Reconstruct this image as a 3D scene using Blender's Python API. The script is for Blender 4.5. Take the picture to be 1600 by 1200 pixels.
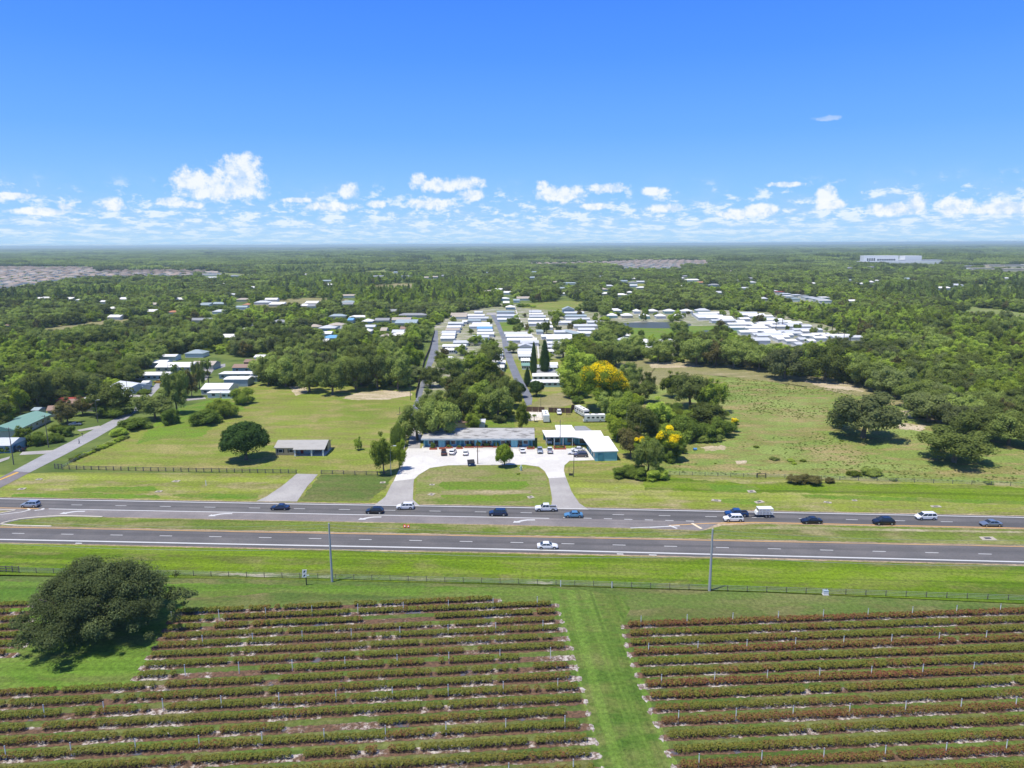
import bpy, bmesh, math, random
import numpy as np
from mathutils import Vector, Matrix

for o in list(bpy.data.objects): bpy.data.objects.remove(o)
SC = bpy.context.scene
COL = SC.collection
R = math.radians
PI = math.pi

# ------------------------------------------------------------------ camera
CAM_H = 70.0
FPX = 1110.0            # focal length in pixels of a 1600 wide picture
PITCH = R(11.14); ROLL = R(0.27)
_f = Vector((0, math.cos(PITCH), -math.sin(PITCH)))
_r0 = Vector((1, 0, 0)); _u0 = Vector((0, math.sin(PITCH), math.cos(PITCH)))
_r = _r0*math.cos(ROLL) - _u0*math.sin(ROLL)
_u = _u0*math.cos(ROLL) + _r0*math.sin(ROLL)
cd = bpy.data.cameras.new('camera'); cam = bpy.data.objects.new('camera', cd); COL.objects.link(cam)
cd.sensor_width = 36; cd.sensor_fit = 'HORIZONTAL'; cd.lens = 36*FPX/1600
cd.clip_start = 0.5; cd.clip_end = 150000
cam.matrix_world = Matrix(((_r.x, _u.x, -_f.x, 0), (_r.y, _u.y, -_f.y, 0), (_r.z, _u.z, -_f.z, CAM_H), (0, 0, 0, 1)))
SC.camera = cam

def ray(x, y):
    return _f + _r*((x-800)/FPX) + _u*((600-y)/FPX)
def P(x, y, z=0.0):                      # point of the photograph -> point on the level z
    d = ray(x, y); t = (z-CAM_H)/d.z
    return Vector((d.x*t, d.y*t, z))
def scale_at(x, y, z=0.0):               # pixels per metre there
    p = P(x, y, z) - Vector((0, 0, CAM_H))
    return FPX/p.dot(_f)
def to_px(X, Y, Z=0.0):                  # numpy arrays of world points -> photo pixels
    Zr = Z-CAM_H
    w = X*_f.x+Y*_f.y+Zr*_f.z
    return 800+FPX*(X*_r.x+Y*_r.y+Zr*_r.z)/w, 600-FPX*(X*_u.x+Y*_u.y+Zr*_u.z)/w

# ------------------------------------------------------------------ light
SUN_EL = 72.0
sh = Vector((1.0, 0.55, 0)).normalized()             # the way shadows fall
sun_dir = Vector((sh.x*math.cos(R(SUN_EL)), sh.y*math.cos(R(SUN_EL)), -math.sin(R(SUN_EL))))
sl = bpy.data.lights.new('sun', 'SUN'); sun = bpy.data.objects.new('sun', sl); COL.objects.link(sun)
sl.energy = 4.9; sl.angle = R(0.53); sl.color = (1.0, 0.95, 0.83)
sun.rotation_euler = sun_dir.to_track_quat('-Z', 'Y').to_euler()
SC.view_settings.view_transform = 'Standard'; SC.view_settings.look = 'None'
SC.view_settings.exposure = 0.12; SC.view_settings.gamma = 1.0
SC.view_settings.use_curve_mapping = False

W = bpy.data.worlds.new('World'); SC.world = W; W.use_nodes = True
class NT:
    def __init__(s, nt): s.nt = nt; s.n = nt.nodes; s.l = nt.links
    def node(s, t, **k):
        n = s.n.new(t)
        for a, b in k.items(): setattr(n, a, b)
        return n
    def put(s, sock, v):
        if v is None: return
        if isinstance(v, bpy.types.NodeSocket): s.l.new(v, sock)
        else:
            if isinstance(v, (tuple, list)) and len(v) == 3 and sock.type == 'RGBA': v = (*v, 1)
            sock.default_value = v
    def math(s, op, a, b=None, c=None, clamp=False):
        n = s.node('ShaderNodeMath', operation=op, use_clamp=clamp)
        s.put(n.inputs[0], a); s.put(n.inputs[1], b)
        if c is not None: s.put(n.inputs[2], c)
        return n.outputs[0]
    def vmath(s, op, a, b=None, out=0):
        n = s.node('ShaderNodeVectorMath', operation=op)
        s.put(n.inputs[0], a); s.put(n.inputs[1], b)
        return n.outputs[out]
    def mix(s, f, a, b, blend='MIX'):
        n = s.node('ShaderNodeMix', data_type='RGBA', blend_type=blend)
        s.put(n.inputs[0], f); s.put(n.inputs[6], a); s.put(n.inputs[7], b)
        return n.outputs[2]
    def noise(s, vec, scale=1, detail=3, rough=0.5, dist=0, dims='3D'):
        n = s.node('ShaderNodeTexNoise', noise_dimensions=dims)
        s.put(n.inputs['Vector'], vec)
        n.inputs['Scale'].default_value = scale; n.inputs['Detail'].default_value = detail
        n.inputs['Roughness'].default_value = rough; n.inputs['Distortion'].default_value = dist
        return n.outputs[0]
    def step(s, v, a, b, lo=0.0, hi=1.0):
        n = s.node('ShaderNodeMapRange', interpolation_type='SMOOTHSTEP')
        s.put(n.inputs[0], v); s.put(n.inputs[1], a); s.put(n.inputs[2], b); s.put(n.inputs[3], lo); s.put(n.inputs[4], hi)
        return n.outputs[0]
    def mapping(s, vec, scale=(1, 1, 1), rot=(0, 0, 0), loc=(0, 0, 0)):
        n = s.node('ShaderNodeMapping'); s.put(n.inputs[0], vec)
        n.inputs['Scale'].default_value = scale; n.inputs['Rotation'].default_value = rot; n.inputs['Location'].default_value = loc
        return n.outputs[0]

def build_world():
    W.node_tree.nodes.clear(); t = NT(W.node_tree)
    sky = t.node('ShaderNodeTexSky', sky_type='NISHITA')
    sky.sun_disc = False; sky.sun_elevation = R(SUN_EL)
    sky.sun_rotation = math.atan2(-sun_dir.x, -sun_dir.y)
    sky.altitude = 70; sky.air_density = 1.0; sky.dust_density = 0.35; sky.ozone_density = 2.2
    co = t.node('ShaderNodeTexCoord').outputs['Generated']
    nrm = t.vmath('NORMALIZE', co)
    sp = t.node('ShaderNodeSeparateXYZ'); t.put(sp.inputs[0], nrm)
    X, Y, Z = sp.outputs
    az = t.math('MULTIPLY', t.math('ARCTAN2', X, Y), 180/PI)
    el = t.math('MULTIPLY', t.math('ARCSINE', Z), 180/PI)
    # grade the physical sky towards the deep azure of the photograph
    cr = t.node('ShaderNodeValToRGB'); t.put(cr.inputs[0], t.step(el, -2.0, 60.0) if False else t.math('DIVIDE', t.math('MAXIMUM', el, 0.0), 90.0))
    e = cr.color_ramp.elements
    e[0].position = 0; e[0].color = (0.40, 0.68, 1.0, 1); e[1].position = 1; e[1].color = (0.022, 0.11, 0.52, 1)
    for pos, c_ in ((0.04, (0.26, 0.56, 1.0, 1)), (0.09, (0.145, 0.42, 1.0, 1)), (0.15, (0.080, 0.31, 1.0, 1)), (0.20, (0.055, 0.25, 1.0, 1)), (0.45, (0.035, 0.16, 0.72, 1))):
        q_ = e.new(pos); q_.color = c_
    az_ = t.mix(1.0, cr.outputs[0], (11.6, 11.8, 12.2), 'MULTIPLY')
    base = t.mix(t.step(el, 18.0, 45.0, 0.88, 0.45), sky.outputs[0], az_)
    v = t.node('ShaderNodeCombineXYZ'); t.put(v.inputs[0], az); t.put(v.inputs[1], el)
    v = v.outputs[0]
    w1 = t.noise(v, 0.55, 6, 0.62, 0.4)
    w2 = t.noise(t.mapping(v, loc=(31, 17, 4)), 1.7, 5, 0.6)
    puffs = [(345,298,72,17),(335,285,22,16),(300,284,28,22),(372,266,38,25),(382,288,33,22),(655,281,15,14),(690,290,48,12),(722,287,38,12),
             (738,305,24,11),(672,319,42,10),(876,303,44,14),(846,290,12,9),(950,294,36,9),(1020,299,24,7),(545,298,19,14),
             (178,320,20,11),(268,315,24,8),(302,320,16,6),(1291,306,17,16),(1302,320,22,8),(1190,329,28,11),(1150,335,32,9),
             (1398,327,42,11),(1431,319,17,15),(1572,325,46,13),(1490,323,24,14),(1228,288,34,5),(1292,185,24,4),(590,319,16,8),
             (464,313,26,5),(520,323,42,8),(18,306,34,5),(100,323,14,6),(1042,325,34,8),(930,323,34,6),(70,330,40,6)]
    dens = None
    for (x, y, rx, ry) in puffs:
        d = ray(x, y).normalized()
        a0 = math.degrees(math.atan2(d.x, d.y)); e0 = math.degrees(math.asin(d.z))
        q = t.mapping(v, scale=(19.4*1.06/rx, 19.4*1.02/ry, 1), loc=(-a0*19.4*1.06/rx, -e0*19.4*1.02/ry, 0))
        ln = t.vmath('LENGTH', q, out=1)
        dens = ln if dens is None else t.math('MINIMUM', dens, ln)
    den = t.math('SUBTRACT', 1.22, dens)
    nn = t.math('ADD', t.math('MULTIPLY', t.math('SUBTRACT', w1, 0.5), 1.0), t.math('MULTIPLY', t.math('SUBTRACT', w2, 0.5), 1.25))
    puff = t.step(t.math('ADD', den, nn), 0.16, 0.72)
    # low broken layer that gets denser towards the horizon
    le = t.math('MULTIPLY', t.math('LOGARITHM', t.math('MAXIMUM', t.math('ADD', el, 0.55), 0.05), 2.718), 4.6)
    v2 = t.node('ShaderNodeCombineXYZ'); t.put(v2.inputs[0], t.math('MULTIPLY', az, 0.62)); t.put(v2.inputs[1], le)
    l1 = t.noise(v2.outputs[0], 1.0, 8, 0.66, 0.15)
    cov = t.step(el, 0.6, 4.6, 0.40, 0.585)
    lay = t.step(t.math('SUBTRACT', l1, cov), -0.04, 0.13)
    lay = t.math('MULTIPLY', lay, t.step(el, 5.0, 3.4))
    veil = t.math('MULTIPLY', t.step(t.noise(v2.outputs[0], 0.5, 5, 0.6, 0.2), 0.35, 0.75), t.step(el, 6.0, 1.0, 0.0, 0.55))
    # cloud tone: bright tops, blue grey bases, seen through more air when low
    tone = t.step(t.math('ADD', w2, t.math('MULTIPLY', t.math('SUBTRACT', w1, 0.5), 0.9)), 0.30, 0.62)
    ccol = t.mix(tone, (7.0, 8.6, 10.8), (10.6, 10.9, 11.3))
    lcol = t.mix(t.step(l1, 0.47, 0.60), (5.9, 8.2, 11.0), (9.6, 10.5, 11.5))
    c = t.mix(veil, base, (5.2, 7.4, 10.2))
    c = t.mix(t.math('MULTIPLY', lay, 0.82), c, lcol)
    c = t.mix(t.math('MULTIPLY', puff, t.step(el, 7.0, 9.0, 0.90, 0.22)), c, ccol)
    hz = t.step(el, 2.2, -0.3, 0.0, 0.65)
    c = t.mix(hz, c, (5.2, 7.9, 10.4))
    bg = t.node('ShaderNodeBackground'); t.put(bg.inputs[0], c); bg.inputs[1].default_value = 0.085
    out = t.node('ShaderNodeOutputWorld'); t.l.new(bg.outputs[0], out.inputs[0])
build_world()

# ------------------------------------------------------------------ object helpers
def tag(o, label=None, cat=None, group=None, kind=None):
    if label: o['label'] = label
    if cat: o['category'] = cat
    if group: o['group'] = group
    if kind: o['kind'] = kind
    return o
def empty(name, loc, rz=0.0):
    o = bpy.data.objects.new(name, None); COL.objects.link(o)
    o.location = loc; o.rotation_euler = (0, 0, rz); o.empty_display_size = 0.5
    return o
def link(name, me, parent=None, mat=None):
    o = bpy.data.objects.new(name, me); COL.objects.link(o)
    if parent: o.parent = parent
    if mat and not me.materials: me.materials.append(mat)
    return o
def copy_tree(o, parent=None):
    c = o.copy(); COL.objects.link(c)
    if parent: c.parent = parent
    for ch in list(o.children): copy_tree(ch, c)
    return c

class MB:
    """collects simple solids and links them as one mesh"""
    def __init__(s): s.v = []; s.f = []
    def add(s, vs, fs):
        k = len(s.v); s.v += [tuple(p) for p in vs]; s.f += [tuple(i+k for i in f) for f in fs]; return s
    def box(s, x0, x1, y0, y1, z0, z1):
        vs = [(x, y, z) for z in (z0, z1) for y in (y0, y1) for x in (x0, x1)]
        return s.add(vs, [(0, 2, 3, 1), (4, 5, 7, 6), (0, 1, 5, 4), (2, 6, 7, 3), (0, 4, 6, 2), (1, 3, 7, 5)])
    def hexa(s, b, t):            # four bottom points, four top points, same order (counter-clockwise)
        return s.add(list(b)+list(t), [(3, 2, 1, 0), (4, 5, 6, 7), (0, 1, 5, 4), (1, 2, 6, 5), (2, 3, 7, 6), (3, 0, 4, 7)])
    def prism(s, poly, z0, z1):
        n = len(poly)
        vs = [(p[0], p[1], z0) for p in poly]+[(p[0], p[1], z1) for p in poly]
        return s.add(vs, [tuple(range(n-1, -1, -1)), tuple(range(n, 2*n))]+[(i, (i+1) % n, (i+1) % n+n, i+n) for i in range(n)])
    def tube(s, a, b, r0, r1=None, n=7, caps=True):
        r1 = r0 if r1 is None else r1
        a = Vector(a); b = Vector(b); d = (b-a).normalized()
        u = d.orthogonal().normalized(); w = d.cross(u)
        vs = []
        for p, r in ((a, r0), (b, r1)):
            for i in range(n):
                an = 2*PI*i/n; vs.append(tuple(p+u*math.cos(an)*r+w*math.sin(an)*r))
        fs = [(i, (i+1) % n, (i+1) % n+n, i+n) for i in range(n)]
        if caps: fs += [tuple(range(n-1, -1, -1)), tuple(range(n, 2*n))]
        return s.add(vs, fs)
    def ball(s, c, r, sx=1, sy=1, sz=1, n=6, m=8):
        vs = [(c[0], c[1], c[2]-r*sz)]
        for i in range(1, n):
            th = PI*i/n
            for j in range(m):
                ph = 2*PI*j/m
                vs.append((c[0]+r*sx*math.sin(th)*math.cos(ph), c[1]+r*sy*math.sin(th)*math.sin(ph), c[2]-r*sz*math.cos(th)))
        vs.append((c[0], c[1], c[2]+r*sz)); L = len(vs)-1
        fs = [(0, 1+(j+1) % m, 1+j) for j in range(m)]
        for i in range(n-2):
            for j in range(m):
                a = 1+i*m+j; b = 1+i*m+(j+1) % m
                fs.append((a, b, b+m, a+m))
        fs += [(L, 1+(n-2)*m+j, 1+(n-2)*m+(j+1) % m) for j in range(m)]
        return s.add(vs, fs)
    def mesh(s, name, mat=None):
        me = bpy.data.meshes.new(name); me.from_pydata(s.v, [], s.f); me.update()
        if mat: me.materials.append(mat)
        return me
    def build(s, name, mat=None, parent=None):
        return link(name, s.mesh(name, mat), parent)

# ------------------------------------------------------------------ materials
MATS = {}
def new_mat(name):
    m = bpy.data.materials.new(name); m.use_nodes = True
    m.node_tree.nodes.clear(); t = NT(m.node_tree)
    out = t.node('ShaderNodeOutputMaterial'); return m, t, out
def principled(t, out, col, rough=0.8, spec=0.3, metal=0.0, bump=None, bstr=0.3, bdist=0.05):
    b = t.node('ShaderNodeBsdfPrincipled')
    t.put(b.inputs['Base Color'], col); t.put(b.inputs['Roughness'], rough)
    b.inputs['Specular IOR Level'].default_value = spec; b.inputs['Metallic'].default_value = metal
    if bump is not None:
        n = t.node('ShaderNodeBump'); n.inputs['Strength'].default_value = bstr; n.inputs['Distance'].default_value = bdist
        t.put(n.inputs['Height'], bump); t.l.new(n.outputs[0], b.inputs['Normal'])
    t.l.new(b.outputs[0], out.inputs[0]); return b
def world_pos(t): return t.node('ShaderNodeNewGeometry').outputs['Position']
def objrand(t): return t.node('ShaderNodeObjectInfo').outputs['Random']

def simple(name, col, rough=0.7, var=0.12, spec=0.3, metal=0.0, scale=1.5, rand=0.0):
    if name in MATS: return MATS[name]
    m, t, out = new_mat(name)
    p = t.node('ShaderNodeTexCoord').outputs['Object']
    n = t.noise(p, scale, 4, 0.6)
    c = t.mix(n, tuple(x*(1-var) for x in col), tuple(min(1, x*(1+var)) for x in col))
    if rand:
        c = t.mix(1.0, c, t.mix(objrand(t), (1-rand,)*3, (1.0,)*3), 'MULTIPLY')
    principled(t, out, c, rough, spec, metal); MATS[name] = m; return m

def stained_roof(name, col, dark, amount=0.5, rough=0.75, rand=0.12, ribs=0.0, noise_s=0.9):
    if name in MATS: return MATS[name]
    m, t, out = new_mat(name)
    p = t.node('ShaderNodeTexCoord').outputs['Object']
    n = t.noise(t.mapping(p, scale=(0.5, 1.2, 1)), noise_s, 5, 0.6)
    n2 = t.noise(p, 4, 4, 0.6)
    f = t.math('MULTIPLY', t.step(n, 0.48, 0.66), amount)
    c = t.mix(f, col, dark)
    c = t.mix(t.math('MULTIPLY', n2, 0.25), c, tuple(x*0.7 for x in col))
    c = t.mix(1.0, c, t.mix(objrand(t), (1-rand,)*3, (1.0,)*3), 'MULTIPLY')
    principled(t, out, c, rough, 0.25); MATS[name] = m; return m

def grass_mat(name, c1, c2, c3, dry, dry_amt=0.35, band=0.0, band_rot=0.0, mottle=1.0, sand=0.0, sandc=(0.55, 0.5, 0.4), seed=0.0, bandscale=0.22):
    m, t, out = new_mat(name)
    p = t.mapping(world_pos(t), loc=(seed*13.7, seed*7.1, 0))
    pl = t.node('ShaderNodeVectorMath', operation='MULTIPLY'); t.put(pl.inputs[0], p); pl.inputs[1].default_value = (1, 1, 0)
    p = pl.outputs[0]
    big = t.noise(t.mapping(p, rot=(0, 0, R(8))), 0.022, 5, 0.6, 0.6)
    mid = t.noise(t.mapping(p, scale=(0.6, 1.6, 1)), 0.11, 6, 0.68, 0.5)
    fine = t.noise(p, 1.3, 5, 0.75)
    tiny = t.noise(p, 6.0, 3, 0.7)
    c = t.mix(t.step(big, 0.36, 0.64), c1, c2)
    c = t.mix(t.step(mid, 0.42, 0.60), c, c3)
    d = t.math('ADD', t.math('MULTIPLY', mid, 0.6), t.math('MULTIPLY', t.noise(t.mapping(p, loc=(50, 9, 3)), 0.05, 6, 0.7), 0.6))
    c = t.mix(t.math('MULTIPLY', t.step(d, 0.56, 0.76), dry_amt), c, dry)
    if band:
        bn = t.noise(t.mapping(t.mapping(p, rot=(0, 0, band_rot)), scale=(0.012, 1, 1)), bandscale, 3, 0.6)
        c = t.mix(t.math('MULTIPLY', t.step(bn, 0.42, 0.60), band), c, tuple(x*1.45 for x in c2))
        bn2 = t.noise(t.mapping(t.mapping(p, rot=(0, 0, band_rot)), scale=(0.010, 1, 1), loc=(5, 71, 0)), bandscale*1.6, 2, 0.6)
        c = t.mix(t.math('MULTIPLY', t.step(bn2, 0.5, 0.66), band*0.8), c, tuple(x*0.62 for x in c1))
    if sand:
        sn = t.noise(t.mapping(p, loc=(7, 91, 0), scale=(0.6, 1, 1)), 0.16, 7, 0.75)
        c = t.mix(t.math('MULTIPLY', t.step(sn, 0.64, 0.72), sand), c, sandc)
    k = t.math('ADD', t.math('MULTIPLY', fine, 0.75), t.math('MULTIPLY', tiny, 0.45))
    kk = t.step(k, 0.35, 0.85, 1-0.55*mottle, 1+0.5*mottle)
    c = t.mix(1.0, c, kk, 'MULTIPLY')
    principled(t, out, c, 0.9, 0.1, bump=fine, bstr=0.5, bdist=0.12)
    MATS[name] = m; return m

def asphalt(name, col, patch, streak=0.0, rot=0.0, rough=0.85):
    m, t, out = new_mat(name)
    p = world_pos(t)
    n = t.noise(p, 0.08, 6, 0.7); f = t.noise(p, 3.0, 4, 0.7)
    c = t.mix(t.step(n, 0.4, 0.65), col, patch)
    if streak:
        s = t.noise(t.mapping(t.mapping(p, rot=(0, 0, rot)), scale=(0.006, 1, 1)), 0.55, 3, 0.6)
        c = t.mix(t.math('MULTIPLY', t.step(s, 0.42, 0.68), streak), c, tuple(x*0.55 for x in col))
    c = t.mix(1.0, c, t.step(f, 0.3, 0.7, 0.86, 1.12), 'MULTIPLY')
    principled(t, out, c, rough, 0.3); MATS[name] = m; return m

def foliage(name, c1, c2, rand=0.5, posvar=True, trans=0.32, red=None):
    m, t, out = new_mat(name)
    a = t.node('ShaderNodeAttribute', attribute_name='tint').outputs['Fac']
    r = objrand(t)
    f = t.math('ADD', t.math('MULTIPLY', a, 1-rand), t.math('MULTIPLY', r, rand))
    c = t.mix(f, c1, c2)
    br = t.math('MULTIPLY_ADD', a, 0.7, 0.62)
    c = t.mix(1.0, c, br, 'MULTIPLY')
    if posvar:
        q = t.noise(t.vmath('MULTIPLY', world_pos(t), (1, 1, 0)), 0.010, 3, 0.6)
        c = t.mix(t.step(q, 0.40, 0.62, 0, 0.55), c, tuple((x*0.6+y*1.1)*0.8 for x, y in zip(c1, c2)))
        rr = t.math('FRACT', t.math('MULTIPLY', r, 17.3))
        c = t.mix(1.0, c, t.step(rr, 0, 1, 0.55, 1.45), 'MULTIPLY')
        r2 = t.math('FRACT', t.math('MULTIPLY', r, 71.9))
        c = t.mix(t.step(r2, 0.80, 0.95, 0, 0.4), c, (0.13, 0.135, 0.095))
    b = t.node('ShaderNodeBsdfDiffuse'); t.put(b.inputs[0], c)
    tr = t.node('ShaderNodeBsdfTranslucent'); t.put(tr.inputs[0], t.mix(1.0, c, (1.1, 1.25, 0.6), 'MULTIPLY'))
    mx = t.node('ShaderNodeMixShader'); mx.inputs[0].default_value = trans
    t.l.new(b.outputs[0], mx.inputs[1]); t.l.new(tr.outputs[0], mx.inputs[2])
    t.l.new(mx.outputs[0], out.inputs[0]); MATS[name] = m; return m

M = MATS
foliage('oak_leaves', (0.121, 0.162, 0.043), (0.259, 0.310, 0.078))
foliage('bushy_leaves', (0.164, 0.235, 0.036), (0.336, 0.410, 0.062))
foliage('bright_leaves', (0.164, 0.259, 0.029), (0.342, 0.402, 0.047), posvar=False)
foliage('pine_leaves', (0.114, 0.174, 0.046), (0.259, 0.310, 0.073))
foliage('big_oak_leaves', (0.058, 0.082, 0.032), (0.165, 0.200, 0.078), posvar=False)
foliage('round_leaves', (0.036, 0.080, 0.022), (0.080, 0.140, 0.036), posvar=False)
foliage('shrub_leaves', (0.121, 0.193, 0.035), (0.231, 0.297, 0.054), rand=0.4, posvar=False)
foliage('palm_leaves', (0.075, 0.128, 0.033), (0.180, 0.240, 0.060), posvar=False)
foliage('weed_leaves', (0.19, 0.25, 0.06), (0.29, 0.33, 0.10), posvar=False)
foliage('rusty_leaves', (0.130, 0.111, 0.046), (0.208, 0.195, 0.065), posvar=False)
foliage('yellow_petals', (0.95, 0.64, 0.010), (0.98, 0.80, 0.025), posvar=False, trans=0.45)
foliage('far_leaves', (0.107, 0.155, 0.043), (0.259, 0.310, 0.069), rand=0.35)
simple('bark', (0.16, 0.125, 0.09), 0.95, 0.35)

# blueberry leaves: green, olive, rust from the tint attribute
m, t, out = new_mat('berry_leaves')
a = t.node('ShaderNodeAttribute', attribute_name='tint').outputs['Fac']
cr = t.node('ShaderNodeValToRGB'); t.put(cr.inputs[0], a)
e = cr.color_ramp.elements
e[0].position = 0; e[0].color = (0.07, 0.125, 0.022, 1); e[1].position = 1; e[1].color = (0.24, 0.095, 0.055, 1)
for pos, c in ((0.35, (0.19, 0.205, 0.04, 1)), (0.6, (0.235, 0.200, 0.045, 1)), (0.8, (0.24, 0.135, 0.058, 1))):
    q = e.new(pos); q.color = c
b = t.node('ShaderNodeBsdfDiffuse'); t.put(b.inputs[0], cr.outputs[0])
tr = t.node('ShaderNodeBsdfTranslucent'); t.put(tr.inputs[0], cr.outputs[0])
mx = t.node('ShaderNodeMixShader'); mx.inputs[0].default_value = 0.2
t.l.new(b.outputs[0], mx.inputs[1]); t.l.new(tr.outputs[0], mx.inputs[2]); t.l.new(mx.outputs[0], out.inputs[0])
MATS['berry_leaves'] = m
simple('stem_wood', (0.035, 0.026, 0.024), 0.95, 0.3)

simple('white_paint', (0.80, 0.80, 0.79), 0.5, 0.04)
simple('white_wall', (0.72, 0.72, 0.70), 0.7, 0.06, rand=0.15)
simple('cream_wall', (0.60, 0.54, 0.42), 0.75, 0.08, rand=0.2)
simple('blue_wall', (0.20, 0.33, 0.42), 0.7, 0.08)
simple('greyblue_wall', (0.30, 0.38, 0.44), 0.7, 0.08)
simple('teal_wall', (0.19, 0.46, 0.52), 0.7, 0.08)
simple('teal_dark', (0.06, 0.22, 0.28), 0.7, 0.1)
simple('green_wall', (0.36, 0.50, 0.42), 0.7, 0.08)
simple('tan_brick', (0.58, 0.44, 0.27), 0.85, 0.16, scale=5)
simple('brick_red', (0.42, 0.12, 0.06), 0.85, 0.25, scale=4)
simple('wood_brown', (0.11, 0.068, 0.048), 0.9, 0.35, scale=2)
simple('wood_grey', (0.13, 0.12, 0.11), 0.9, 0.3, scale=2)
simple('dark_metal', (0.05, 0.05, 0.055), 0.5, 0.2)
simple('galvanised', (0.42, 0.43, 0.44), 0.5, 0.1, metal=0.3)
simple('concrete', (0.52, 0.50, 0.46), 0.9, 0.12)
simple('concrete_pole', (0.40, 0.41, 0.41), 0.85, 0.12)
simple('window_glass', (0.025, 0.035, 0.05), 0.12, 0.1, spec=0.5)
simple('door_red', (0.22, 0.02, 0.015), 0.5, 0.1)
simple('tyre', (0.018, 0.018, 0.019), 0.9, 0.1)
simple('rim', (0.45, 0.46, 0.48), 0.35, 0.1, metal=0.7)
simple('lamp_white', (0.75, 0.75, 0.72), 0.2, 0.05)
simple('lamp_red', (0.35, 0.012, 0.01), 0.3, 0.05)
simple('plastic_black', (0.02, 0.02, 0.022), 0.6, 0.1)
simple('dumpster_blue', (0.02, 0.055, 0.18), 0.5, 0.15)
simple('sign_black', (0.03, 0.03, 0.03), 0.6, 0.05)
simple('flag_red', (0.75, 0.12, 0.06), 0.6, 0.05)
simple('tarp_blue', (0.08, 0.25, 0.55), 0.6, 0.1)
simple('skin', (0.35, 0.20, 0.13), 0.6, 0.05)
simple('cloth_dark', (0.03, 0.04, 0.07), 0.9, 0.1)
simple('cloth_grey', (0.18, 0.2, 0.24), 0.9, 0.1)
simple('vehicle_yellow', (0.62, 0.38, 0.03), 0.5, 0.1)
stained_roof('roof_white', (0.82, 0.81, 0.79), (0.50, 0.49, 0.47), 0.35)
stained_roof('roof_grey', (0.30, 0.31, 0.32), (0.18, 0.18, 0.18), 0.4)
stained_roof('roof_bluegrey', (0.34, 0.41, 0.44), (0.26, 0.32, 0.34), 0.4)
stained_roof('roof_silver', (0.60, 0.62, 0.65), (0.42, 0.43, 0.44), 0.4)
stained_roof('roof_blue', (0.16, 0.38, 0.66), (0.16, 0.30, 0.5), 0.3)
stained_roof('roof_green', (0.20, 0.36, 0.30), (0.25, 0.38, 0.34), 0.5)
stained_roof('roof_brown', (0.30, 0.20, 0.155), (0.22, 0.15, 0.12), 0.4)
stained_roof('roof_terra', (0.48, 0.22, 0.12), (0.32, 0.14, 0.08), 0.4)
stained_roof('roof_tan', (0.46, 0.40, 0.33), (0.34, 0.30, 0.26), 0.4)
stained_roof('roof_red', (0.36, 0.06, 0.045), (0.2, 0.05, 0.04), 0.5)
stained_roof('roof_suburb', (0.40, 0.31, 0.255), (0.26, 0.20, 0.17), 0.4, rand=0.5)
stained_roof('roof_motel', (0.44, 0.43, 0.41), (0.12, 0.11, 0.10), 0.95, rand=0.0, noise_s=0.6)
stained_roof('roof_office', (0.80, 0.79, 0.76), (0.66, 0.60, 0.52), 0.45, rand=0.0)

def paint(name, col, metal=0.3):
    if name in MATS: return MATS[name]
    m, t, out = new_mat(name)
    b = principled(t, out, col, 0.32, 0.5, metal)
    b.inputs['Coat Weight'].default_value = 0.6; b.inputs['Coat Roughness'].default_value = 0.06
    MATS[name] = m; return m
for n_, c_, me_ in (('car_white', (0.78, 0.78, 0.78), 0), ('car_silver', (0.42, 0.47, 0.53), 0.5), ('car_navy', (0.018, 0.035, 0.085), 0.3),
                 ('car_black', (0.012, 0.012, 0.014), 0.2), ('car_lightblue', (0.14, 0.34, 0.50), 0.4), ('car_blue', (0.015, 0.07, 0.22), 0.3),
                 ('car_greysilver', (0.25, 0.29, 0.34), 0.5), ('car_brown', (0.10, 0.075, 0.07), 0.4), ('car_darkred', (0.08, 0.025, 0.02), 0.3)):
    paint(n_, c_, me_)
HAZE = 0.00009
# ------------------------------------------------------------------ ground, roads, fields
def smooth(pts, n=6):
    """Catmull-Rom through pixel points"""
    if n <= 1: return pts
    q = [pts[0]]+list(pts)+[pts[-1]]; out = []
    for i in range(1, len(q)-2):
        p0, p1, p2, p3 = q[i-1], q[i], q[i+1], q[i+2]
        for k in range(n):
            t = k/n
            out.append(tuple(0.5*((2*b)+(-a+c)*t+(2*a-5*b+4*c-d)*t*t+(-a+3*b-3*c+d)*t**3) for a, b, c, d in zip(p0, p1, p2, p3)))
    out.append(tuple(pts[-1])); return out
def sheet(name, px, z, mat, sm=1, closed_sm=False, jit=0.0, parent=None):
    if closed_sm:
        k = len(px); ext = [px[(i) % k] for i in range(-1, k+2)]
        px2 = []
        for i in range(k):
            p0, p1, p2, p3 = px[(i-1) % k], px[i], px[(i+1) % k], px[(i+2) % k]
            for j in range(sm):
                t = j/sm
                px2.append(tuple(0.5*((2*b)+(-a+c)*t+(2*a-5*b+4*c-d)*t*t+(-a+3*b-3*c+d)*t**3) for a, b, c, d in zip(p0, p1, p2, p3)))
        px = px2
    vs = [P(x, y, z) for x, y in px]
    if jit:
        rg = random.Random(len(px)); out = []
        for i, a in enumerate(vs):
            b = vs[(i+1) % len(vs)]; n = max(1, int((b-a).length/1.2)); n = min(n, 60)
            for k in range(n):
                p = a.lerp(b, k/n); out.append(Vector((p.x+rg.uniform(-jit, jit), p.y+rg.uniform(-jit, jit), z)))
        vs = out
    me = bpy.data.meshes.new(name); me.from_pydata([tuple(v) for v in vs], [], [tuple(range(len(vs)))]); me.update()
    if me.polygons[0].normal.z < 0: me.flip_normals()
    me.materials.append(mat)
    o = link(name, me, parent)
    if parent is None: tag(o, kind='structure')
    return o
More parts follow.
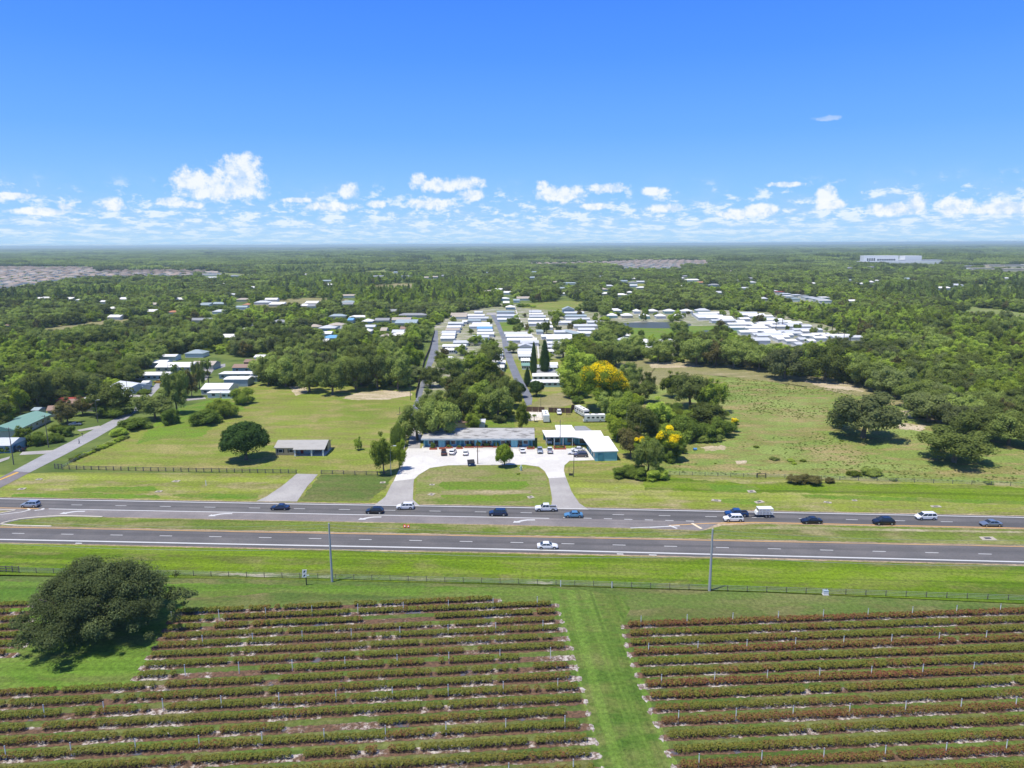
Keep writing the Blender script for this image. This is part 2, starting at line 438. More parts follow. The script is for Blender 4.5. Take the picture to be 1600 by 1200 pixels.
def strip(name, up, lo, z, mat, sm=6, jit=0.0):
    return sheet(name, smooth(up, sm)+smooth(lo, sm)[::-1], z, mat, jit=jit)

# base ground sheet: the dark understorey between trees, out to the horizon
m, t, out = new_mat('woodland_floor')
p = t.vmath('MULTIPLY', world_pos(t), (1, 1, 0))
n1 = t.noise(p, 0.05, 5, 0.65); n2 = t.noise(p, 0.0016, 4, 0.6)
c = t.mix(t.step(n1, 0.35, 0.65), (0.075, 0.115, 0.030), (0.150, 0.190, 0.050))
c = t.mix(t.step(n2, 0.62, 0.75, 0, 0.35), c, (0.14, 0.18, 0.06))
principled(t, out, c, 0.95, 0.05); MATS['woodland_floor'] = m
b = MB(); b.add([(-60000, -400, 0), (60000, -400, 0), (60000, 90000, 0), (-60000, 90000, 0)], [(0, 1, 2, 3)])
tag(b.build('ground', m), kind='structure')

ROADROT = math.atan2((P(1200, 857.2)-P(400, 839.6)).y, (P(1200, 857.2)-P(400, 839.6)).x)
TRACKROT = math.atan2((P(1020, 1200)-P(925, 935)).y, (P(1020, 1200)-P(925, 935)).x)
g_verge = grass_mat('verge_grass', (0.074, 0.138, 0.008), (0.122, 0.188, 0.010), (0.106, 0.134, 0.022), (0.28, 0.25, 0.10), 0.45, band=0.55, band_rot=-ROADROT, seed=1)
g_verge2 = grass_mat('roadside_grass', (0.165, 0.210, 0.030), (0.215, 0.255, 0.038), (0.185, 0.185, 0.052), (0.36, 0.30, 0.16), 0.8, band=0.40, band_rot=-ROADROT, sand=0.35, seed=2, bandscale=0.16)
g_lawn = grass_mat('lawn_grass', (0.150, 0.205, 0.028), (0.205, 0.248, 0.040), (0.190, 0.190, 0.050), (0.36, 0.29, 0.13), 0.6, band=0.15, band_rot=R(8), seed=3)
g_bright = grass_mat('bright_lawn_grass', (0.100, 0.190, 0.018), (0.145, 0.240, 0.024), (0.145, 0.190, 0.030), (0.24, 0.24, 0.08), 0.35, seed=4)
g_past = grass_mat('pasture_grass', (0.160, 0.225, 0.045), (0.225, 0.280, 0.072), (0.180, 0.185, 0.050), (0.35, 0.27, 0.13), 0.75, seed=5, mottle=1.25, sand=0.15)
g_dry = grass_mat('dry_grass', (0.21, 0.20, 0.085), (0.27, 0.235, 0.12), (0.20, 0.20, 0.07), (0.42, 0.34, 0.22), 0.7, seed=6, sand=0.4, sandc=(0.5, 0.42, 0.33))
g_med = grass_mat('median_grass', (0.090, 0.140, 0.022), (0.140, 0.190, 0.028), (0.150, 0.155, 0.045), (0.32, 0.27, 0.15), 0.65, band=0.3, seed=7, sand=0.15)
g_track = grass_mat('track_grass', (0.065, 0.125, 0.018), (0.100, 0.165, 0.026), (0.110, 0.150, 0.030), (0.19, 0.19, 0.07), 0.5, band=0.55, band_rot=-TRACKROT, seed=8, bandscale=0.5)
g_dark = grass_mat('thick_grass', (0.070, 0.115, 0.024), (0.098, 0.145, 0.030), (0.110, 0.125, 0.036), (0.22, 0.19, 0.09), 0.45, band=0.25, seed=9)  # darker green tone for the orchard floor and the lawn by the driveway
g_back = grass_mat('far_grass', (0.14, 0.20, 0.04), (0.20, 0.26, 0.06), (0.17, 0.19, 0.06), (0.34, 0.30, 0.17), 0.5, seed=10)
g_suburb = grass_mat('suburb_yard_grass', (0.16, 0.18, 0.09), (0.30, 0.28, 0.22), (0.15, 0.19, 0.07), (0.45, 0.41, 0.34), 0.6, seed=11)
g_parkfloor = grass_mat('park_yard_grass', (0.15, 0.19, 0.06), (0.22, 0.23, 0.10), (0.30, 0.28, 0.20), (0.48, 0.45, 0.40), 0.9, seed=12)
sand_m = grass_mat('bare_sand', (0.46, 0.37, 0.25), (0.55, 0.47, 0.35), (0.40, 0.33, 0.21), (0.25, 0.24, 0.10), 0.5, seed=13)
white_sand = grass_mat('white_sand', (0.60, 0.56, 0.50), (0.70, 0.67, 0.62), (0.50, 0.45, 0.38), (0.22, 0.20, 0.10), 0.6, seed=14)

sheet('roadside_ground', [(-300,1500),(-300,712),(0,742),(84,738),(460,740),(600,742),(640,700),(1040,742),(1200,742),(1900,762),(1900,1500)], 0.010, g_verge2)
sheet('lawn', [(95,733),(170,688),(226,665),(300,655),(345,612),(405,600),(412,598),(480,600),(560,604),(640,600),(652,612),(641,665),(636,700),(628,742),(505,741),(462,741)], 0.020, g_lawn)
sheet('bright_lawn', [(212,694),(238,664),(270,640),(330,624),(352,618),(384,640),(352,652),(322,676),(318,682),(250,686)], 0.030, g_bright, jit=0.8)
sheet('lawn', [(415,604),(470,603),(420,640),(340,690),(300,712),(240,722),(330,672),(380,640)], 0.028, g_lawn, jit=0.9)
sheet('bare_ground', [(535,622),(560,613),(600,610),(640,612),(645,618),(605,624),(560,625)], 0.032, sand_m, jit=0.7)
sheet('bare_ground', [(452,604),(478,602),(480,614),(462,618)], 0.031, sand_m, jit=0.6)
sheet('back_lawn', [(640,700),(655,655),(640,640),(720,600),(800,560),(905,560),(985,590),(1000,740),(880,745),(866,790),(640,790)], 0.024, g_lawn)
sheet('bright_lawn', [(757,672),(760,654),(802,656),(806,674)], 0.030, g_bright, jit=0.3)
sheet('dirt_patch', [(822,640),(846,620),(880,612),(900,622),(895,632),(860,640)], 0.034, g_dry, jit=0.6)
sheet('sand_patch', [(824,658),(826,641),(848,641),(850,656)], 0.036, white_sand, jit=0.3)
sheet('entrance_island', [(652,744),(672,731),(702,727),(780,727),(836,730),(852,742),(861,778),(858,790),(660,790),(648,780)], 0.034, grass_mat('island_grass', (0.13,0.185,0.03),(0.17,0.215,0.045),(0.20,0.195,0.07),(0.30,0.25,0.13),0.7,band=0.12,seed=15), jit=0.25)
sheet('swale', [(690,753),(822,752),(828,757),(815,764),(700,765),(686,760)], 0.038, g_bright, jit=0.4)
sheet('swale', [(688,774),(810,773),(826,777),(812,783),(700,783)], 0.038, g_bright, jit=0.4)
sheet('dry_strip', [(690,767),(830,766),(832,771),(695,772)], 0.037, g_dry, jit=0.4)
sheet('thick_lawn', [(500,742),(617,742),(600,765),(575,783),(468,783)], 0.034, g_dark, jit=0.4)
sheet('pasture', [(962,566),(1020,556),(1100,566),(1190,572),(1300,590),(1420,610),(1470,640),(1600,680),(1900,720),(1900,764),(1600,755),(1240,745),(1200,742),(1042,742),(1000,738),(985,700),(975,640),(960,600)], 0.022, g_past)
sheet('dry_pasture', [(965,566),(1040,556),(1110,566),(1200,576),(1300,590),(1410,606),(1475,650),(1430,640),(1360,622),(1280,608),(1170,592),(1090,585),(1030,600),(990,600)], 0.032, g_dry, jit=1.5)
for q in ([(1010,566),(1080,566),(1100,573),(1020,575)], [(1250,594),(1330,600),(1350,612),(1290,606)], [(1095,698),(1130,696),(1133,702),(1100,705)],
          [(1404,640),(1450,646),(1480,662),(1420,652)], [(1400,660),(1445,665),(1440,674),(1404,670)], [(1152,719),(1165,719),(1163,724),(1153,724)]):
    sheet('bare_ground', q, 0.040, sand_m, jit=0.9)
for q in ([(1000,742),(1180,757),(1250,752),(1900,770),(1900,800),(1600,786),(1330,772),(1240,770),(1120,770),(1010,765)],):
    sheet('verge_swale', q, 0.020, g_verge, jit=0.8)
for q in ([(1103,757),(1175,758),(1190,764),(1170,769),(1118,768)], [(1125,779),(1185,779),(1180,788),(1128,786)], [(20,772),(140,770),(250,774),(250,778),(120,779),(20,778)],
          [(110,762),(240,760),(250,766),(120,770)], [(270,772),(408,771),(400,779),(280,778)], [(1250,772),(1900,792),(1900,798),(1260,778)]):
    sheet('swale', q, 0.034, g_bright, jit=0.5)
# near side of the highway
sheet('verge', [(-400,846),(0,850),(400,858),(800,866),(1200,875),(1600,885),(1900,893),(1900,950),(1600,944),(1200,926),(800,914),(400,905),(-400,895)], 0.030, g_verge)
sheet('orchard_grass', [(-400,893),(0,898),(400,905),(800,913),(1200,925),(1600,943),(1900,952),(1900,1600),(-400,1600)], 0.030, g_dark)
sheet('orchard_strip', [(-400,905),(0,908),(300,912),(860,918),(1000,935),(870,945),(640,932),(430,926),(292,935),(262,990),(212,1074),(0,1078),(-400,1085)], 0.036, grass_mat('strip_grass',(0.075,0.15,0.018),(0.11,0.19,0.024),(0.11,0.155,0.03),(0.2,0.2,0.08),0.3,band=0.4,seed=16), jit=0.4)
sheet('grass_track', [(862,925),(905,920),(960,930),(985,950),(976,970),(985,1010),(1010,1080),(1062,1200),(1110,1310),(975,1320),(935,1215),(900,1075),(872,975)], 0.042, g_track, jit=0.35)
for q in ([(270,893),(640,902),(1000,914),(1000,916.5),(640,905.5),(270,897)], ):
    sheet('sandy_line', q, 0.044, grass_mat('patchy_sand',(0.10,0.16,0.03),(0.12,0.18,0.03),(0.2,0.2,0.08),(0.42,0.38,0.28),0.8,seed=17,sand=0.5,sandc=(0.48,0.45,0.38)), jit=0.4)

# ------- asphalt
a_new = asphalt('asphalt_highway', (0.118, 0.113, 0.112), (0.150, 0.140, 0.136), streak=0.6, rot=-ROADROT)
a_turn = asphalt('asphalt_turn_lane', (0.185, 0.168, 0.165), (0.24, 0.215, 0.205), streak=0.35, rot=-ROADROT)
a_old = asphalt('asphalt_side_road', (0.30, 0.295, 0.30), (0.36, 0.35, 0.35), streak=0.2)
a_drive = asphalt('concrete_drive', (0.33, 0.31, 0.295), (0.40, 0.38, 0.355))
a_lot = asphalt('parking_surface', (0.56, 0.535, 0.495), (0.66, 0.64, 0.60))
a_dark = asphalt('asphalt_park_street', (0.16, 0.17, 0.20), (0.21, 0.22, 0.25), streak=0.2)
dirt_edge = grass_mat('dirt_shoulder', (0.36, 0.26, 0.17), (0.44, 0.35, 0.24), (0.30, 0.24, 0.15), (0.2, 0.19, 0.08), 0.5, seed=18)

X5 = (-400, 0, 400, 800, 1200, 1600, 2000)
def line5(*ys): return list(zip(X5, ys))
strip('road_shoulder', line5(816, 821, 828.6, 835.8, 843.6, 851.6, 860), line5(840, 848.5, 857.5, 865, 874, 884.3, 895), 0.050, dirt_edge, jit=0.25)
strip('highway_near', line5(817.5, 822.6, 830.2, 837.2, 845.0, 853.0, 861.4), line5(840, 847.5, 855.8, 863, 872, 882, 892.5), 0.060, a_new)
strip('road_shoulder', line5(769, 776.2, 783.3, 790, 797.6, 805.5, 814), [(-400,802),(0,806),(60,806),(400,814.5),(800,821.5),(1090,829),(1180,819),(1600,827.5),(2000,836)], 0.050, dirt_edge, sm=1, jit=0.2)
strip('highway_far', line5(770, 777.3, 784.4, 791, 798.6, 806.5, 815), [(-400,788),(0,793.2),(400,801),(800,808.5),(1180,817),(1600,826),(2000,834.6)], 0.060, a_new)
strip('turn_lane', [(-60,792.5),(0,793.4),(400,801),(800,808.5),(1060,814),(1128,815.6)], [(-60,826),(0,821),(30,812),(100,806.5),(400,812),(800,820),(1000,825.4),(1098,828.4)], 0.066, a_turn, sm=1)
sheet('median', [(6,818),(30,812.5),(60,809),(100,807.4),(400,813.2),(800,821.2),(1000,826),(1100,829.4),(1128,821),(1190,818.4),(1600,827.4),(2000,836),(2000,860),(1600,851.4),(1200,843.4),(800,835.6),(400,828.4),(80,822.4),(10,820.4)], 0.075, g_med, jit=0.12)
sheet('median', [(-400,790),(-60,797),(-10,797.8),(22,797.8),(-8,803),(-60,812),(-400,808)], 0.078, g_dry, jit=0.1)
sheet('median_sand', [(1130,821.5),(1250,823),(1400,826),(1600,830),(1600,833),(1400,830),(1260,828),(1150,826)], 0.080, grass_mat('median_dirt',(0.2,0.2,0.08),(0.3,0.27,0.15),(0.16,0.19,0.05),(0.45,0.38,0.27),0.9,seed=19,sand=0.5,sandc=(0.5,0.43,0.33)), jit=0.2)
SIDE_L = [(-220,810),(0,746),(20,736),(67,711),(110,690),(150,669),(180,654),(207,641)]
SIDE_R = [(-120,800),(0,762.5),(47,738),(100,711),(150,684.5),(180,667),(200,653),(214,642)]
sheet('side_road', SIDE_L+SIDE_R[::-1], 0.064, a_old)
sheet('side_road', [(-220,810),(0,746),(20,736),(47,738),(0,762.5),(-120,800)], 0.070, asphalt('asphalt_side_worn', (0.17,0.15,0.155), (0.21,0.19,0.19)))
strip('painted_line', [(-120,786.5),(0,748.6),(26,737.6)], [(-120,788.2),(0,750.2),(30,738.2)], 0.078, simple('paint_yellow', (0.62,0.36,0.05), 0.7), sm=1)
sheet('side_road', [(207,641),(214,642),(234,622),(258,596),(246,596),(226,620)], 0.058, a_old)
sheet('side_road', [(316,577),(330,572),(352,568),(352,573),(334,578),(322,594),(312,594)], 0.060, a_old)
sheet('driveway', [(464,740),(497,741),(480,760),(464,783.5),(400,783.3),(415,776.5),(440,760)], 0.070, a_drive, jit=0.06)
sheet('driveway', [(612,756),(626,736),(649,736),(646,756),(645,780),(656,790.3),(585,789.2),(602,776)], 0.070, a_drive)
sheet('driveway', [(857,746),(884,745),(893,768),(905,786),(920,796.2),(860,795.2),(863,780)], 0.070, a_drive)
sheet('parking_lot', [(633,707),(637,700.5),(661,700.5),(700,700.5),(962,701),(964,718),(925,719),(890,720),(882,727),(881,735),(884,746),(857,747),(851,736),(842,729),(820,726),(700,727),(672,731),(654,742),(648,748),(615,752),(625,730)], 0.080, a_lot)
sheet('driveway', [(637,702),(656,702),(658,682),(660,668),(643,668),(640,682)], 0.072, a_drive)
sheet('park_street', [(643,668),(660,668),(659,640),(658,622),(664,600),(675,570),(685,550),(684,516),(680,516),(671,553),(660,590),(651,622),(642,640)], 0.068, a_dark)
sheet('park_street', [(822,634),(831,632),(832,620),(823,604),(814,588),(803,563),(797,545),(787,520),(779,500),(772,490),(766,491),(775,507),(784,530),(786,545),(791,562),(800,586),(807,603),(817,618)], 0.068, a_dark)
sheet('park_street', [(758,492),(776,492),(775,488.5),(762,488.5)], 0.072, a_drive)
sheet('footpath', [(803.6,480),(805,480),(813,500),(831,521.5),(841,535),(843,560),(841,560),(838.6,535.6),(829,522),(811.4,500.6)], 0.072, a_lot)
for q in ([(202,617),(225,617),(224,620.5),(201,620)], [(278,624),(320,620.5),(322,623),(280,627.5)], [(120,672),(155,665),(160,668.5),(125,674)], [(35,706),(88,703),(70,709),(30,711)],
          [(262,590),(306,586),(308,588),(262,592)], [(-10,720),(16,713),(14,717),(-10,726)]):
    sheet('driveway', q, 0.072, a_drive)
# park, pond and far clearings
sheet('park_ground', [(640,612),(652,612),(672,553),(680,505),(725,482),(770,474),(835,476),(870,482),(945,488),(950,512),(925,545),(905,560),(830,640),(665,640)], 0.016, g_parkfloor)
sheet('park_ground', [(955,498),(1000,484),(1130,484),(1200,488),(1290,505),(1375,534),(1370,545),(1250,550),(1130,545),(1055,560),(970,560),(985,530),(945,515)], 0.018, g_parkfloor)
sheet('pond_bank', [(985,512),(1060,510),(1130,508),(1170,515),(1140,528),(1090,530),(1062,534),(1050,545),(990,545),(985,530)], 0.030, g_bright, jit=1.0)
sheet('park_green', [(778,503),(808,503),(822,516),(784,517)], 0.030, g_bright)
for q in ([(-300,470),(-300,417),(150,417),(165,424),(330,425),(405,428),(335,435),(160,433),(110,436),(30,450),(0,458)], [(815,411.5),(920,410),(1010,406.5),(1120,407),(1125,416),(1045,421),(960,421),(930,415),(815,415)],
          [(1310,416),(1345,406),(1450,405),(1700,409),(1700,430),(1600,430),(1530,425),(1440,417)]):
    sheet('suburb_ground', q, 0.020, g_suburb)
for q in ([(1490,450),(1510,443),(1560,446),(1640,452),(1640,462),(1560,458)], [(1003,471),(1008,461),(1035,463),(1030,472)], [(300,437),(330,425),(420,430),(390,437)], [(310,492),(330,486),(390,478),(400,482),(340,496)],
          [(1140,436),(1195,432),(1190,436),(1150,438)], [(150,545),(170,530),(230,524),(235,532),(180,546)], [(245,391),(500,390),(500,391.4),(245,392.6)], [(800,392),(900,389),(900,390.4),(810,393)]):
    sheet('meadow', q, 0.022, g_back, jit=2.0)

# water
m, t, out = new_mat('pond_water')
n = t.noise(world_pos(t), 0.6, 4, 0.6)
principled(t, out, (0.075, 0.085, 0.065), 0.45, 0.12, bump=n, bstr=0.08, bdist=0.2); MATS['pond_water'] = m
sheet('pond', [(968,506),(1000,503.5),(1050,503.5),(1076,505),(1078,509),(1050,512.6),(1010,512.6),(975,511)], 0.050, m, sm=3, closed_sm=True)
sheet('pond', [(1095,517),(1106,516),(1122,517),(1122,524),(1108,526),(1096,521)], 0.050, m, sm=3, closed_sm=True)

# ------- painted markings
pw = simple('paint_white', (0.56, 0.56, 0.55), 0.7, 0.1, scale=0.4)
py_ = simple('paint_edge_yellow', (0.62, 0.36, 0.12), 0.7, 0.1, scale=0.4)
strip('painted_line', line5(835.8, 842.0, 850.0, 857.6, 867.4, 877.2, 888), line5(837.2, 843.6, 851.6, 859.2, 869.0, 878.8, 889.6), 0.085, pw)
strip('painted_line', line5(818.2, 823.2, 830.8, 837.8, 845.6, 853.6, 862), line5(818.9, 824.0, 831.6, 838.6, 846.4, 854.4, 862.8), 0.085, py_)
strip('painted_line', line5(771.4, 778.7, 785.8, 792.4, 800.0, 808.0, 816.5), line5(772.2, 779.6, 786.7, 793.3, 800.9, 808.9, 817.4), 0.085, pw)
strip('painted_line', [(76,794.6),(400,800.6),(800,808.2),(858,809.4)], [(76,795.5),(400,801.5),(800,809.1),(858,810.3)], 0.085, pw, sm=1)
strip('painted_line', [(-400,786.8),(0,793.0),(60,794.2)], [(-400,787.6),(0,793.8),(60,795)], 0.085, py_, sm=1)
strip('painted_line', [(1045,820.4),(1110,817),(1180,815.6),(1600,824.8),(2000,833.4)], [(1045,821.2),(1110,817.9),(1180,816.6),(1600,825.7),(2000,834.3)], 0.085, py_, sm=1)
def along(pts, x):
    for (a, b), (c, d) in zip(pts, pts[1:]):
        if a <= x <= c: return b+(d-b)*(x-a)/(c-a)
    return pts[-1][1]
def dashes(pts, x_start, step_m, len_m, wid, x_end, n0=0):
    p = P(x_start, along(pts, x_start))
    b = MB(); x = x_start
    while x < x_end:
        y = along(pts, x); s = scale_at(x, y)
        x2 = x+len_m*s; y2 = along(pts, x2)
        A, B = P(x, y, 0.087), P(x2, y2, 0.087); d = (B-A).normalized(); nrm = Vector((-d.y, d.x, 0))*wid/2
        tag(MB().add([A-nrm, B-nrm, B+nrm, A+nrm], [(0, 1, 2, 3)]).build('lane_dash', pw), kind='structure')
        x += step_m*s
dashes(line5(826, 832.8, 839.6, 847.4, 857.2, 867, 877), 25-78*3, 12.19, 3.05, 0.26, 1800)
dashes(line5(777.5, 786.8, 793.6, 800.6, 809, 817.8, 826), 118-70*4, 12.19, 3.05, 0.24, 1800)
dashes([(880, 808.6), (1090, 814.4)], 880, 5.3, 2.1, 0.3, 1085)
def turn_arrow(cx, cy, s=1.0):
    o = MB(); q = [(2.6,0.55),(1.0,0.55),(0.1,0.25),(-0.9,-0.35),(-0.6,-0.7),(-2.4,-0.75),(-2.0,0.35),(-1.6,0.05),(-0.4,0.75),(0.8,1.1),(2.6,1.1)]
    c = P(cx, cy, 0.089)
    me = bpy.data.meshes.new('turn_arrow'); me.from_pydata([(c.x+x*s, c.y+y*s, c.z) for x, y in q], [], [tuple(range(len(q)))[::-1]]); me.materials.append(pw)
    tag(link('turn_arrow', me), kind='structure')
for ax, ay in ((112,801),(343,804.6),(577,810),(818,814.6)): turn_arrow(ax, ay, 1.15)
def bar(x0, y0, x1, y1, w, mat, z=0.088, name='painted_line'):
    A, B = P(x0, y0, z), P(x1, y1, z); d = (B-A).normalized(); n = Vector((-d.y, d.x, 0))*w/2
    tag(MB().add([A-n, B-n, B+n, A+n], [(0, 1, 2, 3)]).build(name, mat), kind='structure')
bar(1081,817.4,1096,826,0.7,simple('paint_pale_yellow',(0.72,0.60,0.42),0.7,0.1)); bar(1046,821,1058,825.6,0.6,pw)
bar(1015,824,1062,821.4,0.5,pw,0.090); bar(985,825,1040,822.6,0.4,pw,0.091)
bar(33,800,47,796.6,0.5,pw); bar(47,796.6,43,794.6,0.5,pw,0.091); bar(54,797.6,68,795.8,0.5,pw); bar(68,795.8,66,794.4,0.7,pw,0.091); bar(0,804,33,800,0.35,pw,0.092)
for x0, x1, y in ((964,974,865.4),(1014,1026,867),(118,128,848.6)): bar(x0, y, x1, y+0.3, 0.45, pw, 0.093)
# median nose kerb
def kerb(pts, z0, h, w, name='kerb'):
    q = [P(x, y, z0) for x, y in smooth(pts, 5)]
    b = MB()
    for A, B in zip(q, q[1:]):
        d = (B-A).normalized(); n = Vector((-d.y, d.x, 0))*w/2
        b.hexa([A-n, B-n, B+n, A+n], [p+Vector((0, 0, h)) for p in (A-n, B-n, B+n, A+n)])
    o = b.build(name, simple('kerb_concrete', (0.60,0.54,0.45), 0.9, 0.12)); tag(o, kind='structure')
kerb([(80,822.6),(30,821.4),(6,819.6),(4,817.6),(30,811.6),(60,808.3),(100,806.6),(160,807.8)], 0.05, 0.16, 0.45)
kerb([(-60,797.2),(-8,797.4),(24,797.6),(-6,803.4),(-60,812.4)], 0.05, 0.16, 0.35)
# storm drain aprons: a pale slab with a dark grate set in it
def drain(x, y, w, d, rz=0.0, label=''):
    w *= 0.8; d *= 0.75
    r_ = empty('storm_drain', P(x, y, 0.03), rz)
    tag(r_, label, 'drain')
    MB().hexa([(-w/2,-d/2,-0.02),(w/2*0.9,-d/2*1.1,-0.02),(w/2,d/2,-0.02),(-w/2*0.8,d/2,-0.02)],[(-w/2,-d/2,0.10),(w/2*0.9,-d/2*1.1,0.10),(w/2,d/2,0.10),(-w/2*0.8,d/2,0.10)]).build('concrete_apron', simple('drain_concrete',(0.42,0.37,0.30),0.9,0.2), r_)
    MB().box(-w*0.2, w*0.2, -d*0.22, d*0.22, 0.08, 0.13).build('grate', MATS['dark_metal'], r_)
drain(34,764,2.6,2.0,0.2,'pale concrete storm drain slab in the verge between the side road and the highway')
drain(61,749,2.2,1.6,0.1,'small concrete drain slab beside the side road corner')
drain(248,768,2.4,1.8,0.1,'pale concrete drain slab in the verge below the long rail fence')
drain(275,752,2.8,1.8,0.0,'drain slab with a sandy patch just below the long rail fence')
drain(675,757.5,2.0,1.4,0.0,'small drain slab by the left end of the upper green swale of the entrance island')
drain(674,772.5,2.2,2.2,-0.4,'tilted drain slab at the left end of the lower swale of the entrance island')
drain(829,777,2.4,2.2,0.5,'drain slab at the right end of the lower swale of the entrance island')
drain(598,754,2.2,1.8,0.2,'drain slab on the dark lawn left of the west motel driveway')
drain(1174,768,3.0,2.4,0.1,'round-edged drain slab right of the green hollow behind the pickup with trailer')
drain(1119,782,3.4,1.8,-0.3,'slanted concrete drain slab left of the blue pickup')
drain(1186,784.5,3.6,2.0,0.4,'slanted concrete drain slab above the white cage trailer')
drain(1293,785,2.6,1.4,-0.4,'narrow concrete slab in the verge behind the black sedan')
drain(1335,782,1.8,1.2,0.0,'tiny pale slab in the verge behind the black car on the right')
drain(1462,791.5,3.6,1.6,0.0,'long drain slab in the verge behind the white minivan')
drain(1543,841.5,4.6,2.6,0.0,'large concrete drain slab in the grass median at the right edge')

# ------------------------------------------------------------------ blueberry field
rngH = np.random.default_rng(7)
def cards(P0, N, size, rng, aspect=0.7):
    """N leaf quads at P0 with normals N (both (n,3)); returns (4n,3)"""
    n = len(P0)
    r = rng.normal(size=(n, 3)); a = np.cross(N, r); a /= np.linalg.norm(a, axis=1, keepdims=True)+1e-9
    b = np.cross(N, a)
    s = (size*rng.uniform(0.6, 1.35, n))[:, None] if np.isscalar(size) else (size*rng.uniform(0.6, 1.35, n))[:, None]
    q = np.stack([P0-a*s*0.5, P0-b*s*0.5*aspect, P0+a*s*0.5, P0+b*s*0.5*aspect], 1)
    return q.reshape(-1, 3)
def quads_mesh(name, V, tint, mats, midx=None, extra=None):
    """V (4n,3), tint (n,); extra = (verts, faces(list of tuples), tint, midx)"""
    n = len(V)//4
    ev, ef = (extra[0], extra[1]) if extra else (np.zeros((0, 3)), [])
    me = bpy.data.meshes.new(name)
    me.vertices.add(4*n+len(ev)); me.vertices.foreach_set('co', np.concatenate([V, ev]).astype(np.float32).ravel())
    ln = [len(f) for f in ef]
    loops = np.concatenate([np.arange(4*n), np.array([i+4*n for f in ef for i in f], dtype=np.int64)]) if ef else np.arange(4*n)
    tot = np.concatenate([np.full(n, 4), np.array(ln, dtype=np.int64)]) if ef else np.full(n, 4)
    me.loops.add(len(loops)); me.loops.foreach_set('vertex_index', loops.astype(np.int32))
    me.polygons.add(len(tot)); st = np.concatenate([[0], np.cumsum(tot)[:-1]])
    me.polygons.foreach_set('loop_start', st.astype(np.int32)); me.polygons.foreach_set('loop_total', tot.astype(np.int32))
    if midx is not None:
        mi = np.concatenate([midx, np.full(len(ef), extra[3] if extra else 0)]).astype(np.int32)
        me.polygons.foreach_set('material_index', mi)
    for m_ in mats: me.materials.append(m_)
    at = me.attributes.new('tint', 'FLOAT', 'FACE')
    tt = np.concatenate([tint, np.full(len(ef), extra[2] if extra else 0)]).astype(np.float32)
    at.data.foreach_set('value', tt)
    me.update(calc_edges=True); return me

def clip_line(p0, d, poly):
    """intervals of the line p0+t d inside polygon (2-D)"""
    ts = []
    for a, b in zip(poly, poly[1:]+poly[:1]):
        ex, ey = b[0]-a[0], b[1]-a[1]; den = d[0]*ey-d[1]*ex
        if abs(den) < 1e-9: continue
        t_ = ((a[0]-p0[0])*ey-(a[1]-p0[1])*ex)/den; s_ = ((a[0]-p0[0])*d[1]-(a[1]-p0[1])*d[0])/den
        if 0 <= s_ < 1: ts.append(t_)
    ts.sort(); return [(ts[i], ts[i+1]) for i in range(0, len(ts)-1, 2)]

bed_mat, t, out = new_mat('planting_bed_soil')
p = t.vmath('MULTIPLY', world_pos(t), (1, 1, 0))
n1 = t.noise(p, 0.35, 6, 0.75); n2 = t.noise(p, 1.6, 5, 0.75); n3 = t.noise(t.mapping(p, loc=(9, 4, 2)), 0.13, 4, 0.6)
c = t.mix(t.step(n2, 0.35, 0.65), (0.075, 0.050, 0.035), (0.19, 0.11, 0.07))
sandf = t.step(t.math('ADD', t.math('MULTIPLY', n1, 0.6), t.math('MULTIPLY', n3, 0.5)), 0.55, 0.64)
c = t.mix(t.math('MULTIPLY', sandf, t.step(n2, 0.40, 0.58)), c, (0.50, 0.45, 0.41))
c = t.mix(t.step(t.noise(t.mapping(p, loc=(3, 44, 1)), 0.25, 4, 0.6), 0.62, 0.70, 0, 0.8), c, (0.10, 0.11, 0.15))
principled(t, out, c, 0.95, 0.1, bump=n2, bstr=0.6, bdist=0.1)
wsand, t, out = new_mat('bed_edge_sand')
p = t.vmath('MULTIPLY', world_pos(t), (1, 1, 0))
n2 = t.noise(p, 1.2, 6, 0.75)
principled(t, out, t.mix(t.step(n2, 0.4, 0.65), (0.16, 0.12, 0.09), (0.52, 0.48, 0.44)), 0.95, 0.1, bump=n2, bstr=0.5, bdist=0.1)

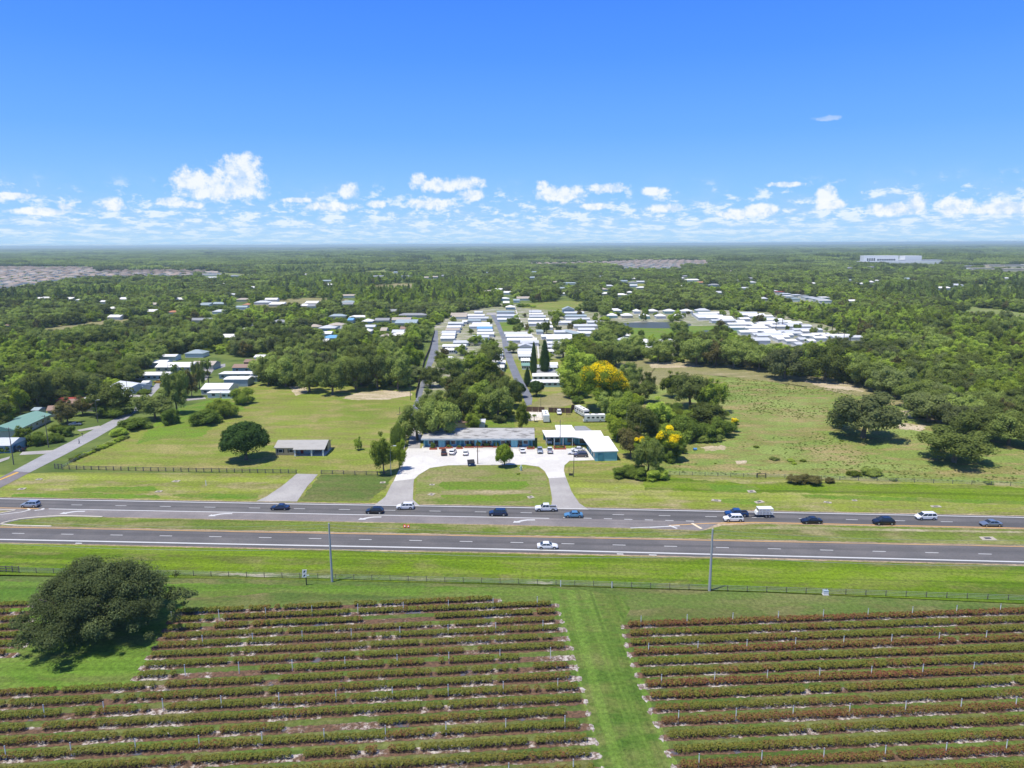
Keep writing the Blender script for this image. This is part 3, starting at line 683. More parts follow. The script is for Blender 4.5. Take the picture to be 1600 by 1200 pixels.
def make_field(poly_px, edge_px, edge_n, dirpts, spacing, side, dense, where, red_every, field_word, ordinals_from):
    poly = [(P(x, y).x, P(x, y).y) for x, y in poly_px]
    A, B = P(*dirpts[0]), P(*dirpts[1]); d = (B-A); d.z = 0; d.normalize()
    nrm = Vector((d.y, -d.x, 0))                      # towards the camera
    if nrm.y > 0: nrm = -nrm
    E0 = P(*edge_px)
    rows = []
    for k in range(edge_n):
        p0 = E0+nrm*spacing*k
        for (t0, t1) in clip_line((p0.x, p0.y), (d.x, d.y), poly):
            if t1-t0 > 4: rows.append((k, p0, t0, t1))
    cnt = {}
    for (k, p0, t0, t1) in rows:
        L = t1-t0; red = 0.42 if (red_every and k % red_every == 0) else 0.0
        nn = int(L/0.85)+1
        bt = t0+0.6+np.arange(nn)*0.85+rngH.uniform(-0.12, 0.12, nn)
        bt = bt[bt < t1-0.4]
        # missing stretches
        ph = rngH.uniform(0, 50); gap = np.sin(bt*0.13+ph)+np.sin(bt*0.31+ph*2.1)+0.6*np.sin(bt*0.9+ph)
        keep = (gap < (2.05 if not dense else 2.45)) & (rngH.uniform(size=len(bt)) > (0.05 if not dense else 0.01))
        if not dense and k % 5 == 2: keep &= ~((np.sin(bt*0.11+ph*3) > 0.72))
        bt = bt[keep]
        if len(bt) < 3: continue
        dist = (p0+d*((t0+t1)/2)).length
        per = int((230 if dense else 185)*min(1.0, (112.0/dist)**1.4))
        hb = rngH.uniform(0.75, 1.25, len(bt)); wb = rngH.uniform(0.56, 0.78, len(bt))
        if dense: wb += 0.10; hb = hb*0.96+0.05
        u = rngH.normal(size=(len(bt), per, 3)); u /= np.linalg.norm(u, axis=2, keepdims=True)
        u[..., 2] = np.abs(u[..., 2])*1.1-0.25
        rad = rngH.uniform(0.55, 1.05, (len(bt), per, 1))
        loc = u*rad
        al = loc[..., 0]*0.62; ac = loc[..., 1]*wb[:, None]; zz = (0.50 if not dense else 0.44)+ (loc[..., 2]+0.2)*(hb[:, None]*0.58)
        zz += rngH.uniform(-0.05, 0.12, zz.shape); zz = np.maximum(zz, 0.12)
        X_ = p0.x+d.x*(bt[:, None]+al)+nrm.x*ac; Y_ = p0.y+d.y*(bt[:, None]+al)+nrm.y*ac
        P0 = np.stack([X_, Y_, zz], -1).reshape(-1, 3)
        N = np.stack([d.x*u[..., 0]+nrm.x*u[..., 1], d.y*u[..., 0]+nrm.y*u[..., 1], u[..., 2]+0.5], -1).reshape(-1, 3)
        N += rngH.normal(size=N.shape)*0.35; N /= np.linalg.norm(N, axis=1, keepdims=True)
        bush_red = np.clip(0.5*np.sin(bt*0.21+k)+rngH.normal(0, 0.35, len(bt)), 0, 1)*0.5+red+(0.16 if dense else 0.12)
        tint = np.clip(0.12+0.30*rngH.uniform(size=zz.shape)+bush_red[:, None]*rngH.uniform(0.2, 1.3, zz.shape)+0.10*(zz-0.5), 0, 1).reshape(-1)
        V = cards(P0, N, (0.18 if dist < 125 else 0.23), rngH, 0.8)
        # stems
        sb = []; sf = []
        for i_, tt_ in enumerate(bt):
            for j_ in range(6):
                b0 = p0+d*(tt_+rngH.uniform(-.12, .12))+nrm*rngH.uniform(-.1, .1); t_ = b0+d*rngH.uniform(-.35, .35)+nrm*rngH.uniform(-.3, .3)
                w_ = 0.035; o_ = len(sb)
                sb += [(b0.x-w_, b0.y, 0.02), (b0.x+w_, b0.y, 0.02), (t_.x+w_*0.5, t_.y, 0.62), (t_.x-w_*0.5, t_.y, 0.62)]; sf.append((o_, o_+1, o_+2, o_+3))
        cx = p0+d*((t0+t1)/2)
        cnt[k] = cnt.get(k, 0)+1
        V = V-np.array([cx.x, cx.y, 0])
        root = empty('berry_bush_row', (cx.x, cx.y, 0))
        me = quads_mesh('foliage', V, tint, [MATS['berry_leaves']])
        link('foliage', me, root)
        sv = [(x-cx.x, y-cx.y, z) for x, y, z in sb]
        ms = bpy.data.meshes.new('stems'); ms.from_pydata(sv, [], sf); ms.materials.append(MATS['stem_wood']); link('stems', ms, root)['kind'] = 'stuff'
        extra_w = ordinals_from(k, t0, t1, cnt[k])
        tag(root, extra_w, 'berry bushes', 'blueberry rows in the '+field_word)
        # bed sheet with ragged edges
        n_ = int(L/0.6)+2; top = []; bot = []
        for i_ in range(n_+1):
            tt_ = t0-0.9+(L+1.8)*i_/n_; en = 0.65 if i_ in (0, n_) else 1.0
            a_ = p0+d*tt_+nrm*((0.95 if not dense else 0.85)*en+random.uniform(-.14, .16)); b_ = p0+d*tt_-nrm*(0.62*en+random.uniform(-.14, .14))
            top.append((b_.x, b_.y, 0.052)); bot.append((a_.x, a_.y, 0.052))
        me = bpy.data.meshes.new('planting_bed')
        vs = top+bot; N_ = n_+1
        me.from_pydata(vs, [], [(i_, i_+N_, i_+N_+1, i_+1) for i_ in range(n_)])
        me.materials.append(bed_mat); me.update()
        if me.polygons[0].normal.z < 0: me.flip_normals()
        tag(link('planting_bed', me), kind='structure')
        # white sand heap at the track end
        for te in ((t1+0.8,) if side == 'right' else (t0-0.8,)):
            c_ = p0+d*te; q = []
            for i_ in range(12):
                an = 2*PI*i_/12; rr = random.uniform(0.55, 1.35)
                w2 = d*math.cos(an)*0.42*rr+nrm*(math.sin(an)*0.85*rr+0.25); q.append((c_.x+w2.x, c_.y+w2.y, 0.060))
            me = bpy.data.meshes.new('sand_heap'); me.from_pydata(q+[(c_.x, c_.y, 0.16)], [], [(i_, (i_+1) % 12, 12) for i_ in range(12)]); me.materials.append(wsand)
            tag(link('sand_heap', me), kind='structure')
    return poly, E0, d, nrm, rows

ORD = ['first','second','third','fourth','fifth','sixth','seventh','eighth','ninth','tenth','eleventh','twelfth','thirteenth','fourteenth','fifteenth','sixteenth',
       'seventeenth','eighteenth','nineteenth','twentieth','twenty-first','twenty-second','twenty-third','twenty-fourth','twenty-fifth','twenty-sixth','twenty-seventh','twenty-eighth','twenty-ninth','thirtieth','thirty-first','thirty-second']
def lab_left(k, t0, t1, c):
    return 'olive and rust blueberry bushes, %s row of the left field counted from the highway%s' % (ORD[k], '' if c == 1 else ', part %s of it' % ORD[c-1])
def lab_right(k, t0, t1, c):
    return '%s blueberry bushes, %s row of the right field counted from the highway' % ('reddish' if k % 3 == 0 else 'dull green', ORD[k])
def lab_far(k, t0, t1, c):
    return 'short row of blueberry bushes left of the big oak, %s from the highway' % ORD[k]
FL = make_field([(285,929),(425,928),(432,934),(640,935),(646,941),(700,940),(862,936),(872,975),(885,1013),(903,1080),(932,1205),(960,1330),(-260,1340),(-260,1096),(0,1084),(205,1074),(222,1050),(250,1005),(285,940)],
                (862,934.5), 22, ((400,1018.5),(878,996.5)), 3.0, 'right', False, 0, 0, 'left field', lab_left)
FR = make_field([(978,971),(1300,962),(1600,957),(1980,945),(1980,1400),(1150,1400),(1062,1200),(1010,1078),(985,1010)],
                (981,979), 15, ((1100,990.8),(1600,973.0)), 3.03, 'left', True, 0, 3, 'right field', lab_right)
FF = make_field([(-300,940),(48,941),(46,1000),(30,1012),(8,1035),(-300,1050)], (48,946), 9, ((400,1018.5),(878,996.5)), 3.0, 'right', False, 0, 0, 'far left field', lab_far)

# irrigation posts: thin white risers standing in the rows
post = MB().tube((0,0,0),(0,0,2.0),0.065,0.06,6); pme = post.mesh('riser_pipe', simple('pvc_white', (0.85,0.85,0.82), 0.5, 0.05))
cap_me = MB().box(-0.08,0.08,-0.08,0.08,2.0,2.1).mesh('sprinkler_head', MATS['galvanised'])
def irrigation(Fd, off, name, label, k0):
    poly, E0, d, nrm, rows = Fd
    for (k, p0, t0, t1) in rows:
        if k % 3 != k0: continue
        t_ = t1-off if k0 == 1 else t0+off
        while t0 < t_ < t1:
            c_ = p0+d*t_+nrm*0.15; px_, py2 = to_px(c_.x, c_.y)
            if -30 < px_ < 1630 and py2 < 1230:
                r_ = empty('irrigation_post', (c_.x, c_.y, 0.05)); tag(r_, label, 'post', name)
                link('riser_pipe', pme, r_); link('sprinkler_head', cap_me, r_)
            t_ += -8.7 if k0 == 1 else 8.7
irrigation(FL, 3.2, 'white irrigation posts of the left field', 'thin white irrigation post standing among the bushes of the left blueberry field', 1)
irrigation(FR, 2.6, 'white irrigation posts of the right field', 'thin white irrigation post standing along every third row of the right blueberry field', 0)
# ------------------------------------------------------------------ trees
_ico = bmesh.new(); bmesh.ops.create_icosphere(_ico, subdivisions=1, radius=1.0)
ICO_V = np.array([v.co[:] for v in _ico.verts]); ICO_F = [tuple(v.index for v in f.verts) for f in _ico.faces]; _ico.free()

def blob_crown(rng, blobs, n, leaf, up=0.35, core=0.78, flower=None, tint_bias=0.0, sc=None, inside=0.72, spread=(0.8, 1.12)):
    """blobs: (k,4|6) centres and radii. returns V, tint, midx, extra"""
    C = np.array([b[:3] for b in blobs]); Rr = np.array([[b[3], b[3], b[4] if len(b) > 4 else b[3]*0.8] for b in blobs])
    w = (Rr[:, 0]*Rr[:, 2]); w = w/w.sum()
    bi = rng.choice(len(blobs), size=n*2, p=w)
    u = rng.normal(size=(n*2, 3)); u[:, 2] += up; u /= np.linalg.norm(u, axis=1, keepdims=True)
    P0 = C[bi]+u*Rr[bi]*rng.uniform(spread[0], spread[1], (n*2, 1))
    keep = np.ones(n*2, bool)
    for k in range(len(blobs)):
        q = (P0-C[k])/Rr[k]; ins = (q*q).sum(1) < inside**2; ins &= (bi != k); keep &= ~ins
    keep &= P0[:, 2] > 0.05
    idx = np.nonzero(keep)[0][:n]; P0 = P0[idx]; N = u[idx]; bi = bi[idx]
    N = N+rng.normal(size=N.shape)*0.45; N[:, 2] += 0.55; N /= np.linalg.norm(N, axis=1, keepdims=True)
    bt = rng.uniform(0, 1, len(blobs))
    tint = np.clip(0.55*bt[bi]+0.42*rng.uniform(size=len(P0))+tint_bias, 0, 1)
    midx = np.zeros(len(P0), int)
    if flower is not None:
        midx[flower(P0, bi, rng)] = 1
    V = cards(P0, N, leaf, rng, 0.8)
    ev = []; ef = []
    for k in range(len(blobs)):
        jit = rng.uniform(0.8, 1.12, (len(ICO_V), 1)); o = len(ev)
        ev += list(C[k]+ICO_V*Rr[k]*core*jit); ef += [tuple(i+o for i in f) for f in ICO_F]
    ev = np.array(ev); ev[:, 2] = np.maximum(ev[:, 2], 0.1)
    return V, tint, midx, (ev, ef, 0.30, 0)
def dome_blobs(rng, n, rx, ry, rz, cz, br, low=-0.35, shell=(0.5, 0.9)):
    out = [(0, 0, cz, min(rx, ry)*0.6, rz*0.6)]
    while len(out) < n:
        u = rng.normal(size=3); u /= np.linalg.norm(u)
        if u[2] < low: continue
        s = rng.uniform(*shell); r = br*rng.uniform(0.65, 1.3)
        out.append((u[0]*rx*s, u[1]*ry*s, cz+u[2]*rz*s, r, r*rng.uniform(0.7, 0.95)))
    return out
def trunk_mesh(rng, h, r, spread, top, nl=5, multi=1):
    b = MB()
    for m_ in range(multi):
        ox, oy = (rng.uniform(-.6, .6), rng.uniform(-.6, .6)) if multi > 1 else (0, 0)
        f = (ox*1.8+rng.uniform(-.2, .2), oy*1.8+rng.uniform(-.2, .2), h)
        b.tube((ox, oy, -0.2), (ox*1.2, oy*1.2, h*0.35), r*1.25, r, 8); b.tube((ox*1.2, oy*1.2, h*0.33), f, r, r*0.75, 8)
        for i in range(nl):
            an = 2*PI*i/nl+rng.uniform(-.4, .4); s = spread*rng.uniform(0.6, 1.0)
            k = (f[0]+math.cos(an)*s*0.45, f[1]+math.sin(an)*s*0.45, h+(top-h)*0.40)
            b.tube(f, k, r*0.6, r*0.38, 6); b.tube(k, (f[0]+math.cos(an)*s, f[1]+math.sin(an)*s, top*rng.uniform(0.75, 0.95)), r*0.38, r*0.12, 5)
    return b
PROTO = {}
def proto(kind, meshes): PROTO.setdefault(kind, []).append(meshes)
def make_protos():
    for i in range(4):        # live oak: wide, billowed
        g = np.random.default_rng(20+i)
        bl = dome_blobs(g, 30+2*i, 4.6+0.3*(i % 2), 4.6, 3.4, 4.4, 1.3, -0.75, (0.55, 1.0))
        V, t_, mi, ex = blob_crown(g, bl, 5000, 0.34, core=0.72)
        me = quads_mesh('oak_crown', V, t_, [MATS['oak_leaves']], mi, ex)
        proto('oak', (me, trunk_mesh(g, 2.2, 0.35, 3.4, 6.2).mesh('oak_trunk', MATS['bark'])))
    for i in range(3):        # loose bushy tree
        g = np.random.default_rng(40+i)
        bl = dome_blobs(g, 32, 4.3, 4.3, 4.0, 4.6, 1.15, -0.85, (0.4, 1.0))
        V, t_, mi, ex = blob_crown(g, bl, 4600, 0.32, core=0.68)
        me = quads_mesh('bushy_crown', V, t_, [MATS['bushy_leaves']], mi, ex)
        proto('bushy', (me, trunk_mesh(g, 1.8, 0.26, 3.0, 6.8).mesh('bushy_trunk', MATS['bark'])))
        me2 = me.copy(); me2.materials.clear(); me2.materials.append(MATS['bright_leaves'])
        proto('bright', (me2, PROTO['bushy'][-1][1]))
        me3 = me.copy(); me3.materials.clear(); me3.materials.append(MATS['rusty_leaves'])
        proto('rusty', (me3, PROTO['bushy'][-1][1]))
    for i in range(2):        # slash pine / cypress of the wet woods: narrow, tall
        g = np.random.default_rng(60+i)
        bl = [(g.uniform(-.5, .5), g.uniform(-.5, .5), 3.6+1.15*k, max(0.6, 2.6*(1-abs(k/6-0.35)*1.05)*g.uniform(0.8, 1.15)), 0.95) for k in range(7)]
        bl += [(g.uniform(-1.8, 1.8), g.uniform(-1.8, 1.8), g.uniform(4, 8.5), 0.9, 0.7) for k in range(9)]
        V, t_, mi, ex = blob_crown(g, bl, 2600, 0.36, core=0.65)
        me = quads_mesh('pine_crown', V, t_, [MATS['pine_leaves']], mi, ex)
        proto('pine', (me, MB().tube((0, 0, -.2), (0, 0, 10.5), 0.24, 0.07, 7).mesh('pine_trunk', MATS['bark'])))
    g = np.random.default_rng(70)   # dense, clipped looking round tree
    bl = dome_blobs(g, 60, 4.3, 4.3, 3.2, 4.5, 0.95, -0.55, (0.85, 0.95))+[(0, 0, 4.5, 4.2, 3.1)]
    V, t_, mi, ex = blob_crown(g, bl, 7000, 0.30, core=0.92, inside=0.9)
    proto('round', (quads_mesh('round_crown', V, t_, [MATS['round_leaves']], mi, ex), trunk_mesh(g, 1.8, 0.32, 2.6, 4.5).mesh('round_trunk', MATS['bark'])))
    me2 = PROTO['round'][-1][0].copy(); me2.materials.clear(); me2.materials.append(MATS['bright_leaves']); proto('round_bright', (me2, PROTO['round'][-1][1]))
    g = np.random.default_rng(71)   # narrow italian type cypress 16 m tall, 10 wide before scaling
    bl = [(g.uniform(-.2, .2), g.uniform(-.2, .2), 0.9+0.62*k, 4.6*min(1, 0.35+k*0.22)*(1-(k/15.5)**2.2)+0.5, 0.75) for k in range(15)]
    V, t_, mi, ex = blob_crown(g, bl, 5200, 0.42, up=0.1, core=0.86)
    proto('cypress', (quads_mesh('cypress_crown', V, t_, [MATS['round_leaves']], mi, ex), MB().tube((0, 0, -.2), (0, 0, 6), 0.4, 0.2, 7).mesh('cypress_trunk', MATS['bark'])))
    for i in range(2):        # shrub: foliage down to the ground
        g = np.random.default_rng(80+i)
        bl = [(0, 0, 3, 3.2, 2.8)]+[(g.uniform(-3.4, 3.4), g.uniform(-3.4, 3.4), g.uniform(1.3, 5.4), g.uniform(1.1, 1.9), g.uniform(1.2, 1.8)) for _ in range(22)]
        V, t_, mi, ex = blob_crown(g, bl, 4200, 0.40, core=0.82)
        proto('shrub', (quads_mesh('shrub_foliage', V, t_, [MATS['shrub_leaves']], mi, ex), trunk_mesh(g, 0.8, 0.14, 1.6, 3.4, 4, 3).mesh('shrub_stems', MATS['bark'])))
        me2 = PROTO['shrub'][-1][0].copy(); me2.materials.clear(); me2.materials.append(MATS['bushy_leaves'])
        proto('thicket', (me2, PROTO['shrub'][-1][1]))
    for i in range(2):        # cabbage palm
        g = np.random.default_rng(90+i); b = MB()
        vs, fs = [], []
        for k in range(34):
            an = g.uniform(0, 2*PI); el = g.uniform(-0.75, 1.25); L = g.uniform(2.6, 3.7)
            dx, dy = math.cos(an), math.sin(an); prev = Vector((0, 0, 8.6)); w0 = 0.62
            for s in range(4):
                a2 = el-0.48*s*(1+0.3*s*0.5); nx = prev+Vector((dx*math.cos(a2), dy*math.cos(a2), math.sin(a2)))*L/4
                wv = Vector((-dy, dx, 0)); w1 = w0*(1-0.28*s*0.6) if s < 3 else 0.08
                o_ = len(vs); dr = Vector((0, 0, -0.22*w1))
                vs += [tuple(prev-wv*w0*0.7+dr), tuple(prev), tuple(prev+wv*w0*0.7+dr), tuple(nx-wv*w1*0.7+dr), tuple(nx), tuple(nx+wv*w1*0.7+dr)]
                fs += [(o_, o_+1, o_+4, o_+3), (o_+1, o_+2, o_+5, o_+4)]; prev = nx; w0 = w1
        me = bpy.data.meshes.new('palm_fronds'); me.from_pydata(vs, [], fs); me.materials.append(MATS['palm_leaves'])
        at = me.attributes.new('tint', 'FLOAT', 'FACE'); at.data.foreach_set('value', g.uniform(0, 1, len(fs)).astype(np.float32))
        proto('palm', (me, MB().tube((0, 0, -.2), (0.1, 0.05, 4), 0.24, 0.2, 8).tube((0.1, 0.05, 3.95), (0, 0, 8.7), 0.2, 0.17, 8).mesh('palm_trunk', MATS['bark'])))
make_protos()
TREE_NAME = dict(oak='live_oak', bushy='leafy_tree', bright='bright_green_tree', rusty='brownish_tree', pine='pine_tree', round='round_tree', round_bright='round_tree', cypress='cypress_tree', shrub='shrub', thicket='thicket_shrub', palm='palm_tree')
TREE_CAT = dict(shrub='shrub', thicket='shrub', palm='palm tree')
BASEW = dict(cypress=10.0, palm=6.0, shrub=9.6, thicket=9.6, round=10.0, round_bright=10.0, pine=6.4)
BASEH = dict(oak=8.4, bushy=9.2, bright=9.2, rusty=9.2, pine=11.6, round=8.4, round_bright=8.4, cypress=10.2, palm=10.5, shrub=6.6, thicket=6.6)
trng = random.Random(3)
PLACED = []          # (X, Y, radius)
def tree_at(X, Y, w, h, kind, label, group=None, rz=None, zb=0.0):
    pr = PROTO[kind]; me_c, me_t = pr[trng.randrange(len(pr))]
    o = empty(TREE_NAME[kind], (X, Y, zb), trng.uniform(0, 6.28) if rz is None else rz)
    sx = w/BASEW.get(kind, 10.4); o.scale = (sx, sx, h/BASEH[kind])
    tag(o, label, TREE_CAT.get(kind, 'tree'), group)
    sh_ = kind in ('shrub', 'thicket')
    link('foliage' if sh_ else ('fronds' if kind == 'palm' else 'crown'), me_c, o)
    link('stems' if sh_ else 'trunk', me_t, o)
    return o
def tree_px(x, y, wpx, hpx, kind, label, group=None):
    """x = middle of the crown, y = lowest point of the tree, wpx x hpx its size in the photograph"""
    s = scale_at(x, y); w = wpx/s
    p0 = Vector((0, 0, CAM_H))-P(x, y); th = math.atan2(CAM_H, math.hypot(p0.x, p0.y))
    if kind in ('shrub', 'thicket', 'cypress'): dep = w*0.75
    else: dep = w*0.42
    h = max((hpx/s-dep*math.sin(th)*0.9)/math.cos(th), w*0.36)
    # the near crown edge hangs lower than the trunk foot: move the trunk back
    back = dep*0.42 if kind not in ('palm', 'cypress') else 0
    p = P(x, y); dr = Vector((p.x, p.y, 0)).normalized(); p = p+dr*back
    PLACED.append((p.x, p.y, w/2))
    return tree_at(p.x, p.y, w*(1.14 if kind in ('oak', 'bushy', 'rusty', 'bright') else 1.04), h*1.04, kind, label, group)

HT = [
 (385,722,76,66,'round','solitary round dark green tree with a domed crown, left of the tan house'),
 (600,743,44,70,'bushy','leafy tree at the left side of the west motel driveway'),
 (624,735,26,52,'bright','light green tree between the west driveway and the leafy roadside tree'),
 (621,700,24,40,'shrub','green shrub mass below the utility pole beside the motel drive'),
 (560,704,15,22,'bushy','small young tree alone on the lawn right of the tan house'),
 (243,658,62,50,'bushy','big leafy tree at the bend of the side road'),
 (277,648,34,70,'oak','darker tree right behind the big leafy tree at the side road bend'),
 (265,664,26,26,'shrub','low light green bush at the foot of the side road trees'),
 (322,665,46,30,'shrub','wide round bush on the bright lawn, left one of the pair'),
 (350,655,44,34,'thicket','wide bush on the bright lawn, right one of the pair'),
 (378,634,32,28,'thicket','round bush right below the long white building'),
 (214,672,46,24,'shrub','hedge-like yellow green bush on the pasture side of the side road'),
 (186,682,26,16,'thicket','thin scrubby bush at the lower end of the side road hedge'),
 (172,650,62,58,'oak','spreading oak beside the brown-roofed house'),
 (106,664,40,44,'rusty','brownish blossoming tree between green roof and brown roof'),
 (130,650,36,34,'rusty','grey-green tree in front of the brown roof'),
 (36,690,26,26,'bushy','small tree in front of the left half of the green roof'),
 (48,684,14,20,'palm','little palm in front of the green roof'),
 (62,697,30,22,'shrub','shrub at the lower right corner of the green-roofed house'),
 (87,693,26,18,'shrub','low shrub between the green roof and the side road'),
 (92,677,24,16,'thicket','clump of low shrubs above the road by the driveway'),
 (106,682,24,18,'shrub','shrub beside the road mailbox'),
 (178,654,52,12,'shrub','long yellow green hedge along the side road'),
 (8,672,40,46,'bright','yellow green tree at the left edge behind the green roof'),
 (32,648,28,52,'bright','tall narrow yellow green tree above the green roof'),
 (8,708,18,14,'shrub','small yellowish bush beside the blue-walled house at the left edge'),
 (60,640,50,60,'oak','dark oak directly behind the green-roofed house'),
 (95,628,50,55,'oak','dark oak behind the red roof'),
 (118,610,48,44,'bushy','leafy tree behind the small white shed'),
 (225,617,20,10,'shrub','low hedge below the white-walled house'),
 (326,603,22,44,'palm','tall palm right of the tan-roofed house'),
 (274,606,20,40,'palm','palm left of the dark tree clump'),
 (283,622,26,54,'bushy','tall thin tree in the middle of the palm clump'),
 (300,622,26,48,'rusty','brownish tree in the palm clump'),
 (264,618,18,38,'palm','palm at the left end of the clump above the driveway'),
 (312,608,18,46,'oak','narrow dark tree between the clump and the tall palm'),
 (228,577,24,26,'bushy','small tree in front of the white-roofed house'),
 (420,603,34,46,'oak','oak at the left end of the wood behind the left lawn'),
 (447,606,48,52,'oak','second oak of the wood edge behind the left lawn'),
 (484,614,44,54,'oak','oak standing forward at the wood edge behind the lawn, left of two'),
 (520,618,46,58,'oak','oak standing forward at the wood edge behind the lawn, right of two'),
 (556,612,44,54,'oak','oak of the wood edge above the bare sandy patch'),
 (590,609,46,58,'oak','oak of the wood edge right of the sandy patch'),
 (622,610,44,60,'oak','last oak of the wood edge before the park fence'),
 (672,606,34,36,'oak','oak between the narrow park street and the tree clump'),
 (690,574,26,28,'bushy','leafy tree beside the narrow park street, upper'),
 (676,640,34,34,'oak','oak at the lower end of the narrow park street'),
 (646,585,34,50,'bright','yellow topped tree by the park fence'),
 (652,690,56,66,'oak','big dark oak over the motel drive, left part'),
 (686,692,60,70,'oak','big dark oak behind the left end of the motel'),
 (717,668,56,62,'oak','oak behind the motel beside the brown-roofed cottage'),
 (741,674,30,36,'bushy','lighter tree behind the middle of the motel'),
 (748,648,54,60,'bushy','leafy tree behind the bright back lawn'),
 (778,657,52,58,'oak','oak at the upper right of the bright back lawn'),
 (800,640,34,50,'oak','oak beside the lower end of the park street'),
 (720,622,52,46,'oak','oak over the park homes left of the main park street'),
 (760,612,56,54,'bushy','leafy tree in the middle of the park tree clump'),
 (706,596,44,40,'oak','oak between the two park streets, lower'),
 (738,590,50,46,'bushy','leafy tree between the two park streets, upper'),
 (764,578,40,40,'oak','oak right beside the main park street'),
 (776,628,44,44,'oak','dark oak behind the round clipped tree'),
 (815,674,28,50,'bushy','tall column-like green tree behind the right end of the motel'),
 (838,620,26,26,'round','small round clipped tree right of the park street'),
 (810,622,24,26,'round','small round clipped tree left of the park street'),
 (834,592,11,56,'cypress','narrow dark cypress, left one of the tall pair'),
 (851,588,16,56,'cypress','broad dark cypress, right one of the tall pair'),
 (824,604,11,30,'cypress','short dark cypress by the park street'),
 (902,600,62,62,'bushy','broad leafy tree behind the yellow-flowering tree, left'),
 (936,588,50,52,'oak','dark oak behind the yellow-flowering tree, middle'),
 (962,574,44,44,'oak','dark oak behind the yellow-flowering tree, right'),
 (986,606,34,42,'oak','dark oak at the left edge of the dry pasture'),
 (890,622,40,44,'bushy','leafy tree left of the yellow-flowering tree'),
 (905,565,46,44,'bushy','leafy tree below the lower park homes'),
 (940,548,40,36,'oak','oak between park homes and pond'),
 (880,560,34,34,'oak','oak right of the tall cypress pair'),
 (1012,614,24,34,'oak','small dark tree alone at the left of the pasture'),
 (1050,622,40,46,'bushy','bushy tree at the top of the middle thicket'),
 (1078,640,60,58,'oak','oak in the middle of the thicket beside the pasture'),
 (1112,646,48,60,'bushy','leafy tree at the right end of the thicket beside the pasture'),
 (1102,668,56,42,'oak','dark oak low in the thicket beside the pasture'),
 (1130,684,42,32,'shrub','pale green shrub at the right end of the thicket'),
 (956,655,40,46,'oak','dark oak right of the parked motor homes'),
 (964,692,36,50,'bright','light green tree behind the white-roofed office wing'),
 (972,664,52,54,'bushy','leafy tree in the upper part of the thicket'),
 (1000,690,56,60,'oak','oak in the middle of the thicket right of the office'),
 (985,718,48,56,'rusty','grey-brown tree beside the office end wall'),
 (1030,672,52,54,'bushy','leafy tree in the thicket above the flowering one'),
 (1075,692,52,46,'shrub','pale bushy growth at the lower right of the thicket'),
 (1012,746,44,62,'oak','dark oak above the low hedge right of the office'),
 (1000,630,44,40,'oak','dark tree right of the yellow-flowering tree'),
 (788,731,30,38,'round_bright','round-headed small tree in front of the motel lot'),
 (972,747,34,22,'shrub','bright low hedge right of the office, left part'),
 (992,750,34,24,'shrub','bright low hedge right of the office, middle part'),
 (1024,751,34,22,'thicket','low hedge right of the office, right part'),
 (1348,688,96,78,'oak','large solitary oak in the middle of the right pasture'),
 (1312,670,34,50,'oak','left shoulder of trees beside the large pasture oak'),
 (1490,727,104,64,'oak','spreading low oak in the right pasture nearest the highway'),
 (1226,594,60,54,'oak','oak at the back of the dry pasture, third from the right end'),
 (1288,598,60,60,'oak','oak at the back of the dry pasture, right end of the row'),
 (1186,580,44,46,'oak','oak at the back of the dry pasture right of the wide group'),
 (1088,572,52,46,'oak','oak at the back of the dry pasture, left end of the wide group'),
 (1118,574,50,48,'rusty','greyish oak in the wide group at the back of the dry pasture'),
 (1146,576,52,48,'oak','oak at the right of the wide group at the back of the dry pasture'),
 (1028,568,42,40,'oak','single oak at the left back of the dry pasture'),
 (1045,560,40,38,'oak','oak just behind the single pasture oak'),
 (985,560,40,36,'oak','oak near the brown fence at the left back of the pasture'),
 (1352,606,60,50,'oak','oak of the right wood edge near the bare ground'),
 (1398,622,60,54,'oak','oak of the right wood edge below the bare ground'),
 (1450,662,74,50,'oak','grey-green oak standing out of the right wood'),
 (1428,640,56,52,'oak','oak behind the grey-green one at the right wood edge'),
 (1530,692,80,58,'oak','oak at the right wood edge behind the low spreading oak'),
 (1575,698,70,60,'oak','oak at the right edge of the picture above the pasture'),
 (1500,668,60,52,'oak','oak in the second rank of the right wood edge'),
 (1610,704,60,60,'oak','oak cut by the right edge of the picture'),
 (1062,526,30,26,'oak','round dark tree between the two ponds'),
 (1002,524,10,9,'shrub','small round bush on the grass below the pond'),
 (978,528,24,24,'bushy','leafy tree at the left end of the pond lawn'),
 (1003,551,14,20,'bright','bright green small tree between the pond houses'),
 (868,512,14,22,'bushy','small dark tree in the park beside the lane'),
 (854,522,16,24,'bushy','tree beside the white lane'),
 (802,552,26,20,'bushy','round-headed tree right of the park street'),
 (742,540,24,20,'bushy','tree between the rows of park homes'),
 (872,500,22,18,'bright','yellow green tree above the park'),
 (1244,757,38,18,'rusty','brownish scrub patch in the pasture just above the fence, left'),
 (1268,757,40,16,'rusty','brownish scrub patch in the pasture just above the fence, middle'),
 (1296,755,20,10,'rusty','brownish scrub patch in the pasture just above the fence, right'),
]
for q in HT: tree_px(*q)
# shoots and low pasture scrub, a few pixels each
for (x, y, w) in ((1182,700,9),(1255,722,10),(1210,720,14),(1235,722,12),(1240,726,8),(1118,725,4),(1360,746,30),(1395,752,12),(1545,757,14),(1315,690,6),(1305,645,8),(810,742,6),(1335,745,22)):
    tree_px(x, y, w, w*0.5, 'thicket', 'low dark weed clump in the right pasture', 'weed clumps scattered in the right pasture')
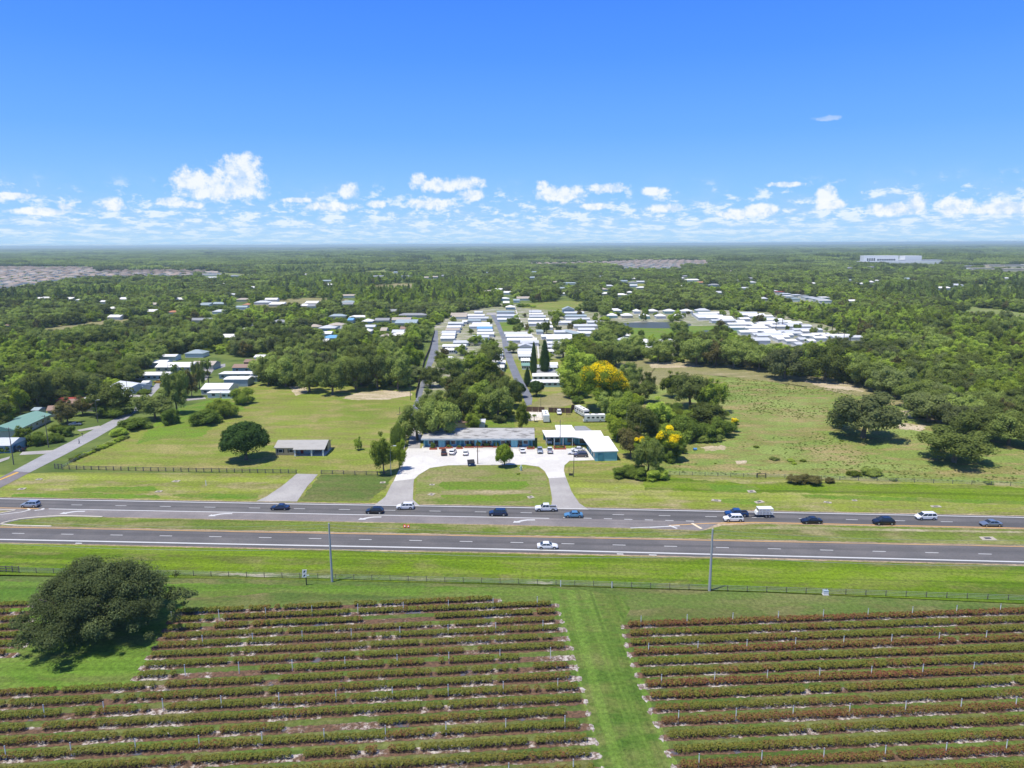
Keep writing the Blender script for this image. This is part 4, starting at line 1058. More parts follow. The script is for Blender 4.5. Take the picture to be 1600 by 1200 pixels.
# scrub that grew along the diagonal pasture fence
for i in range(14):
    f = i/13; x = 112+(196-112)*f; y = 722+(686-722)*f
    tree_px(x, y, 8+trng.uniform(0, 5), 5+trng.uniform(0, 3), 'thicket', 'weedy tuft growing in the wire fence between side road and lawn', 'weedy tufts along the diagonal fence')
for (x, y, h) in ((1300,520,28),(1318,534,22),(1328,540,20),(1222,512,22),(1212,516,20),(895,516,16),(873,508,12),(826,658,14),(1150,500,12),(1290,528,18)):
    tree_px(x, y, h*0.62, h, 'palm', 'fan palm standing among the park homes', 'palms among the park homes')

# yellow-flowering trees
def flower_tree(x, y, wpx, hpx, side, label, seed, n=9000, amount=0.8, nb=34):
    g = np.random.default_rng(seed); s = scale_at(x, y); w = wpx/s; h = hpx/s
    bl = dome_blobs(g, nb, w*0.40, w*0.34, h*0.34, h*0.52, w*0.10, -0.5, (0.4, 1.0))
    def fl(P0, bi, rng):
        top = (P0[:, 2]-h*0.55)/(h*0.4)+side*P0[:, 0]/(w*0.5)*1.5
        clump = np.sin(P0[:, 0]*1.1+seed)+np.sin(P0[:, 1]*1.3)+np.sin(P0[:, 2]*1.7)
        return (top+0.35*clump+rng.normal(0, 0.22, len(P0))) > (1.05-amount)
    V, t_, mi, ex = blob_crown(g, bl, n, 0.46, flower=fl, core=0.76)
    p = P(x, y); dr = Vector((p.x, p.y, 0)).normalized(); p = p+dr*w*0.16; PLACED.append((p.x, p.y, w/2))
    o = empty('flowering_tree', p); tag(o, label, 'tree')
    link('crown', quads_mesh('crown', V, t_, [MATS['bright_leaves'], MATS['yellow_petals']], mi, ex), o)
    trunk_mesh(g, h*0.28, 0.35, w*0.3, h*0.7).build('trunk', MATS['bark'], o)
flower_tree(940, 646, 122, 84, 0.75, 'great spreading tree with a crown half covered in yellow blossom', 5, 20000, 0.66, 52)
flower_tree(903, 622, 40, 36, -0.2, 'yellow green tree at the left foot of the great blossoming one', 6, 4000, -0.8, 20)
flower_tree(982, 650, 50, 42, 0.2, 'bright green tree right below the great blossoming one', 16, 6000, -0.7, 20)
flower_tree(1046, 722, 58, 66, -0.2, 'tree with a dome of yellow blossom and a dark foot in the thicket', 7, 8000, 0.72, 24)
flower_tree(998, 722, 34, 48, 0.0, 'small yellow-blossomed tree near the office end wall', 8, 5000, 0.55, 18)
flower_tree(1146, 676, 22, 26, 0.0, 'little yellow-blossomed tree at the right tip of the thicket', 9, 1800, 0.55, 12)

# the big oak in the foreground
def big_oak():
    g = np.random.default_rng(11); c = P(158, 938, 5.5)
    o = empty('big_live_oak', (c.x, c.y, 0)); tag(o, 'huge dark grey-green live oak standing in the near left corner beside the blueberry rows', 'tree')
    bl = [(0, 0, 7.4, 8.4, 5.0), (-5, 2, 6.0, 6.3, 4.2), (4, 3, 7.0, 6.2, 4.6), (-3, -6, 4.8, 5.2, 3.9)]
    outline = [(0,1,12.0),(25,1,12.4),(50,1,12.2),(75,1,12.6),(100,1,11.8),(125,1,11.6),(150,1,12.6),(180,1,14.0),(205,1,13.8),(230,1,14.4),(250,1,16.0),(270,1,15.2),(290,1,11.6),(315,1,9.6),(340,1,10.6)]
    for (an, _, rr) in outline:
        for f in (1.0, 0.74, 0.48):
            a_ = R(an+g.uniform(-9, 9)); r2 = rr*f*g.uniform(0.9, 1.0)-1.4; rb = g.uniform(1.5, 2.5)
            z = 2.2+9.8*(1-(f**2)*0.70)*g.uniform(0.85, 1.15)
            bl.append((math.cos(a_)*r2, math.sin(a_)*r2, z, rb, rb*0.8))
    for k in range(60):
        a_ = g.uniform(0, 2*PI); f = math.sqrt(g.uniform(0, 1)); r2 = f*11.2; rb = g.uniform(1.1, 2.0)
        bl.append((math.cos(a_)*r2, math.sin(a_)*r2, 1.8+11.2*(1-0.64*f*f)+g.uniform(-1.2, 0.8), rb, rb*0.75))
    for k in range(48):
        a_ = g.uniform(0, 2*PI); r2 = g.uniform(10.5, 15.2); rb = g.uniform(0.5, 1.2)
        bl.append((math.cos(a_)*r2, math.sin(a_)*r2, g.uniform(2.2, 6.0), rb, rb*0.7))
    bl.append((14.6, 4.6, 4.6, 1.3, 0.9)); bl.append((13.0, 4.2, 4.8, 1.6, 1.2)); bl.append((15.8, 5.2, 4.4, 0.8, 0.6))
    V, t_, mi, ex = blob_crown(g, bl, 80000, 0.30, core=0.50, inside=0.55, spread=(0.62, 1.22))
    o.scale = (0.95, 0.95, 0.97); link('crown', quads_mesh('crown', V, t_, [MATS['big_oak_leaves']], mi, ex), o)
    tb = trunk_mesh(g, 2.6, 0.75, 10.5, 10.2, 9)
    tb.build('trunk', MATS['bark'], o); PLACED.append((c.x, c.y, 13))
big_oak()
# ------------------------------------------------------------------ buildings
def in_clear(x, y):
    pl = [(-300,470),(-300,414),(155,414),(165,424),(262,425),(262,433),(160,436),(110,439),(40,454),(0,462)]; pm = [(815,418),(815,410),(1010,404),(1122,405),(1127,418),(1045,423),(960,423)]
    for q in (pl, pm):
        r_ = False
        for (a, b), (c_, e_) in zip(q, q[1:]+q[:1]):
            if (b > y) != (e_ > y) and x < (c_-a)*(y-b)/(e_-b)+a: r_ = not r_
        if r_: return True
    return False
BLD = []      # (X, Y, half width, depth) kept clear of woodland
def house(x0, x1, y, depth, roof, wall, label, cat='house', name='house', h=2.6, kind='gable', rise=None, group=None, windows=0, door=False, rz=0.0, over=0.35, loc=None, w=None, trim=True, axis='x'):
    """front wall foot runs from pixel x0 to x1 at line y; the house extends depth metres behind it"""
    xc = (x0+x1)/2; s = scale_at(xc, y); p = P(xc, y) if loc is None else loc
    w = (x1-x0)/s if w is None else w
    o = empty(name, (p.x, p.y, 0.02), rz); tag(o, label, cat, group)
    hx = w/2
    BLD.append((p.x, p.y, hx+1.5, depth))
    MB().box(-hx+over*0.6, hx-over*0.6, 0, depth-over, 0, h).build('wall', MATS[wall], o)
    rise = (depth*0.16 if kind != 'flat' else 0) if rise is None else rise
    b = MB(); X0, X1, Y0, Y1 = -hx-over*0.3, hx+over*0.3, -over, depth
    th = 0.14
    if kind == 'flat':
        b.hexa([(X0,Y0,h+0.002),(X1,Y0,h+0.002),(X1,Y1,h+0.002),(X0,Y1,h+0.002)], [(X0,Y0,h+0.16),(X1,Y0,h+0.16),(X1,Y1,h+0.16+rise),(X0,Y1,h+0.16+rise)])
    elif kind == 'gable':
        if axis == 'x':
            ym = (Y0+Y1)/2
            b.add([(X0,Y0,h),(X1,Y0,h),(X1,Y1,h),(X0,Y1,h),(X0,Y0,h+th),(X1,Y0,h+th),(X1,Y1,h+th),(X0,Y1,h+th),(X0,ym,h+th+rise),(X1,ym,h+th+rise)],
                  [(3,2,1,0),(0,1,5,4),(2,3,7,6),(4,5,9,8),(6,7,8,9),(1,2,6,9,5),(3,0,4,8,7)])
        else:
            b.add([(X0,Y0,h),(X1,Y0,h),(X1,Y1,h),(X0,Y1,h),(X0,Y0,h+th),(X1,Y0,h+th),(X1,Y1,h+th),(X0,Y1,h+th),(0,Y0,h+th+rise),(0,Y1,h+th+rise)],
                  [(3,2,1,0),(1,2,6,5),(3,0,4,7),(5,6,9,8),(7,4,8,9),(0,1,5,8,4),(2,3,7,9,6)])
    else:       # hip
        ym = (Y0+Y1)/2; k = min((X1-X0)/2, (Y1-Y0)/2)*0.95
        b.add([(X0,Y0,h),(X1,Y0,h),(X1,Y1,h),(X0,Y1,h),(X0,Y0,h+th),(X1,Y0,h+th),(X1,Y1,h+th),(X0,Y1,h+th),(X0+k,ym,h+th+rise),(X1-k,ym,h+th+rise)],
              [(3,2,1,0),(0,1,5,4),(1,2,6,5),(2,3,7,6),(3,0,4,7),(4,5,9,8),(6,7,8,9),(5,6,9),(7,4,8)])
    b.build('roof', MATS[roof], o)
    if windows:
        n = windows
        for i in range(n):
            cx = -hx+w*(i+0.5)/n
            if door and i == n//2:
                MB().box(cx-0.45, cx+0.45, -0.05, 0.02, 0.05, 2.05).build('door', MATS['teal_dark' if 'teal' in wall else 'white_paint'], o); continue
            ww = min(0.75, w/n*0.32)
            f = MB().box(cx-ww-0.08, cx+ww+0.08, -0.05, 0.02, 0.95, 2.1).build('window', MATS['white_paint'], o)
            MB().box(cx-ww, cx+ww, -0.08, -0.045, 1.03, 2.02).build('pane', MATS['window_glass'], f)
    return o

# --- tan brick house with open porch
def tan_house():
    x0, x1, y = 430, 501, 711.5
    s = scale_at(465, y); w = 16.6; p = P(431, y); o = empty('tan_brick_house', (p.x, p.y, 0.02)); D = 8.6; h = 2.6
    tag(o, 'tan brick bungalow with grey roof, red door and open carport on the left lawn', 'house'); BLD.append((p.x+8, p.y, 10, 9))
    s1 = 6.6; s2 = 12.2
    MB().box(0, s1, 0, D, 0, h).build('wall', MATS['tan_brick'], o)
    MB().box(s1+0.004, s2, 1.7, D, 0, h).build('porch_wall', MATS['greyblue_wall'], o)
    MB().box(s2, w, D-0.2, D-0.003, 0, h).build('carport_back_wall', MATS['tan_brick'], o)
    MB().box(w-0.2, w, 4.6, D-0.21, 0, h).build('carport_side_wall', MATS['tan_brick'], o)
    MB().box(s1+0.005, w+0.4, -0.9, D-0.25, -0.02, 0.06).build('concrete_floor', MATS['concrete'], o)
    r = MB(); ov = 0.45; rd = 1.55; ym = D/2+0.2
    # front slope left part and deeper right part over the porch
    def slope(xa, xb, yf, zf):
        r.hexa([(xa, yf, zf), (xb, yf, zf), (xb, ym, h+rd-0.16), (xa, ym, h+rd-0.16)], [(xa, yf, zf+0.16), (xb, yf, zf+0.16), (xb, ym, h+rd), (xa, ym, h+rd)])
    slope(-ov, s1-0.3, -ov, h-0.02); slope(s1-0.296, w+ov, -1.5, h-0.35)
    r.hexa([(-ov, ym+0.003, h+rd-0.16), (w+ov, ym+0.003, h+rd-0.16), (w+ov, D+ov, h-0.02), (-ov, D+ov, h-0.02)], [(-ov, ym+0.003, h+rd), (w+ov, ym+0.003, h+rd), (w+ov, D+ov, h+0.14), (-ov, D+ov, h+0.14)])
    r.build('roof', MATS['roof_grey_shingle'], o)
    MB().add([(w-0.15, 0.4, h), (w-0.15, D, h), (w-0.15, ym, h+rd-0.25), (w-0.02, 0.4, h), (w-0.02, D, h), (w-0.02, ym, h+rd-0.25)], [(0,1,2),(5,4,3),(0,2,5,3),(1,4,5,2),(0,3,4,1)]).build('gable_panel', MATS['tan_brick'], o)
    MB().add([(0.02, 0.1, h), (0.02, D, h), (0.02, ym, h+rd-0.25), (0.15, 0.1, h), (0.15, D, h), (0.15, ym, h+rd-0.25)], [(0,1,2),(5,4,3),(0,2,5,3),(1,4,5,2),(0,3,4,1)]).build('gable_panel', MATS['tan_brick'], o)
    for cx in (s1+0.3, s2+0.3, w-0.2):
        MB().box(cx-0.24, cx+0.24, -1.3, -0.95, 0, h-0.2).build('porch_column', MATS['white_wall'], o)
    for cx in (1.7, 5.3):
        f = MB().box(cx-0.75, cx+0.75, -0.07, 0.0, 0.95, 2.15).build('window', MATS['white_paint'], o)
        MB().box(cx-0.65, cx+0.65, -0.10, -0.068, 1.03, 2.07).build('pane', MATS['window_glass'], f)
        for sx in (-1, 1): MB().box(cx+sx*0.98-0.2, cx+sx*0.98+0.2, -0.09, 0.0, 0.95, 2.15).build('shutter', MATS['sign_black'], f)
    MB().box(8.0, 8.95, 1.62, 1.70, 0.06, 2.15).build('door', MATS['door_red'], o)
    f = MB().box(9.3, 10.0, 1.60, 1.70, 1.1, 2.0).build('window', MATS['white_paint'], o)
    MB().box(9.36, 9.94, 1.57, 1.60, 1.16, 1.94).build('pane', MATS['window_glass'], f)
stained_roof('roof_grey_shingle', (0.40, 0.385, 0.36), (0.29, 0.28, 0.26), 0.4, rand=0)
tan_house()

# --- the motel: long low block with a weathered shed roof
def motel():
    A = P(662, 699.5); B = P(832, 699.5); w = (B-A).length; rz = math.atan2((B-A).y, (B-A).x)
    o = empty('motel_building', (A.x, A.y, 0.03), rz); D = 11.5; h = 3.0
    tag(o, 'long low teal motel block with a stained grey roof and recessed dark room fronts', 'motel'); BLD.append((A.x+w/2, A.y, w/2+3, 14))
    MB().box(0, w, 1.35, D, 0, h).build('wall', MATS['teal_wall'], o)
    MB().box(-0.6, w+0.6, -1.1, 1.34, -0.02, 0.10).build('walkway', MATS['concrete'], o)
    MB().hexa([(-0.8,-0.5,h+0.02),(w+0.8,-0.5,h+0.02),(w+0.8,D+0.5,h+0.02),(-0.8,D+0.5,h+0.02)], [(-0.8,-0.5,h+0.32),(w+0.8,-0.5,h+0.32),(w+0.8,D+0.5,h+0.95),(-0.8,D+0.5,h+0.95)]).build('roof', MATS['roof_motel'], o)
    MB().box(-0.82, w+0.82, -0.58, -0.50, h-0.16, h+0.40).build('fascia', MATS['fascia_teal'], o)
    MB().box(-0.9, w+0.9, D+0.50, D+0.62, h+0.6, h+1.05).build('rear_fascia', MATS['wood_grey'], o)
    units = 6; uw = w/units
    for i in range(units):
        x = uw*i; mir = i % 2
        def X(a): return x+(uw-a if mir else a)
        def bx(a, b_): q = sorted((X(a), X(b_))); return q
        a, b_ = bx(0.35, 1.25); MB().box(a, b_, 1.28, 1.345, 0.1, 2.15).build('door', MATS['teal_dark'], o)
        a, b_ = bx(1.6, 3.2); f = MB().box(a, b_, 1.27, 1.345, 0.9, 2.2).build('window', MATS['white_paint'], o); MB().box(a+0.08, b_-0.08, 1.235, 1.268, 0.98, 2.12).build('pane', MATS['window_glass'], f)
        a, b_ = bx(3.6, 5.0); f = MB().box(a, b_, 1.27, 1.345, 0.2, 2.3).build('window', MATS['teal_dark'], o); MB().box(a+0.07, b_-0.07, 1.235, 1.268, 0.28, 2.22).build('pane', MATS['window_glass'], f)
        # projecting wing wall between pairs of rooms
        a, b_ = bx(5.25, uw-0.02); MB().box(a, b_, 0.15, 1.347, 0.1, h-0.02).build('wing_wall', MATS['teal_wall'], o)
        MB().box(X(0.05)-0.07, X(0.05)+0.07, -0.42, -0.28, 0.1, h-0.17).build('post', MATS['teal_dark'], o)
    return A, w, rz
simple('fascia_teal', (0.42, 0.50, 0.52), 0.7, 0.1)
MA, MW, MRZ = motel()
def mloc(u, v): return Vector((MA.x+math.cos(MRZ)*u-math.sin(MRZ)*v, MA.y+math.sin(MRZ)*u+math.cos(MRZ)*v, 0.08))
# planters and potted shrubs in front of the rooms
def planter(px, py, w, d, label, plant=0.7, cone=False, loc=None):
    p = P(px, py, 0.08) if loc is None else loc
    o = empty('brick_planter', p); tag(o, label, 'planter', None)
    b = MB()
    for (a, c_, e_, f_) in ((-w/2, w/2, -d/2, -d/2+0.18), (-w/2, w/2, d/2-0.18, d/2), (-w/2, -w/2+0.18, -d/2+0.181, d/2-0.181), (w/2-0.18, w/2, -d/2+0.181, d/2-0.181)): b.box(a, c_, e_, f_, 0, 0.5)
    b.build('brick_rim', MATS['brick_red'], o)
    MB().box(-w/2+0.185, w/2-0.185, -d/2+0.185, d/2-0.185, 0, 0.4).build('soil', MATS['stem_wood'], o)
    if plant:
        q = empty('planter_shrub', (p.x, p.y, p.z+0.38)); q.scale = (w*0.075, d*0.09, plant/6.0); tag(q, 'shrub growing in the '+label, 'shrub')
        link('foliage', PROTO['shrub'][int(px) % 2][0], q); link('stems', PROTO['shrub'][0][1], q)
pl = [(677,702,2.6,1.2,'brick planter at the far left end of the motel front',1.9),(691,701.5,2.2,1.0,'brick planter left of the dark parked car',0),(702,700.5,2.4,1.0,'brick planter above the gap between the first two parked cars',0.9),
      (718,701,2.2,1.1,'brick planter between the two white parked cars',0.8),(733,699.5,3.2,1.0,'long brick planter right of the third parked car',0.9),(748,699,2.8,1.3,'brick planter at the foot of the brown pole',1.7),
      (761,698.5,3.4,1.2,'wide brick planter right of the brown pole',1.0),(776,699,2.6,1.2,'brick planter above the round-headed tree',1.6),(792,699,2.4,1.1,'brick planter right of the round-headed tree',1.3),
      (803.5,698,3.2,1.2,'brick planter left of the white-blue parked car',1.2),(829,701,2.6,1.6,'brick planter between motel and office',0.5),(883,691.5,3.0,1.2,'brick planter with a clipped hedge at the office front',2.2),
      (895,695.5,1.4,1.2,'small brick planter by the office corner',0.9)]
for q in pl: planter(*q)
planter(874.5, 700.5, 4.2, 3.0, 'large brick planter ring around the tall dark pole', 0.25)

# --- office: white roofed L
def office():
    o = empty('office_building', P(900, 700, 0.03)); O = o.location.copy()
    tag(o, 'teal L-shaped office building with a bright white flat roof and a carport bay', 'office')
    zt = 3.4
    def rp(x, y, z=zt+0.03): q = P(x, y, z); return (q.x-O.x, q.y-O.y)
    main = [rp(852.5,682.5), rp(895,682.5), rp(911,684.5), rp(926.5,705.5), rp(966.5,704.5), rp(951,681.5), rp(943.5,681.5), rp(938.5,672.5), rp(899,672.8), rp(893,664), rp(867,664), rp(869,671.8), rp(847,672.3)]
    MB().prism(main, zt-0.28, zt).build('roof', MATS['roof_office'], o)
    # bodies under the roof
    def inset(pts, k):
        c = Vector((sum(p[0] for p in pts)/len(pts), sum(p[1] for p in pts)/len(pts)))
        return [tuple(c+(Vector(p)-c)*k) for p in pts]
    a, b_, c_, d_ = rp(852.5,682.5), rp(911,684.5), rp(938.5,672.5), rp(847,672.3)
    L0 = P(866, 699).x-O.x
    yf = a[1]+1.3
    MB().prism([(L0, yf+0.4), (b_[0]+2.0, yf+0.2), (c_[0]-0.4, c_[1]-0.5), (L0, d_[1]-0.6)], 0, zt-0.283).build('wall', MATS['teal_wall'], o)
    MB().prism([(d_[0]+0.4, d_[1]-0.75), (L0-0.01, d_[1]-0.75), (L0-0.01, d_[1]-0.55), (d_[0]+0.4, d_[1]-0.55)], 0, zt-0.283).build('carport_back_wall', MATS['teal_dark'], o)
    wing = [rp(926.5,705.5), rp(966.5,704.5), rp(951,681.5), rp(911,684.5)]
    w0 = [(wing[0][0]+0.35, wing[0][1]+0.35), (wing[1][0]-0.35, wing[1][1]+0.35), (wing[2][0]-0.35, wing[2][1]), (wing[3][0]+1.3, wing[3][1])]
    w0[0] = (w0[0][0]+0.5, w0[0][1])
    MB().prism(w0, 0, zt-0.286).build('wing_wall', MATS['teal_wall'], o)
    ew = w0[1][0]-w0[0][0]; ex = w0[0][0]; ey = w0[0][1]
    MB().box(ex+0.9, ex+2.6, ey-0.06, ey-0.005, 0.1, 2.6).build('end_door', MATS['teal_dark'], o)
    # doors and windows on the inner long face of the wing
    A = Vector((w0[3][0], w0[3][1])); B = Vector((w0[0][0], w0[0][1])); d = (B-A); L = d.length; d.normalize(); n = Vector((-abs(d.y), -d.x if d.x < 0 else d.x*-1)); n = Vector((d.y, -d.x)); 
    if n.x > 0: n = -n
    for k in range(7):
        u = 0.8+k*(L-1.6)/7; q0 = A+d*u; q1 = A+d*(u+(1.0 if k % 2 else 1.7)); z0, z1 = (0.08, 2.2) if k % 2 else (0.9, 2.2)
        f = MB().hexa([(*(q0+n*0.01), z0), (*(q1+n*0.01), z0), (*(q1+n*0.07), z0), (*(q0+n*0.07), z0)], [(*(q0+n*0.01), z1), (*(q1+n*0.01), z1), (*(q1+n*0.07), z1), (*(q0+n*0.07), z1)])
        f.build('door' if k % 2 else 'window', MATS['teal_dark' if k % 2 else 'window_glass'], o)
    # front of the main part
    xs = [(L0+0.5, 1.9, 0.9, 2.4, 0), (L0+3.0, 1.0, 0.1, 2.3, 1), (L0+4.8, 2.2, 0.9, 2.4, 0), (L0+7.6, 1.1, 0.1, 2.4, 1), (L0+9.2, 2.2, 0.6, 2.4, 0)]
    slope = ((yf+0.2)-(yf+0.4))/((b_[0]+2.0)-L0)
    for (x, ww, z0, z1, dr) in xs:
        y0 = yf+0.4+slope*(x-L0)-0.03
        MB().box(x, x+ww, y0-0.05, y0, z0, z1).build('door' if dr else 'window', MATS['teal_dark' if dr else 'window_glass'], o)
    for px_ in (853.5, 866, 880, 894.5):
        q = rp(px_, 682.6); MB().box(q[0]-0.1, q[0]+0.1, q[1]+0.15, q[1]+0.35, 0, zt-0.284).build('post', MATS['white_wall'], o)
    BLD.append((O.x+2, O.y, 16, 22))
    # lower grey lean-to behind
    g = [rp(899,672,2.6), rp(925,672.2,2.6), rp(914,665,2.6), rp(897,665.4,2.6)]
    MB().prism(g, 2.3, 2.5).build('lean_to_roof', MATS['roof_grey'], o)
    MB().prism(inset(g, 0.92), 0, 2.298).build('lean_to_wall', MATS['white_wall'], o)
office()

# --- houses on the left
def diag_house(ax, ay, bx, by, depth, roof, wall, label, h=2.7, rise=1.4, name='house', kind='gable', windows=5, over=0.5, setback=0.0):
    """long axis along the line A-B (pixels of the front wall foot), body behind it"""
    A, B = P(ax, ay), P(bx, by); w = (B-A).length; rz = math.atan2((B-A).y, (B-A).x)
    n = Vector((-math.sin(rz), math.cos(rz), 0)); c = (A+B)/2+n*setback
    return house(0, 1, 700, depth, roof, wall, label, name=name, h=h, rise=rise, kind=kind, rz=rz, loc=c, w=w, windows=windows, over=over)
diag_house(26, 684, 80, 658, 11.0, 'roof_green', 'cream_wall', 'long house with a faded green metal roof beside the side road', rise=1.7, windows=6)
diag_house(74, 652, 100, 650, 8, 'roof_brown', 'cream_wall', 'low front wing with a brown shingle roof behind the blossoming tree', rise=1.3, windows=2, name='house')
house(100, 146, 643, 10, 'roof_brown', 'cream_wall', 'brown shingle-roofed house behind the grey-green tree', rise=1.8, windows=3)
house(88, 118, 636, 8, 'roof_red', 'wood_brown', 'long low shed with a rusty red roof behind the brown-roofed house', name='shed', cat='shed', rise=0.9)
house(124, 144, 634, 6, 'roof_white', 'white_wall', 'white flat-roofed annex behind the brown roof', name='annex', cat='shed', kind='flat')
house(-12, 18, 708, 10, 'roof_silver', 'blue_wall', 'blue-walled house with a pale metal roof at the left edge of the picture', rise=1.5, windows=3)
house(142, 149, 624, 3, 'roof_white', 'white_wall', 'tiny white shed among the trees above the side road', name='shed', cat='shed', h=2.3)
house(50, 62, 651, 5, 'roof_bluegrey', 'green_wall', 'small pale shed half hidden behind the green roof', name='shed', cat='shed')
diag_house(172, 612, 200, 617, 12, 'roof_silver', 'white_wall', 'white house with a grey-blue roof above the side road, main part', rise=1.7, windows=6)
house(200, 224, 613, 8, 'roof_bluegrey', 'white_wall', 'white annex with a blue-grey roof joined to the house above the side road', name='annex', cat='house', rise=1.0, windows=3)
house(222, 233, 606, 4, 'roof_white', 'white_wall', 'small white outbuilding right of the blue-grey annex', name='shed', cat='shed', windows=1)
house(211, 264, 594, 9, 'roof_white', 'greyblue_wall', 'long white-roofed house with blue-grey walls behind the lawn', rise=1.0, windows=6)
house(243, 300, 581, 12, 'roof_white', 'cream_wall', 'wide white-roofed house with pale walls beside the tan roof', rise=1.9, windows=5)
house(232, 260, 574, 9, 'roof_white', 'greyblue_wall', 'white-roofed house at the left of the pale-walled one', rise=1.0, windows=3)
house(248, 275, 564, 8, 'roof_white', 'white_wall', 'white-roofed home just behind the wide pale-walled house', rise=0.9)
house(289, 318, 559, 10, 'roof_bluegrey', 'white_wall', 'grey-green hip-roofed house above the tan roof', kind='hip', rise=1.9)
house(298, 334, 578, 11, 'roof_tan', 'cream_wall', 'tan and orange roofed house left of the grey driveway', rise=1.6)
house(363, 393, 582, 8, 'roof_brown', 'blue_wall', 'blue-walled house with a brown roof beside the wood', rise=1.5, windows=2)
house(381, 405, 573, 8, 'roof_brown', 'wood_brown', 'brown-roofed house half behind the blue-walled one', rise=1.3)
house(397, 413, 565, 8, 'roof_white', 'white_wall', 'white-roofed home in the gap of the wood', rise=1.0)
house(342, 404, 592, 8, 'roof_white', 'greyblue_wall', 'long flat white-roofed building behind the blue garage', kind='flat', windows=5)
house(350, 388, 604, 9, 'roof_white', 'greyblue_wall', 'blue-grey garage with a white roof and no windows', kind='gable', rise=0.5, h=3.6, cat='garage', name='garage')
house(389, 403, 597, 7, 'roof_silver', 'greyblue_wall', 'small annex at the right end of the blue-grey garage', rise=0.7, cat='shed', name='annex', windows=1)
house(314, 358, 617, 13, 'roof_white', 'white_wall', 'white house with a pale metal roof above the bright lawn', rise=1.8, windows=3)
house(324, 344, 622, 5, 'roof_white', 'white_wall', 'white carport in front of the pale metal roof', kind='flat', cat='carport', name='carport', h=2.4, windows=1)
house(346, 363, 623, 6, 'roof_silver', 'white_wall', 'small white-walled wing right of the carport', rise=0.6, cat='house', name='annex', windows=2)
# cottage and bits behind the motel
house(706, 734, 671, 9, 'roof_brown', 'cream_wall', 'brown-roofed cottage under the trees behind the motel', rise=1.8)
house(748, 758, 671, 6, 'roof_silver', 'white_wall', 'pale shed left of the bright back lawn', name='shed', cat='shed', kind='flat')

# --- houses scattered in the woodland, all small in the picture
SC_ = [(151,172,475,'white'),(166,186,486,'white'),(226,243,491,'white'),(260,280,492,'terra'),(296,332,505,'grey'),(3,22,514,'brown'),(364,386,484,'bluegrey'),(379,391,480,'terra'),(342,366,533,'white'),
 (371,391,521,'white'),(384,402,514,'silver'),(497,523,518,'silver'),(500,518,527,'white'),(503,538,534,'blue'),(500,512,541,'white'),(545,575,500,'white'),(543,552,505,'blue'),(565,582,507,'white'),
 (570,586,516,'silver'),(566,580,523,'white'),(594,604,522,'tan'),(594,612,531,'tan'),(612,634,525,'silver'),(610,640,530,'white'),(625,640,519,'brown'),(622,666,497,'grey'),(704,730,497,'tan'),
 (781,796,470,'white'),(786,796,477,'white'),(790,805,484,'white'),(802,812,473,'bluegrey'),(815,828,469,'silver'),(824,838,436,'bluegrey'),(878,904,445,'bluegrey'),(933,955,462,'white'),(936,950,455,'tan'),
 (875,888,462,'white'),(980,990,460,'white'),(995,1012,443,'silver'),(1071,1095,440,'white'),(1090,1104,444,'terra'),(1108,1126,448,'grey'),(1154,1170,453,'silver'),(1062,1068,450,'white'),(822,830,423,'white'),
 (472,483,431,'white'),(582,602,434,'grey'),(624,644,434,'grey'),(662,672,436,'tan'),(684,700,433,'grey'),(675,684,435,'tan'),(345,352,446,'white'),(320,340,427,'tan'),(357,372,433,'grey'),
 (315,345,431,'grey'),(317,340,436,'silver'),(390,402,452,'white'),(118,130,472,'white'),(55,64,470,'white'),(1464,1489,453,'white'),(1327,1338,474,'white'),(1190,1200,470,'silver'),(240,252,396,'white'),(1362,1376,441,'white')]
for i, (a, b_, y, rf) in enumerate(SC_):
    d_ = 9+(i % 3)*1.5 if y > 440 else 13
    house(a, b_, y, d_, 'roof_'+rf, ('white_wall', 'cream_wall', 'greyblue_wall')[i % 3], '%s-roofed house in a gap of the woodland' % rf.replace('terra', 'terracotta').replace('bluegrey', 'blue grey'),
          name='woodland_house', kind=('gable', 'hip')[i % 2], rise=d_*0.16, group='%s roofs scattered through the woodland' % rf)
# further small roofs, only specks in the picture
rgh = random.Random(77); FARH = []
for (xa, xb, ya, yb, n_) in ((20,640,432,480,14),(150,420,470,505,6),(430,640,478,520,12),(800,1190,424,470,24),(700,800,455,470,3),(1200,1590,426,450,8),(230,480,398,412,8),(500,790,408,432,6),(820,1500,390,400,8)):
    for k in range(n_):
        x_, y_ = rgh.uniform(xa, xb), rgh.uniform(ya, yb); w_ = rgh.uniform(10, 19)*scale_at(x_, y_)
        if any(abs(x_-q[0]) < 14 and abs(y_-q[1]) < 3 for q in FARH) or in_clear(x_, y_): continue
        FARH.append((x_, y_)); rf = rgh.choice(('white', 'white', 'silver', 'bluegrey', 'tan', 'grey'))
        house(x_-w_/2, x_+w_/2, y_, rgh.uniform(8, 13), 'roof_'+rf, rgh.choice(('white_wall', 'cream_wall')), '%s-roofed house in a gap of the woodland' % rf.replace('bluegrey', 'blue grey'),
              name='woodland_house', kind=rgh.choice(('gable', 'hip', 'flat')), rise=1.8, group='%s roofs scattered through the woodland' % rf)
# buildings and vehicles yard on the right
for i, (a, b_, y, rf) in enumerate([(1205,1216,459,'white'),(1214,1226,461,'red'),(1222,1236,464,'silver'),(1228,1240,468,'white'),(1240,1254,466,'silver'),(1252,1264,467,'grey'),(1258,1276,470,'silver'),(1270,1290,472,'silver'),(1284,1297,470,'white'),(1236,1250,472,'bluegrey'),(1280,1300,475,'white')]):
    house(a, b_, y, 14, 'roof_'+rf, 'white_wall', 'storage shed with a pale roof in the yard cut into the right-hand woods', name='storage_shed', cat='shed', kind='flat', group='sheds of the yard in the right-hand woods', h=4)

